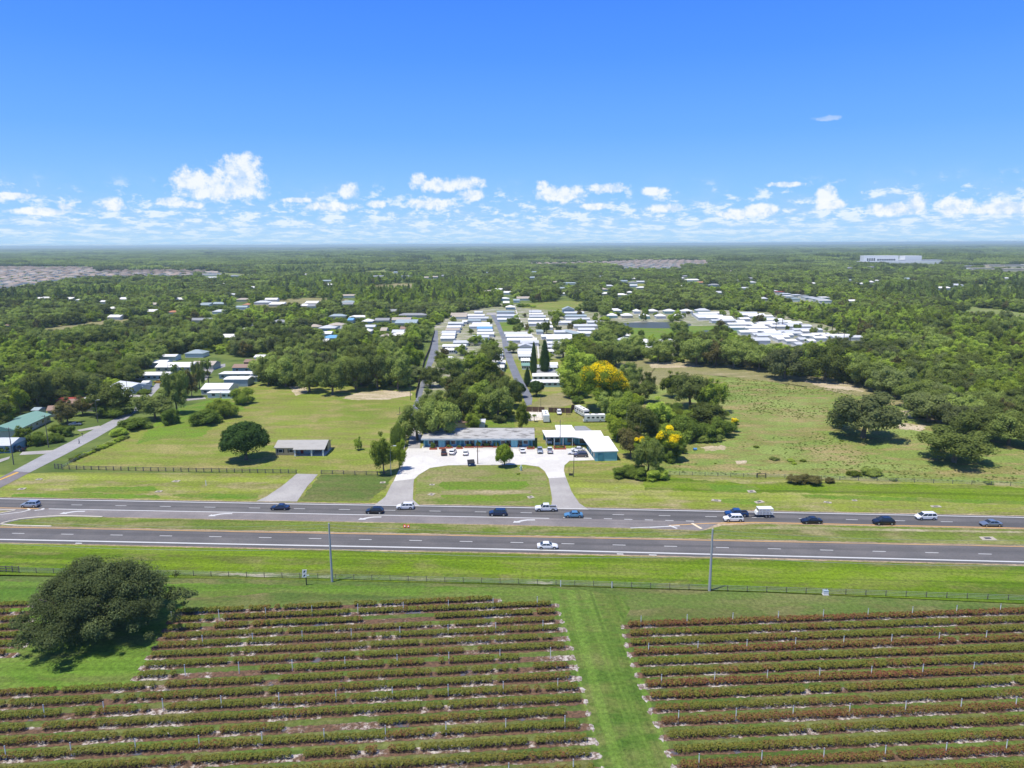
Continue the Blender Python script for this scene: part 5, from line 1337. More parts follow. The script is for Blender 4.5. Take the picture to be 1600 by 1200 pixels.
# --- mobile home park
def mobile(x0, x1, y, rf, label, group=None, depth=5.2, h=2.3, wall='white_wall', kind='gable', rise=0.95, windows=0):
    return house(x0, x1, y, depth, rf, wall, label, cat='mobile home', name='mobile_home', h=h, kind=kind, rise=rise, windows=windows, group=group, over=0.25)
ORD2 = ORD+['thirty-'+q for q in ('third','fourth','fifth','sixth','seventh','eighth','ninth')]+['fortieth']+['forty-'+q for q in ('first','second','third','fourth','fifth','sixth','seventh','eighth','ninth')]+['fiftieth','fifty-first','fifty-second']
ROWS = {
 'west of the main park street': [(741,754,491,'silver'),(730,757,496,'white'),(731,763,500.5,'silver'),(731,751,504.5,'bluegrey'),(738,765,510,'white'),(733,769,513.5,'white'),(738,764,531,'silver'),(734,758,537,'bluegrey'),(745,769,517,'blue'),(746,770,521,'silver'),(745,772,526,'white')],
 'between the two park streets': [(690,712,524,'silver'),(690,711,528,'white'),(688,710,533,'white'),(691,728,546,'white'),(722,730,506,'white'),(706,729,498,'tan'),(766,786,560,'bluegrey'),(768,786,567,'white'),(759,790,573,'white'),(764,788,580,'white'),(777,786,557,'white'),(695,712,552,'white'),(700,708,566,'white'),(700,724,509,'silver'),(698,720,515,'white'),(696,718,519.5,'tan'),(708,732,540,'silver')],
 'east of the main park street': [(776,804,490.5,'bluegrey'),(776,809,496.5,'silver'),(777,812,502.5,'white'),(788,824,526,'silver'),(790,831,530,'white'),(792,839,536,'white'),(813,842,540,'silver'),(809,832,553,'silver'),(809,832,557.5,'white'),(810,831,562,'silver'),(814,828,569,'white'),(815,828,577,'green')],
 'east of the white lane': [(827,846,490,'silver'),(827,849,494,'white'),(827,853,498,'silver'),(825,858,503,'white'),(826,862,509,'white'),(846,864,515,'white'),(838,849,522,'bluegrey'),(846,894,530,'white'),(854,894,534,'white'),(855,890,541,'white'),(866,892,523,'silver'),(868,894,507.5,'white'),(850,878,547,'silver'),(852,880,554,'white')],
 'below the tall cypresses': [(838,871,580,'silver'),(859,872,576,'white'),(832,872,588.5,'grey'),(832,875,594,'white')],
 'left of the pond': [(882,913,492,'silver'),(880,917,497,'bluegrey'),(884,922,502,'silver'),(897,935,513,'silver'),(881,898,507,'silver'),(882,900,522,'tan'),(904,930,519,'silver'),(902,926,525,'white'),(918,940,507,'silver')],
}
for rn, lst in ROWS.items():
    n_ = len(lst)
    for i, (a, b_, y, rf) in enumerate(lst):
        nm = ORD[n_-1-i]
        mobile(a, b_, y+1, 'roof_'+rf, '%s-roofed mobile home %s, %s from the near end' % (rf.replace('bluegrey', 'blue grey'), rn, nm), depth=9.0 if y > 540 else 12.0, windows=(5 if y > 540 else 0))
mobile(829, 889, 605, 'roof_white', 'long white-roofed mobile home with a teal end right behind the round clipped tree', depth=6.0, wall='green_wall', windows=7)
house(809, 833, 548, 9, 'roof_silver', 'white_wall', 'gable-fronted pale blue home beside the main park street', name='mobile_home', cat='mobile home', axis='y', rise=1.8, kind='gable')
house(879, 898, 490, 12, 'roof_bluegrey', 'greyblue_wall', 'tall gable-fronted blue grey hall at the top of the park', name='park_hall', cat='hall', axis='y', rise=2.6, h=4)
diag_house(878, 522, 900, 528, 7, 'roof_bluegrey', 'white_wall', 'slanted blue grey roof at the lower end of the lane east', windows=0, rise=0.8, name='mobile_home')
for i, (x0, x1, y, dd, cl) in enumerate([(951,972,489,9,'r'),(948,965,497,9,'r'),(971,989,497,9,'r'),(990,1001,490,9,'r'),(1000,1016,498,9,'r'),(1012,1029,490,10,'r'),(1025,1041,498,9,'r'),(1038,1056,490,10,'r'),(1052,1068,498,8,'r'),(1065,1083,490,10,'r'),
        (996,1024,541,12,'r'),(1003,1022,549,8,'r'),(1032,1058,540,10,'r'),(966,988,537,8,'s'),(974,984,530,7,'r'),(948,958,538,6,'r'),(1088,1110,489,10,'s'),(1050,1060,548,7,'r'),(1073,1082,534,7,'r')]):
    house(x0, x1, y+0.5, dd, 'roof_white' if cl == 'r' else 'roof_silver', ('white_wall', 'green_wall', 'cream_wall')[i % 3], '%s pond-side cottage with a white hip roof, counted from the left of the row' % ORD[i].capitalize() if i < 10 else '%s white hip-roofed cottage of the group below the pond' % ORD[i-10],
          cat='cottage', name='cottage', kind='hip', rise=1.9, group=None)
R5 = [(125,320,125),(145,365,138),(225,440,150),(270,470,175),(165,380,112),(460,640,112),(500,700,125),(570,765,138),(620,790,160),(700,850,168),(720,870,188),(830,920,185),(830,980,208),(870,1080,222),(930,1165,252),
      (405,610,205),(540,730,235),(580,790,258),(610,920,292),(760,900,312),(850,930,295),(1090,1230,292),(1170,1410,303),(1250,1490,314),(980,1040,332),(870,960,345),(470,540,182),(600,700,218),(640,760,205),(500,580,160),(950,1010,372),(800,860,330),(1050,1110,345),(690,760,290)]
R5 += [(160,300,150),(330,450,163),(480,600,196),(660,800,196),(750,870,222),(890,1000,195),(1000,1120,262),(640,760,300),(700,830,275),(870,1000,280),(1000,1100,300),(1100,1200,320),(820,940,268),(420,560,232),(500,640,270)]
R5.sort(key=lambda q: -q[2])
for i, (a, b_, v) in enumerate(R5):
    y = 470+v/5.16+1.6
    mobile(1060+a/5.16, 1060+b_/5.16, y, 'roof_white' if i % 3 else 'roof_silver', 'pale-roofed mobile home of the right-hand park, %s from its near end' % (ORD2[i]), depth=10)
house(1177, 1204, 540, 12, 'roof_silver', 'white_wall', 'large pale flat-roofed clubhouse at the near corner of the right-hand park', name='clubhouse', cat='hall', kind='gable', rise=1.4, h=3.4)

# --- far suburbs
hv = []
def suburb(poly_px, n_max, label, group, sx, sy, gmat='roof_suburb', seed=1, w=17, d=14):
    rg = random.Random(seed); W_ = [P(x, y) for x, y in poly_px]
    X0, X1 = min(p.x for p in W_), max(p.x for p in W_); Y0, Y1 = min(p.y for p in W_), max(p.y for p in W_)
    pts = []; y = Y0; row = 0
    while y < Y1:
        x = X0
        while x < X1:
            px_, py2 = to_px(x, y)
            ins = False; pp = poly_px
            for (a, b), (c_, e_) in zip(pp, pp[1:]+pp[:1]):
                if (b > py2) != (e_ > py2) and px_ < (c_-a)*(py2-b)/(e_-b+1e-9)+a: ins = not ins
            if ins and -40 < px_ < 1640: pts.append((x+rg.uniform(-2, 2), y+rg.uniform(-1.5, 1.5), rg.choice((0, 0.12, -0.1, PI/2))))
            x += sx
        y += sy if row % 2 else sy*1.5; row += 1
    pts.sort(key=lambda q: q[1])
    return pts
def suburb_mesh(roofm, w, d, h=3.0, r=2.4):
    b = MB().box(-w/2+.6, w/2-.6, 0.6, d-.6, 0, h)
    k = len(b.f); kk = d/2*0.95
    b.add([(-w/2,0,h),(w/2,0,h),(w/2,d,h),(-w/2,d,h),(-w/2+kk,d/2,h+r),(w/2-kk,d/2,h+r)], [(3,2,1,0),(0,1,5,4),(1,2,5),(2,3,4,5),(3,0,4)])
    b.add([(-w/2+1,-3.2,h-.1),(-w/2+7,-3.2,h-.1),(-w/2+7,4,h-.1),(-w/2+1,4,h-.1),(-w/2+4,-1,h+1.4),(-w/2+4,d/2-1,h+1.5)], [(3,2,1,0),(0,1,4),(1,2,5,4),(3,0,4,5)])
    b.box(-w/2+1.4, -w/2+6.6, -2.8, 0.59, 0, h-0.12)
    me = b.mesh('suburb_house'); me.materials.append(MATS['white_wall']); me.materials.append(MATS[roofm])
    for i, f in enumerate(me.polygons): f.material_index = 1 if k <= i < k+9 else 0
    return me
stained_roof('roof_suburb_pale', (0.40, 0.35, 0.31), (0.28, 0.24, 0.22), 0.4, rand=0.4)
sm1 = [suburb_mesh('roof_suburb', 19, 15), suburb_mesh('roof_suburb_pale', 17, 16)]
def put_suburb(pts, n_max, label, group, stuffname):
    for i, (x, y, rz) in enumerate(pts[:n_max]):
        o = bpy.data.objects.new('suburban_house', sm1[i % 2]); COL.objects.link(o); o.location = (x, y, 0.03); o.rotation_euler = (0, 0, rz)
        tag(o, label, 'house', group); BLD.append((x, y, 9, 14))
    rest = pts[n_max:]
    if rest:
        src = sm1[0]; vs = np.array([v.co[:] for v in src.vertices]); fs = [tuple(f.vertices) for f in src.polygons]; mi0 = [f.material_index for f in src.polygons]
        V = []; Fc = []; mi = []
        for (x, y, rz) in rest:
            c_, s_ = math.cos(rz), math.sin(rz); o_ = len(V)
            q = np.stack([vs[:, 0]*c_-vs[:, 1]*s_+x, vs[:, 0]*s_+vs[:, 1]*c_+y, vs[:, 2]+0.03], 1); V += q.tolist(); Fc += [tuple(k+o_ for k in f) for f in fs]; mi += mi0
        me = bpy.data.meshes.new(stuffname); me.from_pydata(V, [], Fc); me.materials.append(MATS['cream_wall']); me.materials.append(MATS['roof_suburb'])
        me.polygons.foreach_set('material_index', mi); tag(link(stuffname, me), 'brown suburban roofs too far away to tell apart', kind='stuff')
LP = suburb([(-60,462),(-60,418),(150,418),(163,427),(180,430),(110,436),(30,449),(0,457)], 170, '', '', 27, 44, seed=2)
put_suburb(LP, 165, 'brown-roofed suburban house in the dense estate at the far left', 'brown-roofed houses of the far left estate', 'far_estate')
L2 = suburb([(160,423),(230,422),(330,424),(345,428),(262,434),(165,434)], 40, '', '', 28, 44, seed=3)
put_suburb(L2, 30, 'brown-roofed suburban house at the right end of the far left estate', 'houses at the right end of the far left estate', 'far_estate')
L3 = suburb([(815,414.5),(815,412),(920,410.5),(1010,407),(1118,407.5),(1122,416),(1045,421),(965,421),(940,416)], 110, '', '', 32, 52, seed=4)
put_suburb(L3, 105, 'brown-roofed suburban house in the far estate beyond the pond', 'brown-roofed houses of the far middle estate', 'far_estate')
# school on the horizon at the right
def school():
    p = P(1395, 413.5); s = scale_at(1395, 413.5); o = empty('school_building', (p.x, p.y, 0.03)); tag(o, 'large white multi-storey school complex rising above the far right woods', 'school'); BLD.append((p.x, p.y, 110, 60))
    def B(a, b_, z0, z1, y0, y1, nm, mt='white_wall'): return MB().box((a-1395)/s, (b_-1395)/s, y0, y1, z0/s, z1/s).build(nm, MATS[mt], o)
    B(1350,1403,0,14,0,30,'main_block','white_paint'); B(1416,1442,0,13.5,10,46,'gymnasium','white_paint'); B(1403.2,1415.8,0,7.5,6,40,'link_block'); B(1336,1468,0,5.5,-22,-2,'low_wing','white_paint'); B(1442.2,1475,0,7,12,44,'east_wing','roof_silver')
    for i in range(4): B(1354+i*3.4,1356+i*3.4,6,10,-0.6,-0.05,'window','window_glass')
    for i in range(8): B(1370+i*3.6,1372.6+i*3.6,6.5,8.8,-0.6,-0.05,'window','window_glass')
school()
for i, (a, b_, y, hh, rf) in enumerate([(1322,1350,415,6,'red'),(1500,1540,414.5,7,'white'),(1548,1562,413,9,'white'),(1545,1600,417,6,'tan'),(1508,1520,420,8,'silver'),(1505,1518,424.5,7,'white'),(1470,1492,417,6,'terra'),(1520,1556,422,5,'tan'),(1560,1610,424,6,'tan'),(1322,1333,421,5,'white'),
        (1362,1366,422,9,'white'),(1440,1452,419,5,'brown'),(1425,1432,421,6,'white'),(1452,1458,417,6,'terra'),(1400,1414,419,5,'white'),(1570,1620,417,6,'white')]):
    house(a, b_, y, 26, 'roof_'+rf, 'cream_wall', '%s commercial building near the far white school, %s of the group' % (rf.replace('terra', 'terracotta'), ORD[i]), name='commercial_building', cat='building', kind='flat', h=hh)
tag(house(149, 158, 388.3, 120, 'roof_grey', 'greyblue_wall', 'grey block building standing on the far left horizon', name='horizon_tower', cat='building', kind='flat', h=45), None)
# ------------------------------------------------------------------ woodland
CLEAR = [
 [(-300,1600),(-300,700),(0,676),(60,648),(100,634),(135,618),(205,600),(212,578),(262,556),(330,552),(400,560),(414,576),(410,598),(640,604),(648,560),(668,520),(690,500),(725,486),(765,480),(830,480),(860,484),(880,484),(940,488),(946,508),(930,536),(905,552),(900,580),(960,580),(962,562),(1100,570),(1300,594),(1400,622),(1440,655),(1480,672),(1560,694),(1900,704),(1900,1600)],
 [(950,500),(985,485),(1120,484),(1200,488),(1290,508),(1375,536),(1350,546),(1240,546),(1200,545),(1140,532),(1125,530),(1062,534),(1040,553),(985,553),(970,545),(985,532),(950,515)],
 [(-300,470),(-300,416),(155,416),(165,424),(330,422),(350,428),(262,436),(160,436),(110,439),(40,454),(0,462)],
 [(815,416),(815,412),(920,410),(1010,406.5),(1120,407),(1125,417),(1045,422),(960,422),(935,417)],
 [(1330,414),(1340,410),(1460,410),(1475,416),(1600,412),(1700,412),(1700,424),(1600,424),(1530,420),(1440,417)],
 [(1490,450),(1510,443),(1560,446),(1640,452),(1640,462),(1560,458)], [(1003,471),(1008,461),(1035,463),(1030,472)], [(300,437),(330,425),(420,430),(390,437)], [(310,492),(330,486),(390,478),(400,482),(340,496)],
 [(1200,460),(1215,457),(1300,470),(1300,477),(1240,475)], [(150,545),(170,530),(230,524),(235,532),(180,546)], [(245,391),(500,390),(500,391.4),(245,392.6)], [(800,392),(900,389),(900,390.4),(810,393)],[(1130,436),(1195,432),(1190,436),(1150,438)]]
GLADE = []
_gr = random.Random(9)
for k in range(46):
    gy = _gr.uniform(560, 3600); gx = _gr.uniform(-0.72, 0.72)*gy; q_ = to_px(gx, gy)
    if 560 < q_[0] < 1400 and 478 < q_[1] < 600: continue
    if q_[1] > 520: continue
    GLADE.append((gx, gy, _gr.uniform(16, 44)*(1+gy/3000), (34+gy*0.055)*_gr.uniform(0.7, 1.2)))
def in_poly(px, py, poly):
    r = np.zeros(len(px), bool)
    for (a, b), (c, e) in zip(poly, poly[1:]+poly[:1]):
        cond = ((b > py) != (e > py)) & (px < (c-a)*(py-b)/(e-b+1e-12)+a); r ^= cond
    return r
def clear_mask(X, Y, small=True, front=(0.105, 0, 0.9, 1.0)):
    px, py = to_px(X, Y); m_ = np.zeros(len(X), bool)
    for q in CLEAR: m_ |= in_poly(px, py, q)
    for (gx, gy, ga, gb) in GLADE: m_ |= ((X-gx)/ga)**2+((Y-gy)/gb)**2 < 1
    if small:
        for (bx, by, hx, dp) in BLD:
            sx_ = 1.0+abs(by)*0.0006
            m_ |= (np.abs(X-bx*(Y/by if by else 1)) < hx*front[2]+front[3]) & (Y > by-front[0]*by*(1.0 if by < 620 else 1.15)) & (Y < by+dp+5)
        for (bx, by, r_) in PLACED:
            m_ |= (X-bx)**2+(Y-by)**2 < (r_*0.75)**2
    return m_
wr = np.random.default_rng(5)
for i_, (gx, gy, ga, gb) in enumerate(GLADE):
    me = bpy.data.meshes.new('meadow'); q = [(gx+ga*1.25*math.cos(a_)*_gr.uniform(.85, 1.1), gy+gb*1.15*math.sin(a_)*_gr.uniform(.85, 1.1), 0.012+i_*0.0012) for a_ in np.arange(0, 2*PI, 0.35)]
    me.from_pydata(q, [], [tuple(range(len(q)))]); me.materials.append((g_back, g_lawn, g_dry)[i_ % 3]); tag(link('meadow', me), kind='structure')
def grid(y0, y1, sp, margin):
    ys = np.arange(y0, y1, sp); Xs = []; Ys = []
    for y in ys:
        hw = y*0.735+margin; xs = np.arange(-hw, hw, sp); Xs.append(xs); Ys.append(np.full(len(xs), y))
    X = np.concatenate(Xs); Y = np.concatenate(Ys)
    X = X+wr.uniform(-0.42, 0.42, len(X))*sp; Y = Y+wr.uniform(-0.42, 0.42, len(Y))*sp
    return X, Y
Xa, Ya = grid(260, 900, 8.8, 60); Xb, Yb = grid(900, 2000, 10.5, 60)
Sa = np.concatenate([np.full(len(Xa), 1.0), np.full(len(Xb), 1.22)])
X = np.concatenate([Xa, Xb]); Y = np.concatenate([Ya, Yb])
k_ = ~clear_mask(X, Y)
_px, _py = to_px(X, Y); sub_ = in_poly(_px, _py, CLEAR[2]) | in_poly(_px, _py, CLEAR[4]); near_h = np.zeros(len(X), bool)
for (bx, by, hx, dp) in BLD:
    if by > 900: near_h |= (np.abs(X-bx) < hx+2) & (Y > by-6) & (Y < by+dp+2)
sub_in = sub_ & ~near_h & ~k_ & (wr.uniform(size=len(X)) < 0.12); k_ |= sub_in; small_t = sub_in[k_]
X, Y, Sa = X[k_], Y[k_], Sa[k_]
px, py = to_px(X, Y)
# kinds by neighbourhood
def vn(x, y, s, seed):
    return np.sin(x*s+seed)+np.sin(y*s*1.3+seed*2.1)+np.sin((x+y)*s*0.7+seed*0.7)+0.7*np.sin((x-y)*s*2.1+seed)
f1 = vn(X, Y, 0.021, 1.3)+wr.normal(0, 0.9, len(X)); pineland = (vn(X, Y, 0.0046, 4.0) > 1.5) & (Y > 800)
ridge = in_poly(px, py, [(395,462),(470,436),(560,432),(700,436),(780,450),(790,470),(650,485),(500,480),(430,478)])
right = (px > 1130) & (py < 640) & (py > 445)
kind = np.where(f1 > 0.7, 1, 0); kind = np.where(right & (wr.uniform(size=len(X)) < 0.55), 1, kind)
kind = np.where(pineland & (wr.uniform(size=len(X)) < 0.5), 2, kind); kind = np.where(ridge, np.where(wr.uniform(size=len(X)) < 0.3, 2, 1), kind)
kind = np.where(wr.uniform(size=len(X)) < 0.06, 3, kind); kind = np.where(wr.uniform(size=len(X)) < 0.05, 4, kind)
kind = np.where(ridge & (wr.uniform(size=len(X)) < 0.55), 3, kind)
wid = np.select([kind == 0, kind == 1, kind == 2, kind == 3, kind == 4], [13.2, 10.6, 7.6, 9.6, 9.0])*wr.uniform(0.75, 1.3, len(X))*np.where(Sa > 1.1, 1.2, 1.0)
hei = np.select([kind == 0, kind == 1, kind == 2, kind == 3, kind == 4], [9.6, 9.6, 13.5, 9.4, 9.0])*wr.uniform(0.75, 1.3, len(X))*np.where(vn(X, Y, 0.012, 9) > 1.2, 1.25, 1.0)
wid[small_t] *= 0.55; hei[small_t] *= 0.42
# understorey fills between the trees
order = np.argsort(np.hypot(X, Y)); NIND = 225
KN = ['oak', 'bushy', 'pine', 'bright', 'rusty']
def region(x, y):
    if x < 410: return ('in the woods behind the houses on the left', 'left woods')
    if x < 660: return ('in the oak wood behind the left lawn', 'oak wood behind the left lawn')
    if x < 960: return ('around the mobile home park', 'trees of the mobile home park')
    return ('in the woods beyond the right pasture', 'right woods')
KW = {'oak': 'dark rounded oak', 'bushy': 'mid green leafy tree', 'pine': 'narrow pine', 'bright': 'yellow green tree', 'rusty': 'grey-brown thinning tree'}
vis = [i for i in order if -40 < px[i] < 1640][:NIND]; visset = set(int(i) for i in vis)
for i in vis:
    kd = KN[kind[i]]; rg_ = region(px[i], py[i])
    tree_at(X[i], Y[i], wid[i], hei[i], kd, '%s standing %s' % (KW[kd], rg_[0]), '%ss of the %s' % (KW[kd], rg_[1]))
rest = np.array([i for i in range(len(X)) if i not in visset])

def scatter(name, label, pts, rot, scl, idx, meshes):
    """one object: points that geometry nodes turn into the given meshes (taken from objects that stand in the scene)"""
    me = bpy.data.meshes.new(name); me.vertices.add(len(pts)); me.vertices.foreach_set('co', pts.astype(np.float32).ravel())
    a = me.attributes.new('rz', 'FLOAT', 'POINT'); a.data.foreach_set('value', rot.astype(np.float32))
    a = me.attributes.new('scl', 'FLOAT_VECTOR', 'POINT'); a.data.foreach_set('vector', scl.astype(np.float32).ravel())
    a = me.attributes.new('idx', 'INT', 'POINT'); a.data.foreach_set('value', idx.astype(np.int32))
    o = link(name, me); tag(o, label, kind='stuff')
    ng = bpy.data.node_groups.new(name, 'GeometryNodeTree')
    ng.interface.new_socket('Geometry', in_out='INPUT', socket_type='NodeSocketGeometry'); ng.interface.new_socket('Geometry', in_out='OUTPUT', socket_type='NodeSocketGeometry')
    N, L = ng.nodes, ng.links
    gi = N.new('NodeGroupInput'); go = N.new('NodeGroupOutput'); jn = N.new('GeometryNodeJoinGeometry')
    ar = N.new('GeometryNodeInputNamedAttribute'); ar.data_type = 'FLOAT'; ar.inputs[0].default_value = 'rz'
    as_ = N.new('GeometryNodeInputNamedAttribute'); as_.data_type = 'FLOAT_VECTOR'; as_.inputs[0].default_value = 'scl'
    ai = N.new('GeometryNodeInputNamedAttribute'); ai.data_type = 'INT'; ai.inputs[0].default_value = 'idx'
    cb = N.new('ShaderNodeCombineXYZ'); L.new(ar.outputs[0], cb.inputs[2])
    for k, ob in enumerate(meshes):
        eq = N.new('FunctionNodeCompare'); eq.data_type = 'INT'; eq.operation = 'EQUAL'; L.new(ai.outputs[0], eq.inputs[2]); eq.inputs[3].default_value = k
        oi = N.new('GeometryNodeObjectInfo'); oi.transform_space = 'ORIGINAL'; oi.inputs[0].default_value = ob; oi.inputs[1].default_value = True
        ip = N.new('GeometryNodeInstanceOnPoints'); L.new(gi.outputs[0], ip.inputs['Points']); L.new(eq.outputs[0], ip.inputs['Selection'])
        L.new(oi.outputs['Geometry'], ip.inputs['Instance']); L.new(cb.outputs[0], ip.inputs['Rotation']); L.new(as_.outputs[0], ip.inputs['Scale'])
        L.new(ip.outputs[0], jn.inputs[0])
    L.new(jn.outputs[0], go.inputs[0])
    md = o.modifiers.new('scatter', 'NODES'); md.node_group = ng; return o
# sources: crowns of trees already standing
def crown_objects(kind):
    ms = {id(m_[0]): m_[0] for m_ in PROTO[kind]}; got = []
    for m_ in PROTO[kind]:
        for ob in bpy.data.objects:
            if ob.type == 'MESH' and ob.data == m_[0]: got.append(ob); break
    return got
def ensure(kd):
    '''every crown shape stands somewhere as a tree of its own'''
    ii = [int(i) for i in order if int(i) not in visset and KN[kind[i]] == kd and -20 < px[i] < 1620]
    for j, pr in enumerate(PROTO[kd]):
        if any(ob.type == 'MESH' and ob.data == pr[0] for ob in bpy.data.objects): continue
        i = ii[j]; visset.add(i); save = PROTO[kd]; PROTO[kd] = [pr]; rg_ = region(px[i], py[i])
        tree_at(X[i], Y[i], wid[i], hei[i], kd, '%s standing %s' % (KW[kd], rg_[0]), '%ss of the %s' % (KW[kd], rg_[1])); PROTO[kd] = save
for kd in KN: ensure(kd)
rest = np.array([i for i in range(len(X)) if i not in visset])
SRC = []; first = {}
for kd in KN: first[kd] = len(SRC); g_ = crown_objects(kd); SRC += g_; first[kd+'n'] = len(g_)
idx = np.array([first[KN[kind[i]]]+wr.integers(first[KN[kind[i]]+'n']) for i in rest])
bw = np.array([BASEW.get(KN[kind[i]], 10.4) for i in rest]); bh = np.array([BASEH[KN[kind[i]]] for i in rest])
pts = np.stack([X[rest], Y[rest], np.full(len(rest), -0.3)], 1)
scl = np.stack([wid[rest]/bw, wid[rest]/bw, hei[rest]/bh], 1)
scatter('woodland', 'mixed oak and pine woodland stretching away behind the park and the pastures', pts, wr.uniform(0, 6.28, len(rest)), scl, idx, SRC)

# garden trees among the park homes
gt = [0]
def park_tree(poly, n, lab, grp, wmin=4.5, wmax=9.5):
    a = np.array([tuple(P(x, y))[:2] for x, y in poly]); k = 0; tries = 0
    while k < n and tries < 6000:
        tries += 1
        x, y = wr.uniform(a[:, 0].min(), a[:, 0].max()), wr.uniform(a[:, 1].min(), a[:, 1].max())
        qx, qy = to_px(x, y)
        if not in_poly(np.array([qx]), np.array([qy]), poly)[0]: continue
        if any(abs(x-bx) < hx+2 and by-9 < y < by+dp+2 for (bx, by, hx, dp) in BLD): continue
        sxl = np.interp(qy, [490, 505, 530, 560, 585, 604, 620, 634], [768, 778, 786, 794, 807, 815, 824, 830])
        if abs(qx-sxl) < 9+(qy-490)*0.06: continue
        w = wr.uniform(wmin, wmax); kd = ('bushy', 'oak', 'bright', 'shrub', 'oak', 'rusty', 'bushy')[int(wr.integers(7))]
        tree_at(x, y, w, w*wr.uniform(0.7, 1.15)*(0.7 if kd == 'shrub' else 1), kd, lab, grp); k += 1
park_tree([(690,600),(700,505),(765,492),(830,630),(760,640),(690,640)], 34, 'garden tree between the homes west of the main park street', 'garden trees west of the main park street')
park_tree([(780,495),(935,495),(940,520),(900,545),(890,600),(835,600)], 34, 'garden tree between the homes east of the main park street', 'garden trees east of the main park street')
park_tree([(950,495),(1090,492),(1090,504),(950,502)], 12, 'garden tree between the cottages on the far side of the pond', 'garden trees on the far side of the pond')
park_tree([(950,530),(1075,530),(1070,555),(965,555)], 16, 'garden tree between the cottages on the near side of the pond', 'garden trees on the near side of the pond')
park_tree([(1090,495),(1230,492),(1370,535),(1340,545),(1150,530)], 34, 'garden tree between the homes of the right-hand park', 'garden trees of the right-hand park')
park_tree([(150,600),(230,565),(400,570),(400,600),(250,610)], 8, 'garden tree between the houses at the end of the side road', 'garden trees at the end of the side road', 3.5, 6.5)
# thickets that fill the middle wood
def thicket(poly, n, lab, grp, w0=4.5, w1=8.5):
    a = np.array([tuple(P(x, y))[:2] for x, y in poly]); k = 0; tries = 0
    while k < n and tries < 6000:
        tries += 1; x, y = wr.uniform(a[:, 0].min(), a[:, 0].max()), wr.uniform(a[:, 1].min(), a[:, 1].max()); qx, qy = to_px(x, y)
        if in_poly(np.array([qx]), np.array([qy]), poly)[0]:
            w = wr.uniform(w0, w1); tree_at(x, y, w, w*wr.uniform(0.45, 0.75), ('thicket', 'shrub', 'thicket')[k % 3], lab, grp); k += 1
thicket([(950,640),(1010,655),(1060,640),(1120,640),(1146,672),(1120,690),(1080,697),(1040,735),(990,742),(975,730),(968,700),(958,680)], 64, 'shrub in the undergrowth of the thicket right of the office', 'undergrowth of the middle thicket')
thicket([(655,640),(700,590),(760,590),(812,640),(800,660),(700,682),(655,690)], 30, 'shrub under the trees behind the motel', 'undergrowth behind the motel', 3.5, 6)
thicket([(880,560),(975,570),(985,600),(900,650),(890,610)], 24, 'shrub under the trees behind the great blossoming tree', 'undergrowth behind the blossoming tree', 4, 7)
thicket([(410,602),(640,608),(640,598),(415,594)], 30, 'shrub at the edge of the oak wood behind the left lawn', 'undergrowth of the left wood edge', 4, 7)
# undergrowth in the nearer woods
Xu, Yu = grid(270, 820, 8.5, 30); k_ = ~clear_mask(Xu, Yu, front=(0.012, 0, 1.0, 1.0)); Xu, Yu = Xu[k_], Yu[k_]
sh_src = crown_objects('thicket')+crown_objects('shrub')
w_ = wr.uniform(5.5, 9.5, len(Xu))/9.6
scatter('undergrowth', 'low undergrowth between the trunks of the woods', np.stack([Xu, Yu, np.full(len(Xu), -0.2)], 1), wr.uniform(0, 6.28, len(Xu)), np.stack([w_, w_, w_*0.62], 1), wr.integers(0, len(sh_src), len(Xu)), sh_src)

# weeds and rough tufts in pasture and verges
def weeds(name, label, poly, n, smin, smax, thr, srcs, seed):
    a = np.array([tuple(P(x, y))[:2] for x, y in poly]); wx = wr.uniform(a[:, 0].min(), a[:, 0].max(), n*4); wy = wr.uniform(a[:, 1].min(), a[:, 1].max(), n*4)
    qx, qy = to_px(wx, wy); nz = vn(wx, wy, 0.11, seed)+0.8*vn(wx, wy, 0.031, seed*2)+wr.normal(0, 0.8, len(wx))
    k = in_poly(qx, qy, poly) & (nz > thr) & (qx > -30) & (qx < 1630); wx, wy = wx[k][:n], wy[k][:n]
    w = wr.uniform(smin, smax, len(wx))/9.6
    scatter(name, label, np.stack([wx, wy, np.zeros(len(wx))], 1), wr.uniform(0, 6.28, len(wx)), np.stack([w, w, w*0.5], 1), wr.integers(0, len(srcs), len(wx)), srcs)
wm = PROTO['thicket'][0][0].copy(); wm.materials.clear(); wm.materials.append(MATS['weed_leaves'])
wo = link('weed_clump', wm); p_ = P(1220, 735); wo.location = p_; wo.scale = (0.10, 0.10, 0.05); tag(wo, 'low pale weed clump in the right pasture', kind='stuff')
weeds('pasture_weeds', 'low weeds and rough tufts all over the right pasture', [(1000,738),(985,620),(1150,590),(1330,610),(1450,665),(1600,705),(1640,700),(1640,758),(1240,745)], 3000, 0.25, 0.8, 0.6, [wo], 1.7)
# far woods: patches of canopy, each crown still modelled
def patch_mesh(seed, size=64, n=62, hb=9.0):
    g = np.random.default_rng(seed); bl = []
    gx = int(math.sqrt(n)); st = size/gx
    for i in range(gx+1):
        for j in range(gx+1):
            r = g.uniform(3.4, 5.8); bl.append((-size/2+i*st+g.uniform(-2.6, 2.6), -size/2+j*st+g.uniform(-2.6, 2.6), hb*g.uniform(0.42, 0.82), r, r*g.uniform(0.7, 1.1)))
    V, t_, mi, ex = blob_crown(g, bl, 9000, 0.95, core=0.9, inside=0.8, up=0.7)
    return quads_mesh('canopy_patch', V, t_, [MATS['far_leaves']], mi, ex)
Xp, Yp = grid(1960, 6200, 52, 120); k_ = ~clear_mask(Xp, Yp, False)
for q in (LP, L2, L3): pass
Xp, Yp = Xp[k_], Yp[k_]
Xq, Yq = grid(6200, 30000, 190, 400); k_ = ~clear_mask(Xq, Yq, False); Xq, Yq = Xq[k_], Yq[k_]
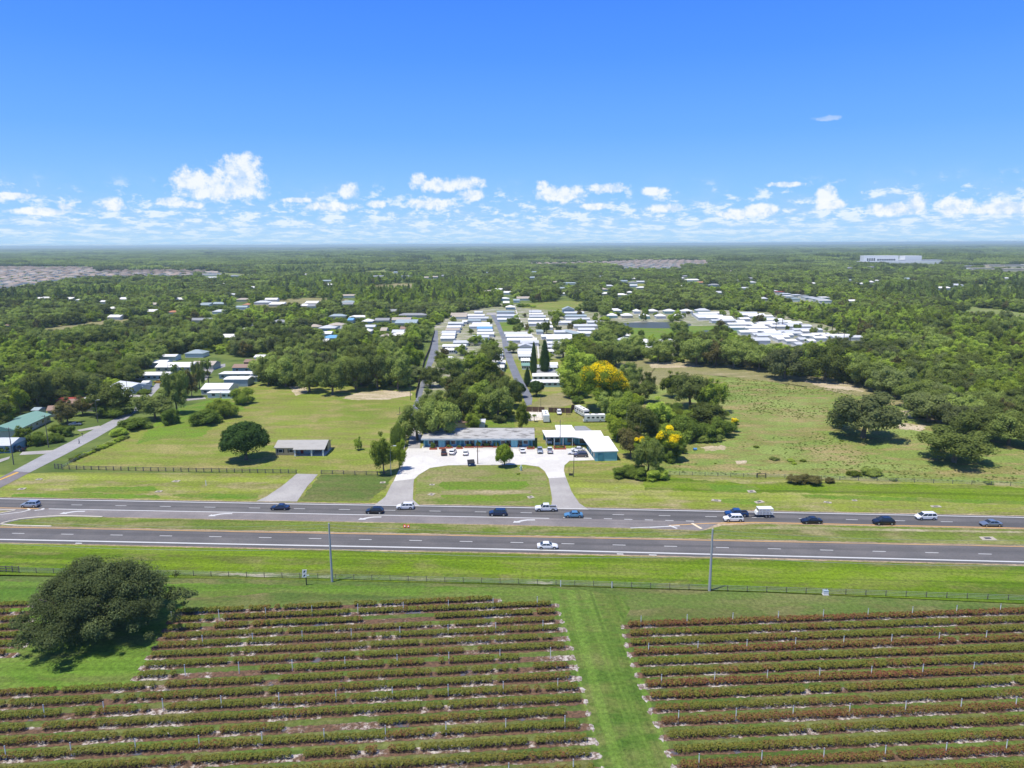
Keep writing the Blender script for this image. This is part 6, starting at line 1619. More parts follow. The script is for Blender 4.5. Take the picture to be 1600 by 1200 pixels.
# gaps: farmland far away
gp = vn(Xq, Yq, 0.0011, 2.2); k_ = gp < 2.4; Xq, Yq = Xq[k_], Yq[k_]
XX = np.concatenate([Xp, Xq]); YY = np.concatenate([Yp, Yq])
ss = np.where(YY < 6200, wr.uniform(0.9, 1.15, len(XX)), wr.uniform(3.0, 3.8, len(XX)))
hz = wr.uniform(0.75, 1.25, len(XX))*np.where(vn(XX, YY, 0.0021, 3.0) > 0.8, 1.55, 1.0)*np.where(vn(XX, YY, 0.0052, 6.0) > 1.3, 1.25, 1.0)
patch_obs = []
for k in range(3):
    o = link('canopy_patch', patch_mesh(100+k)); o.location = (XX[k], YY[k], 0); tag(o, 'distant closed tree canopy', kind='stuff'); patch_obs.append(o)
scatter('far_woodland', 'far woodland running out to the horizon, too far to tell the trees apart', np.stack([XX, YY, np.full(len(XX), -1.0)], 1)[3:], wr.integers(0, 4, len(XX))[3:]*PI/2, np.stack([ss, ss, hz], 1)[3:], wr.integers(0, 3, len(XX))[3:], patch_obs)

# ------------------------------------------------------------------ fences
def rail_fence(pts, post_m, h, label, rails=3, mat='wood_grey', pr=0.07, name='rail_fence', wire=False, post_mat=None, pw=None):
    q = [P(x, y, 0.02) for x, y in pts]; o = empty(name, q[0]); tag(o, label, 'fence'); o0 = q[0].copy()
    total = sum((b-a).length for a, b in zip(q, q[1:])); n = max(1, int(total/post_m)); pos = []
    for k in range(n+1):
        s_ = total*k/n; acc = 0
        for a, b in zip(q, q[1:]):
            L = (b-a).length
            if acc+L >= s_-1e-6: pos.append(a.lerp(b, (s_-acc)/L)); break
            acc += L
    pme_ = MB().box(-pr, pr, -pr, pr, 0, h).mesh('post', MATS[post_mat or mat])
    for p in pos[:300]:
        c = link('post', pme_, o); c.location = p-o0
    rz_ = [h*(0.9-0.32*i) for i in range(rails)] if not wire else [h*(0.95-0.24*i) for i in range(rails)]
    for zi in rz_:
        b = MB()
        t_ = 0.075 if not wire else 0.018
        for A, B in zip(pos, pos[1:]):
            A2, B2 = A-o0, B-o0; d = (B2-A2).normalized(); nn = Vector((-d.y, d.x, 0))*(0.035 if not wire else 0.015)
            off = -nn.normalized()*(pr+0.04); A2 = A2+off; B2 = B2+off
            b.hexa([A2-nn+Vector((0,0,zi-t_)), B2-nn+Vector((0,0,zi-t_)), B2+nn+Vector((0,0,zi-t_)), A2+nn+Vector((0,0,zi-t_))], [A2-nn+Vector((0,0,zi+t_)), B2-nn+Vector((0,0,zi+t_)), B2+nn+Vector((0,0,zi+t_)), A2+nn+Vector((0,0,zi+t_))])
        b.build('rail' if not wire else 'wire', MATS[mat if not wire else 'galvanised'], o)
    return o
rail_fence([(97,733.2),(250,736.5),(463,740)], 2.45, 1.35, 'long dark three-rail fence along the foot of the left lawn', pr=0.10)
rail_fence([(502,740.5),(590,742.5)], 3.0, 1.3, 'short dark rail fence between the tan house driveway and the roadside tree', pr=0.10)
rail_fence([(86,732.5),(97,733)], 1.2, 1.8, 'dark gate-like fence corner beside the side road', pr=0.09, name='fence_gate')
rail_fence([(97,732),(150,703),(175,692),(196,684)], 3.2, 1.1, 'rusty wire fence running diagonally beside the side road', rails=3, mat='wood_brown', pr=0.05, name='wire_fence', wire=True)
rail_fence([(-20,893),(0,893.5),(30,894.5)], 1.3, 1.5, 'dark close-set fence at the left edge behind the big oak', pr=0.07, name='paddock_fence')
rail_fence([(30,894.8),(265,899),(519,905),(860,914),(1200,925),(1640,940)], 3.9, 1.25, 'low wire fence with dark posts between the blueberry field and the highway verge', rails=4, mat='wood_brown', pr=0.055, name='wire_fence', wire=True)
rail_fence([(1042,742),(1100,743.5),(1182,746)], 3.4, 1.25, 'wire fence from the hedge to the pasture gate', rails=4, mat='wood_grey', pr=0.055, name='wire_fence', wire=True)
rail_fence([(1198,746),(1400,753),(1640,761)], 5.0, 1.2, 'wire fence along the foot of the right pasture', rails=4, mat='wood_grey', pr=0.055, name='wire_fence', wire=True)
rail_fence([(1183,746.4),(1196,746.6)], 2.9, 1.5, 'dark farm gate in the pasture fence', rails=4, mat='dark_metal', pr=0.09, name='farm_gate')
rail_fence([(626,735),(632,700),(638,668)], 4.0, 1.3, 'thin wire fence beside the west motel drive', rails=4, mat='wood_grey', pr=0.05, name='wire_fence', wire=True)
def panel_fence(pts, h, label, mat='wood_brown', pm=2.4):
    q = [P(x, y, 0.02) for x, y in pts]; o = empty('board_fence', q[0]); tag(o, label, 'fence'); o0 = q[0].copy()
    for a, b in zip(q, q[1:]):
        n = max(1, round((b-a).length/pm))
        for k in range(n):
            A = a.lerp(b, k/n)-o0; B = a.lerp(b, (k+0.96)/n)-o0; d = (B-A).normalized(); nn = Vector((-d.y, d.x, 0))*0.04
            up = Vector((0, 0, h)); MB().hexa([A-nn, B-nn, B+nn, A+nn], [A-nn+up, B-nn+up, B+nn+up, A+nn+up]).build('panel', MATS[mat], o)
panel_fence([(822,643),(851,644)], 2.2, 'dark brown board fence left of the white trailer in the motel yard')
panel_fence([(857,644.5),(892,645.5),(893,640.5),(901,640)], 2.2, 'dark brown board fence behind the parked motor homes')
panel_fence([(649.5,622),(655.6,596),(663,566),(671,548),(679,518)], 2.0, 'dark fence line along the left side of the narrow park street')
panel_fence([(990,557.5),(1010,557.5)], 2.4, 'brown board fence below the pond cottages')

# ------------------------------------------------------------------ poles and wires
def pole(x, y, ytop, r, label, mat='concrete_pole', taper=0.6, arms=(), lamp=False, name='utility_pole'):
    p = P(x, y, 0.02); t_ = ray(x, ytop); k = math.hypot(p.x, p.y)/math.hypot(t_.x, t_.y); h = CAM_H+t_.z*k
    o = empty(name, p); tag(o, label, 'pole'); MB().tube((0, 0, -0.3), (0, 0, h), r, r*taper, 10).build('shaft', MATS[mat], o)
    for (z, w) in arms: MB().box(-w/2, w/2, -0.07-r, 0.05-r, h*z-0.07, h*z+0.07).build('crossarm', MATS['wood_grey'], o)
    for (z, w) in arms:
        for sx in (-0.9, 0, 0.9): MB().tube((sx*w/2, -r, h*z+0.07), (sx*w/2, -r, h*z+0.28), 0.05, 0.03, 6).build('insulator', MATS['lamp_white'], o)
    if lamp:
        f = MB().tube((0, 0, h-0.1), (1.4, -0.4, h+0.25), 0.05, 0.04, 6).build('lamp_arm', MATS['galvanised'], o)
        MB().box(1.1, 2.0, -0.65, -0.3, h+0.16, h+0.32).build('lamp_head', MATS['lamp_white'], o)
    return p, h
def collar(p, z, r, o_name='bracket'): pass
A1, H1 = pole(519, 909, 817, 0.26, 'tall grey concrete power pole by the wire fence, left of the two near the highway')
A2, H2 = pole(1108.5, 923, 826, 0.30, 'tall pale concrete power pole by the wire fence, right of the two near the highway')
pole(746.5, 725, 688, 0.16, 'brown wooden pole standing in front of the motel lot', mat='wood_brown', name='wooden_pole')
pole(875, 700.5, 656, 0.17, 'tall dark pole standing in the brick planter ring before the office', mat='wood_grey', name='wooden_pole')
pole(896.4, 745, 697, 0.11, 'slim dark pole on the lawn beside the east driveway', mat='dark_metal', name='wooden_pole')
pole(626, 680, 636, 0.15, 'wooden utility pole with a crossarm beside the motel drive', mat='wood_grey', arms=((0.74, 2.4),))
pole(641.5, 625, 603, 0.14, 'wooden pole at the top of the left lawn', mat='wood_grey'); pole(650.5, 596, 572, 0.14, 'wooden pole by the park fence line', mat='wood_grey')
pole(611, 742, 697, 0.11, 'metal lamp post with a white head by the roadside tree', mat='galvanised', lamp=True, name='lamp_post')
pole(21.5, 726, 667, 0.17, 'wooden pole at the lawn edge left of the side road', mat='wood_grey', arms=((0.97, 1.8),)); pole(76, 699, 648, 0.17, 'wooden pole before the green roof', mat='wood_grey', arms=((0.97, 1.8),))
pole(153, 660, 625, 0.15, 'pole with two lamps beside the yellow green hedge', mat='wood_grey', lamp=True); pole(200, 620, 592, 0.13, 'wooden pole in front of the white house', mat='wood_grey')
pole(264.5, 600, 566, 0.13, 'wooden pole before the wide white-roofed house', mat='wood_grey'); pole(845, 636, 614, 0.10, 'thin pole behind the motel yard fence', mat='wood_grey', name='wooden_pole')
pole(1000, 692, 658, 0.10, 'pale metal pole in the thicket right of the office', mat='galvanised'); pole(979, 668, 640, 0.10, 'pale pole higher up in the thicket', mat='galvanised')
pole(830, 498, 480, 0.15, 'wooden pole at the top of the white lane', mat='wood_grey')
cable_m = simple('cable_grey', (0.32, 0.36, 0.33), 0.6, 0.05)
def cable(a, b, sag, label, r=0.022, group='overhead wires between the two concrete poles'):
    a = Vector(a); b = Vector(b); n = 24; m_ = MB(); pr_ = a
    for k in range(1, n+1):
        f = k/n; q = a.lerp(b, f)-Vector((0, 0, sag*4*f*(1-f))); m_.tube(pr_, q, r, r, 4, False); pr_ = q
    o = m_.build('overhead_wire', cable_m); tag(o, label, 'wire', group)
def up(p, z): return Vector((p.x, p.y, z))
d12 = (A2-A1)
for z, sg, wd in ((0.985, 1.3, 'top'), (0.93, 1.6, 'second')):
    cable(up(A1, H1*z), up(A2, H2*z), sg, '%s wire strung between the two concrete poles' % wd, 0.02)
    cable(up(A1, H1*z), up(A1-d12*1.0, H1*z), sg, '%s wire running left from the left concrete pole' % wd, 0.02)
    cable(up(A2, H2*z), up(A2+d12*1.0, H2*z), sg, '%s wire running right from the right concrete pole' % wd, 0.02)
cable(up(A1, H1*0.56), up(A2, H2*0.56), 0.9, 'thick low cable strung between the two concrete poles', 0.035)
cable(up(A1, H1*0.56), up(A1-d12, H1*0.56), 0.9, 'thick low cable running left from the left concrete pole', 0.035)
cable(up(A2, H2*0.56), up(A2+d12, H2*0.56), 0.9, 'thick low cable running right from the right concrete pole', 0.035)
# sign frame beside the east driveway
o = empty('sign_frame', P(889.5, 744)); tag(o, 'slim empty metal sign frame left of the dark pole by the east driveway', 'sign frame')
MB().tube((-0.1,0,0),(-0.1,0,3.2),0.05,0.05,6).build('post', MATS['dark_metal'], o); MB().tube((1.1,0,0),(1.1,0,1.6),0.05,0.05,6).build('post', MATS['dark_metal'], o); MB().box(-0.05,1.05,-0.04,0.04,0.2,0.9).build('panel', MATS['dark_metal'], o)
# field sign
def field_sign():
    o = empty('field_sign', P(479, 914.5), 0.0); tag(o, 'black post with two white sign plates at the top of the blueberry field', 'sign')
    MB().box(-0.09, 0.09, -0.09, 0.09, 0, 3.0).build('post', MATS['sign_black'], o)
    for z0, dx, nm in ((2.75, -0.25, 'upper'), (1.85, -0.30, 'lower')):
        f = MB().hexa([(dx-0.5,-0.16,z0),(dx+0.42,-0.16,z0),(dx+0.42,-0.10,z0),(dx-0.5,-0.10,z0)], [(dx-0.38,-0.16,z0+0.82),(dx+0.54,-0.16,z0+0.82),(dx+0.54,-0.10,z0+0.82),(dx-0.38,-0.10,z0+0.82)]).build('sign_plate', MATS['white_paint'], o)
        MB().hexa([(dx-0.25,-0.18,z0+0.25),(dx+0.02,-0.18,z0+0.22),(dx+0.02,-0.161,z0+0.22),(dx-0.25,-0.161,z0+0.25)], [(dx+0.05,-0.18,z0+0.68),(dx+0.30,-0.18,z0+0.62),(dx+0.30,-0.161,z0+0.62),(dx+0.05,-0.161,z0+0.68)]).build('printed_mark', MATS['sign_black'], f)
    MB().box(0.28, 0.72, -0.16, -0.10, 2.2, 2.42).build('arrow_plate', MATS['white_paint'], o)
field_sign()
for (x, y, h, lb) in ((876,916.5,1.3,'short white marker post in the wire fence, left one'), (956,918.5,1.3,'short white marker post in the wire fence, right one'), (322,758.5,1.6,'white marker post in the verge below the long rail fence')):
    o = empty('marker_post', P(x, y, 0.02)); tag(o, lb, 'post'); MB().box(-0.09,0.09,-0.06,0.06,0,h).build('shaft', MATS['white_paint'], o); MB().box(-0.10,0.10,-0.07,0.07,h,h+0.08).build('cap', MATS['galvanised'], o)
o = empty('utility_box', P(1289.5, 929, 0.02)); tag(o, 'small white utility box in the grass below the wire fence', 'utility box'); MB().box(-0.5,0.5,-0.35,0.35,0.1,0.9).build('cabinet', MATS['white_paint'], o); MB().box(-0.6,0.6,-0.45,0.45,0,0.099).build('plinth', MATS['concrete'], o); MB().box(-0.52,0.52,-0.37,0.37,0.901,0.97).build('lid', MATS['greyblue_wall'], o)
# red marker boards in the median
for (x, y, lb) in ((632.5,824.6,'left one of the two small orange-red marker boards in the median'), (638,824.8,'right one of the two small orange-red marker boards in the median')):
    o = empty('marker_board', P(x, y, 0.08), 0.2); tag(o, lb, 'marker'); MB().hexa([(-.35,-.1,0.1),(.35,-.1,0.1),(.35,0,0.1),(-.35,0,0.1)],[(-.3,.15,0.75),(.3,.15,0.75),(.3,.25,0.75),(-.3,.25,0.75)]).build('board', MATS['flag_red'], o); MB().hexa([(-.12,-.13,0.3),(.12,-.13,0.3),(.12,-.05,0.3),(-.12,-.05,0.3)],[(-.12,.0,0.55),(.12,.0,0.55),(.12,.08,0.55),(-.12,.08,0.55)]).build('white_spot', MATS['white_paint'], o)
# blue dumpster, bins, barrels
o = empty('dumpster', P(736, 727.5, 0.09), R(12)); tag(o, 'dark blue steel dumpster with a sloping lid at the edge of the motel lot', 'dumpster')
MB().hexa([(-1.0,-0.8,0.15),(1.0,-0.8,0.15),(1.0,0.8,0.15),(-1.0,0.8,0.15)],[(-1.1,-0.9,1.05),(1.1,-0.9,1.05),(1.1,0.9,1.7),(-1.1,0.9,1.7)]).build('bin', MATS['dumpster_blue'], o)
MB().hexa([(-1.15,-0.95,1.06),(1.15,-0.95,1.06),(1.15,0.95,1.72),(-1.15,0.95,1.72)],[(-1.15,-0.95,1.12),(1.15,-0.95,1.12),(1.15,0.95,1.78),(-1.15,0.95,1.78)]).build('lid', MATS['plastic_black'], o); MB().box(-0.8,-0.3,-0.93,-0.88,0.5,0.75).build('label_plate', MATS['white_paint'], o)
o = empty('fire_hydrant', P(814, 735, 0.05)); tag(o, 'pale green and white standing tank post on the entrance island', 'hydrant'); MB().tube((0,0,0),(0,0,1.4),0.32,0.28,10).build('barrel', MATS['green_wall'], o); MB().tube((0,0,1.401),(0,0,2.0),0.22,0.14,10).build('bonnet', MATS['lamp_white'], o); MB().tube((-0.5,0,1.0),(-0.321,0,1.0),0.12,0.12,8).build('outlet', MATS['lamp_white'], o); MB().tube((0.321,0,1.0),(0.5,0,1.0),0.12,0.12,8).build('outlet', MATS['lamp_white'], o)
for (x, y, w, lb) in ((771,726.5,1.6,'low flat timber block by the round-headed tree'),(666,706.5,1.6,'pale parking block at the left end of the motel lot'),(747,705,1.5,'pale parking block below the brown pole'),(829,702.8,1.8,'parking block left of the silver parked car')):
    o = empty('parking_block', P(x, y, 0.09)); tag(o, lb, 'parking block'); MB().hexa([(-w/2,-.15,0),(w/2,-.15,0),(w/2,.15,0),(-w/2,.15,0)],[(-w/2+.05,-.09,.16),(w/2-.05,-.09,.16),(w/2-.05,.09,.16),(-w/2+.05,.09,.16)]).build('block', MATS['concrete'], o); MB().tube((-w/4,0,.161),(-w/4,0,.2),.04,.04,6).build('pin', MATS['dark_metal'], o)
o = empty('blue_barrel', P(1086, 703.5, 0.02)); tag(o, 'blue barrel lying at the thicket edge beside the bare ground', 'barrel'); MB().tube((-0.6,0,0.42),(0.6,0,0.42),0.42,0.42,10).build('drum', MATS['tarp_blue'], o); MB().tube((-0.66,0,0.42),(-0.601,0,0.42),0.3,0.3,8).build('lid', MATS['plastic_black'], o)

# ------------------------------------------------------------------ vehicles (x forward, z up, built at the origin)
def lathe_wheel(r, w):
    t_ = MB().tube((0, -w/2, 0), (0, w/2, 0), r, r, 16)
    rm = MB().tube((0, -w/2-0.012, 0), (0, w/2+0.012, 0), r*0.62, r*0.62, 12)
    return t_, rm
WH = {}
def wheel(o, x, y, r, w=0.24):
    if (r, w) not in WH:
        a, b = lathe_wheel(r, w); WH[(r, w)] = (a.mesh('tyre', MATS['tyre']), b.mesh('rim', MATS['rim']))
    t_ = link('wheel', WH[(r, w)][0], o); t_.location = (x, y, r); link('rim', WH[(r, w)][1], t_)
def loft(sections, mat, name, o):
    """sections: list of (x, [(y,z)...]) closed rings"""
    b = MB(); n = len(sections[0][1]); vs = []; fs = []
    for x, ring in sections: vs += [(x, y, z) for y, z in ring]
    for i in range(len(sections)-1):
        for j in range(n): fs.append((i*n+j, i*n+(j+1) % n, (i+1)*n+(j+1) % n, (i+1)*n+j))
    fs.append(tuple(range(n-1, -1, -1))); fs.append(tuple((len(sections)-1)*n+j for j in range(n)))
    b.add(vs, fs); ob = b.build(name, mat, o)
    for p in ob.data.polygons: p.use_smooth = False
    return ob
CAR = {  # L, W, ground clearance, belt, roof, hood: cab points (rear base, rear top, front top, front base) measured from the rear bumper as fractions
 'sedan': dict(L=4.9, W=1.85, belt=0.93, roof=1.45, hood=0.80, tail=0.92, cab=(0.13, 0.30, 0.56, 0.73), wr=0.33),
 'suv': dict(L=4.75, W=1.9, belt=1.08, roof=1.70, hood=0.98, tail=1.08, cab=(0.02, 0.09, 0.60, 0.76), wr=0.37),
 'hatch': dict(L=4.4, W=1.8, belt=0.98, roof=1.55, hood=0.86, tail=1.0, cab=(0.03, 0.16, 0.58, 0.77), wr=0.33),
 'van': dict(L=5.1, W=1.98, belt=1.08, roof=1.80, hood=0.95, tail=1.08, cab=(0.01, 0.06, 0.64, 0.84), wr=0.35),
 'pickup': dict(L=5.9, W=2.0, belt=1.18, roof=1.92, hood=1.12, tail=1.08, cab=(0.34, 0.36, 0.62, 0.74), wr=0.42),
}
def car(kind, mat, x, y, heading, label, group=None, loc=None, k=1.0):
    c = CAR[kind]; L, Wd = c['L'], c['W']; p = P(x, y, 0.088) if loc is None else loc
    nm = dict(sedan='sedan_car', suv='suv_car', hatch='hatchback_car', van='minivan', pickup='pickup_truck')[kind]
    o = empty(nm, p, R(heading)); o.scale = (k, k, k); tag(o, label, 'pickup truck' if kind == 'pickup' else ('van' if kind == 'van' else 'car'), group)
    m_ = MATS[mat]; hw = Wd/2; zb = 0.26; gl = MATS['window_glass']
    X_ = lambda f: -L/2+L*f
    def ring(w, z0, z1, cr=0.10): return [(-w*0.90, z0), (-w, z0+0.16), (-w, z1-cr*1.3), (-w*0.93, z1), (w*0.93, z1), (w, z1-cr*1.3), (w, z0+0.16), (w*0.90, z0)]
    be = c['belt']; hd = c['hood']; tl = c['tail']; f0, f1, f2, f3 = c['cab']
    bed = kind == 'pickup'
    if not bed:
        secs = [(0.0, ring(hw*0.86, 0.38, tl-0.14)), (0.03, ring(hw*0.95, zb, tl-0.02)), (max(f0, 0.06), ring(hw, zb, be)), (0.45, ring(hw, zb, be)), (f3-0.02, ring(hw, zb, be-0.02)), (0.88, ring(hw*0.97, zb, hd)), (0.965, ring(hw*0.90, zb, hd-0.12)), (1.0, ring(hw*0.76, 0.36, hd-0.26))]
    else:
        secs = [(0.0, ring(hw*0.93, 0.55, 0.80)), (0.02, ring(hw*0.97, 0.42, 0.82)), (0.335, ring(hw, 0.36, 0.82)), (0.345, ring(hw, 0.34, be)), (f3-0.01, ring(hw, 0.34, be)), (0.90, ring(hw*0.98, 0.34, hd)), (0.97, ring(hw*0.93, 0.36, hd-0.10)), (1.0, ring(hw*0.84, 0.45, hd-0.28))]
    loft([(X_(f), r_) for f, r_ in secs], m_, 'body', o)
    if bed:
        b = MB(); xr, xf = X_(0.012), X_(0.338)
        b.box(xr, xf, -hw*0.97, -hw*0.97+0.09, 0.80, be); b.box(xr, xf, hw*0.97-0.09, hw*0.97, 0.80, be); b.box(xr, xr+0.07, -hw*0.97+0.091, hw*0.97-0.091, 0.80, be)
        b.build('bed_walls', m_, o); MB().box(xr+0.08, xf-0.002, -hw*0.97+0.095, hw*0.97-0.095, 0.815, 0.87).build('bed_liner', MATS['plastic_black'], o)
    rf = c['roof']; wt = hw*0.76; wb = hw*0.93
    # cabin shell in body colour with glass set proud of it
    A = [(X_(f0), be-0.03), (X_(f1), rf-0.05), (X_(f1+0.03), rf), (X_(f2-0.04), rf), (X_(f2), rf-0.04), (X_(f3), be-0.04)]
    def wz(z): return wb+(wt-wb)*max(0, (z-be)/(rf-be))
    b = MB(); n = len(A)
    vs = [(x_, -wz(z_), z_) for x_, z_ in A]+[(x_, wz(z_), z_) for x_, z_ in A]
    b.add(vs, [tuple(range(n)), tuple(range(2*n-1, n-1, -1))]+[(i+1, i, i+n, i+1+n) for i in range(n-1)]+[(0, n-1, 2*n-1, n)]); b.build('cabin', m_, o)
    def glass(q, off, nm_):
        v = [Vector(a) for a in q]; nn = (v[1]-v[0]).cross(v[2]-v[1]).normalized()
        if nn.dot(Vector(off)) < 0: nn = -nn
        MB().hexa([a+nn*0.004 for a in v], [a+nn*0.018 for a in v]).build(nm_, gl, o)
    zl = be+0.03; zu = rf-0.10
    def xf_(z): return X_(f3)+(X_(f2)-X_(f3))*(z-be+0.04)/(rf-be)
    def xr_(z): return X_(f0)+(X_(f1)-X_(f0))*(z-be+0.03)/(rf-0.02-be)
    g = 0.93
    glass([(xf_(zl), -wz(zl)*g, zl), (xf_(zl), wz(zl)*g, zl), (xf_(zu), wz(zu)*g, zu), (xf_(zu), -wz(zu)*g, zu)], (1, 0, 0.5), 'windshield')
    glass([(xr_(zl+0.02), -wz(zl)*g, zl+0.02), (xr_(zl+0.02), wz(zl)*g, zl+0.02), (xr_(zu), wz(zu)*g, zu), (xr_(zu), -wz(zu)*g, zu)], (-1, 0, 0.5), 'rear_window')
    xa, xb = xr_(zl)+0.10, xf_(zl)-0.14; xta, xtb = xr_(zu)+0.10, xf_(zu)-0.06
    nw = 3 if kind in ('suv', 'van') else 2
    for s in (-1, 1):
        for i in range(nw):
            u0, u1 = i/nw+0.02, (i+1)/nw-0.02
            glass([(xa+(xb-xa)*u0, s*wz(zl), zl), (xa+(xb-xa)*u1, s*wz(zl), zl), (xta+(xtb-xta)*u1, s*wz(zu), zu), (xta+(xtb-xta)*u0, s*wz(zu), zu)], (0, s, 0.1), 'side_window')
        MB().box(xb-0.08, xb+0.10, s*(hw+0.02) if s > 0 else -(hw+0.17), s*(hw+0.17) if s > 0 else -(hw+0.02), be-0.02, be+0.12).build('mirror', m_, o)
        xh = X_(0.965); yh = s*hw*0.66
        MB().hexa([(xh-0.05, yh-0.20, hd-0.32), (xh+0.14, yh-0.16, hd-0.34), (xh+0.14-0.10*(s > 0), yh+0.14, hd-0.34), (xh-0.06, yh+0.20, hd-0.32)], [(xh-0.12, yh-0.20, hd-0.17), (xh+0.05, yh-0.16, hd-0.20), (xh+0.02, yh+0.14, hd-0.20), (xh-0.12, yh+0.20, hd-0.17)]).build('headlight', MATS['lamp_white'], o)
        MB().box(X_(0)-0.02, X_(0.012), s*hw*0.72-0.14, s*hw*0.72+0.14, tl-0.36 if not bed else 0.84, tl-0.18 if not bed else 1.08).build('tail_light', MATS['lamp_red'], o)
    MB().box(X_(0.985), X_(1.0)+0.03, -hw*0.55, hw*0.55, 0.42, hd-0.38).build('grille', MATS['plastic_black'], o)
    MB().box(X_(0)-0.05, X_(0.01), -hw*0.82, hw*0.82, 0.36, 0.52).build('rear_bumper', MATS['plastic_black'], o)
    MB().box(X_(0.10), X_(0.90), -hw*0.9, hw*0.9, 0.20, 0.27).build('underbody', MATS['plastic_black'], o)
    r = c['wr']
    for fx in (0.185, 0.815):
        for s in (-1, 1):
            MB().tube((X_(fx), s*(hw-0.10), r+0.02), (X_(fx), s*(hw+0.006), r+0.02), r*1.16, r*1.16, 16).build('wheel_arch', MATS['plastic_black'], o)
            wheel(o, X_(fx), s*(hw-0.09), r)
    return o
car('suv','car_silver',48,791.6,180,'silver SUV driving left at the left end of the highway, near the side road')
car('sedan','car_navy',437.5,795.6,180,'dark blue sedan driving left, in front of the tan house driveway')
car('hatch','car_black',585.5,801.3,180,'black hatchback driving left just before the west motel driveway', k=1.06)
car('suv','car_white',633.5,794.6,180,'white SUV passing the mouth of the west motel driveway')
car('suv','car_navy',778,804.6,180,'dark navy SUV driving left below the entrance island')
car('pickup','car_white',853,797.6,180,'white pickup truck driving left at the mouth of the east driveway')
car('sedan','car_lightblue',896,807.2,180,'light blue sedan driving left below the east driveway')
car('pickup','car_blue',1150.5,806.0,180,'blue pickup truck towing the cage trailer')
car('suv','car_white',1145.5,813.8,180,'white SUV driving beside the blue pickup', k=1.04)
car('sedan','car_black',1267.5,816.6,180,'black sedan driving left, right of the blue pickup and trailer', k=1.05)
car('hatch','car_black',1380,818.4,180,'black crossover driving left towards the black sedan', k=1.18)
car('van','car_white',1446,810.8,180,'white minivan driving left in the far lane at the right')
car('sedan','car_greysilver',1547.5,821.2,180,'grey sedan driving left, last car at the right edge of the highway', k=1.04)
car('sedan','car_white',855.5,856.2,0,'white sedan driving right, alone on the near carriageway')
# parked
car('suv','car_darkred',693.5,709.6,96,'dark parked car in front of the motel, leftmost of the row')
car('suv','car_white',707.5,708.6,84,'white parked SUV in front of the motel, second from the left')
car('sedan','car_white',727.5,709.6,92,'white parked car in front of the motel, third from the left', k=0.95)
car('sedan','car_white',816,705.8,97,'pale parked car in front of the right end of the motel', k=0.97)
car('pickup','car_silver',843.5,706.0,270,'silver pickup with a dark windshield parked between motel and office', k=0.9)
car('pickup','car_white',859,706.2,90,'white pickup parked at the office carport', k=0.9)
car('suv','car_white',858.5,692.0,270,'white car parked inside the office carport', k=0.95)
car('sedan','car_white',903,704.2,180,'white car parked at the office wing, farthest of the three', k=0.98)
car('sedan','car_white',898,709.8,170,'white car parked at the office wing, middle of the three')
car('suv','car_brown',907.5,713.6,180,'brown SUV parked broadside at the office wing, nearest of the three')
car('pickup','car_navy',26.5,704.5,175,'dark blue pickup parked on the drive beside the blue-walled house')
car('sedan','car_greysilver',118,664.5,10,'grey car parked before the brown roof behind the shrubs', k=0.95)
car('van','car_white',1006,0,0,'x',loc=Vector((0,0,-500))) if False else None
car('suv','car_white',873.6,646.5,270,'small white van with a dark windshield in the motel yard', k=1.0)

def cage_trailer():
    p = P(1192, 806.6, 0.088); o = empty('cage_trailer', p, R(180)); tag(o, 'white slatted cage trailer with twin axles behind the blue pickup', 'trailer')
    MB().box(-2.3, 2.1, -1.0, 1.0, 0.62, 0.74).build('deck', MATS['dark_metal'], o)
    MB().hexa([(2.1,-0.5,0.60),(3.6,-0.08,0.55),(3.6,0.08,0.55),(2.1,0.5,0.60)],[(2.1,-0.5,0.70),(3.6,-0.08,0.65),(3.6,0.08,0.65),(2.1,0.5,0.70)]).build('drawbar', MATS['dark_metal'], o)
    for s in (-1, 1):
        for z in (0.85, 1.15, 1.45, 1.75, 2.1): MB().box(-2.2, 1.5, s*1.0-0.03, s*1.0+0.03, z, z+0.13).build('side_rail', MATS['white_paint'], o)
        for x in (-2.2, -1.3, -0.4, 0.5, 1.4): MB().box(x-0.05, x+0.05, s*1.0-0.062, s*1.0+0.062, 0.741, 2.3).build('upright', MATS['white_paint'], o)
    MB().box(-2.3, 1.55, -1.06, 1.06, 2.31, 2.38).build('roof', MATS['lamp_white'], o)
    MB().hexa([(1.6,-0.9,0.76),(2.1,-0.9,0.76),(2.1,0.9,0.76),(1.6,0.9,0.76)],[(1.6,-0.9,1.7),(1.9,-0.9,1.4),(1.9,0.9,1.4),(1.6,0.9,1.7)]).build('front_guard', MATS['lamp_white'], o)
    for x in (-1.25, -0.45):
        for s in (-1, 1): wheel(o, x, s*1.15, 0.34)
cage_trailer()
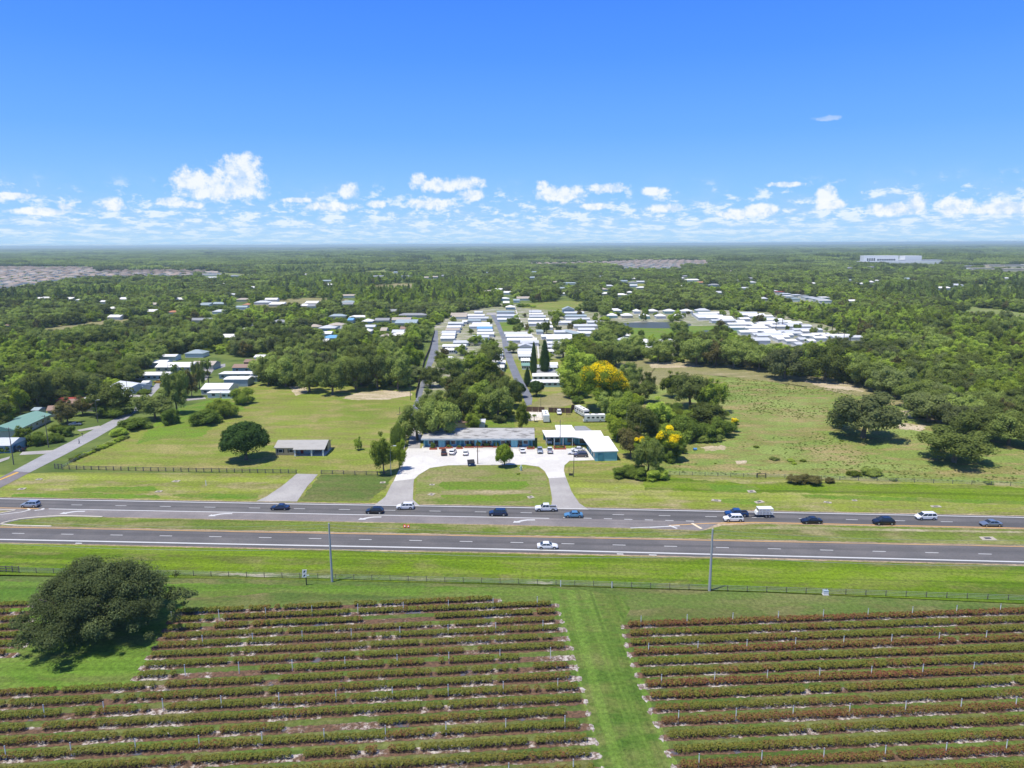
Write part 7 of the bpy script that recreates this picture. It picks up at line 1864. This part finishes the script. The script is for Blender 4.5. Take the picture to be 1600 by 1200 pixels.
def motorhome(x, y, heading, L, label, stripe='greyblue_wall', cab=True, name='motor_home', k=1.0):
    o = empty(name, P(x, y, 0.05), R(heading)); o.scale = (k, k, k); tag(o, label, 'motor home'); w = 1.2
    b = MB().hexa([(-L/2,-w,0.45),(L/2-0.3,-w,0.45),(L/2-0.3,w,0.45),(-L/2,w,0.45)],[(-L/2,-w,3.05),(L/2-(0.9 if cab else 0.3),-w,3.05),(L/2-(0.9 if cab else 0.3),w,3.05),(-L/2,w,3.05)]); b.build('body', MATS['car_white'], o)
    MB().box(-L/2+0.05, L/2-1.0, -w+0.05, w-0.05, 3.052, 3.14).build('roof', MATS['white_paint'], o)
    for s in (-1, 1):
        MB().box(-L/2+0.2, L/2-0.5, s*w-0.012 if s < 0 else s*w+0.001, s*w-0.001 if s < 0 else s*w+0.012, 0.9, 1.2).build('stripe', MATS[stripe], o)
        for i in range(4): MB().box(-L/2+0.7+i*(L-1.6)/4, -L/2+1.7+i*(L-1.6)/4, s*w-0.03 if s < 0 else s*w+0.001, s*w-0.001 if s < 0 else s*w+0.03, 1.7, 2.35).build('window', MATS['window_glass'], o)
    MB().hexa([(L/2-0.38,-w*0.9,1.5),(L/2-0.36,-w*0.9,1.5),(L/2-0.36,w*0.9,1.5),(L/2-0.38,w*0.9,1.5)],[(L/2-0.72,-w*0.9,2.5),(L/2-0.60,-w*0.9,2.5),(L/2-0.60,w*0.9,2.5),(L/2-0.72,w*0.9,2.5)]).build('windshield', MATS['window_glass'], o)
    MB().box(-L*0.2, -L*0.05, -0.3, 0.3, 3.141, 3.34).build('air_unit', MATS['galvanised'], o); MB().box(L*0.12, L*0.2, -0.3, 0.3, 3.141, 3.30).build('roof_vent', MATS['window_glass'], o)
    for fx in (-L*0.28, L*0.32):
        for s in (-1, 1): wheel(o, fx, s*(w-0.1), 0.42)
motorhome(852.5, 656.5, 272, 9.5, 'long white travel trailer parked end-on beside the sandy patch in the motel yard', name='travel_trailer', cab=False)
motorhome(909.5, 648.5, 288, 10.5, 'white motor home parked at a slant before the board fence')
motorhome(927.5, 659, 182, 9.0, 'white motor home parked broadside in front of the slanted one')
car('pickup','vehicle_yellow_paint',248.5,598,180,'yellow vehicle parked under the long white-roofed house', k=0.9) if 'vehicle_yellow_paint' in MATS else car('pickup', paint('vehicle_yellow_paint', (0.62,0.36,0.03)).name, 248.5, 598.5, 180, 'yellow vehicle parked before the long white-roofed house', k=0.9)
# picnic table and bits in the yard
o = empty('garden_table', P(888, 648, 0.03)); tag(o, 'dark wooden table in the motel yard right of the small white van', 'table'); MB().box(-0.9,0.9,-0.4,0.4,0.7,0.76).build('top', MATS['wood_brown'], o)
for sx in (-0.8, 0.72):
    for sy in (-0.35, 0.27): MB().box(sx, sx+0.08, sy, sy+0.08, 0, 0.699).build('leg', MATS['wood_brown'], o)
tree_px(835, 659, 11, 13, 'palm', 'small palm on the sandy patch in the motel yard')

# ------------------------------------------------------------------ people
def person(x, y, label, heading, shirt, trousers):
    p = P(x, y, 0.09); o = empty('person', p, R(heading)); tag(o, label, 'person')
    V = [(0,0,0.95),(0,0,1.18),(0,0,1.42),(0,0,1.52),(0.02,0,1.64), (0,0.10,0.90),(0.13,0.11,0.50),(0.04,0.11,0.08),(0.18,0.11,0.04), (0,-0.10,0.90),(-0.10,-0.11,0.50),(-0.26,-0.11,0.12),(-0.14,-0.11,0.05),
         (0,0.20,1.40),(-0.06,0.25,1.12),(0.08,0.26,0.88),(0,-0.20,1.40),(0.06,-0.25,1.12),(0.18,-0.26,0.92)]
    E_ = [(0,1),(1,2),(2,3),(3,4),(0,5),(5,6),(6,7),(7,8),(0,9),(9,10),(10,11),(11,12),(2,13),(13,14),(14,15),(2,16),(16,17),(17,18)]
    rad = [.15,.14,.16,.06,.105,.09,.065,.045,.04,.09,.065,.045,.04,.07,.045,.035,.07,.045,.035]
    me = bpy.data.meshes.new('body'); me.from_pydata(V, E_, []); me.materials.append(MATS[shirt])
    b = link('body', me, o); md = b.modifiers.new('skin', 'SKIN')
    for i, sv in enumerate(me.skin_vertices[0].data): sv.radius = (rad[i], rad[i]); sv.use_root = (i == 0)
    b.modifiers.new('sub', 'SUBSURF').levels = 1; b.modifiers['sub'].render_levels = 1
    MB().ball((0.02,0,1.70), 0.115, 1, 0.9, 0.95).build('hair', MATS['plastic_black'], o); MB().ball((0.055,0,1.665), 0.095, 0.9, 0.85, 1.1).build('face', MATS['skin'], o)
    MB().tube((0,0.10,0.93),(0.13,0.11,0.50),0.105,0.075,8).tube((0.13,0.11,0.52),(0.04,0.11,0.12),0.075,0.06,8).tube((0,-0.10,0.93),(-0.10,-0.11,0.50),0.105,0.075,8).tube((-0.10,-0.11,0.52),(-0.26,-0.11,0.15),0.075,0.06,8).build('trousers', MATS[trousers], o)
person(124, 693.5, 'person in dark clothes walking on the side road', 40, 'cloth_grey', 'cloth_dark')
for (x, y, lb) in ((129,682,'dark mailbox on a post at the left edge of the side road'),):
    o = empty('mailbox', P(x, y, 0.02)); tag(o, lb, 'mailbox'); MB().box(-0.05,0.05,-0.05,0.05,0,1.05).build('post', MATS['wood_brown'], o); MB().box(-0.25,0.25,-0.13,0.13,1.051,1.35).build('box', MATS['dark_metal'], o)

# ------------------------------------------------------------------ air
hz_ = MB().box(-45000, 45000, -350, 80000, -1.5, 78.0)
m, t, out = new_mat('haze_air')
v = t.node('ShaderNodeVolumePrincipled'); v.inputs['Color'].default_value = (0.76, 0.98, 1.0, 1); v.inputs['Density'].default_value = HAZE; v.inputs['Anisotropy'].default_value = 0.15
t.l.new(v.outputs[0], out.inputs['Volume'])
if HAZE: tag(hz_.build('haze', m), 'pale blue air haze over the whole plain', kind='stuff')
SC.cycles.max_bounces = 5; SC.cycles.diffuse_bounces = 2; SC.cycles.glossy_bounces = 2; SC.cycles.transmission_bounces = 2; SC.cycles.volume_bounces = 0; SC.cycles.transparent_max_bounces = 4
print('trees', len(X), 'patches', len(XX), 'objects', len(bpy.data.objects))
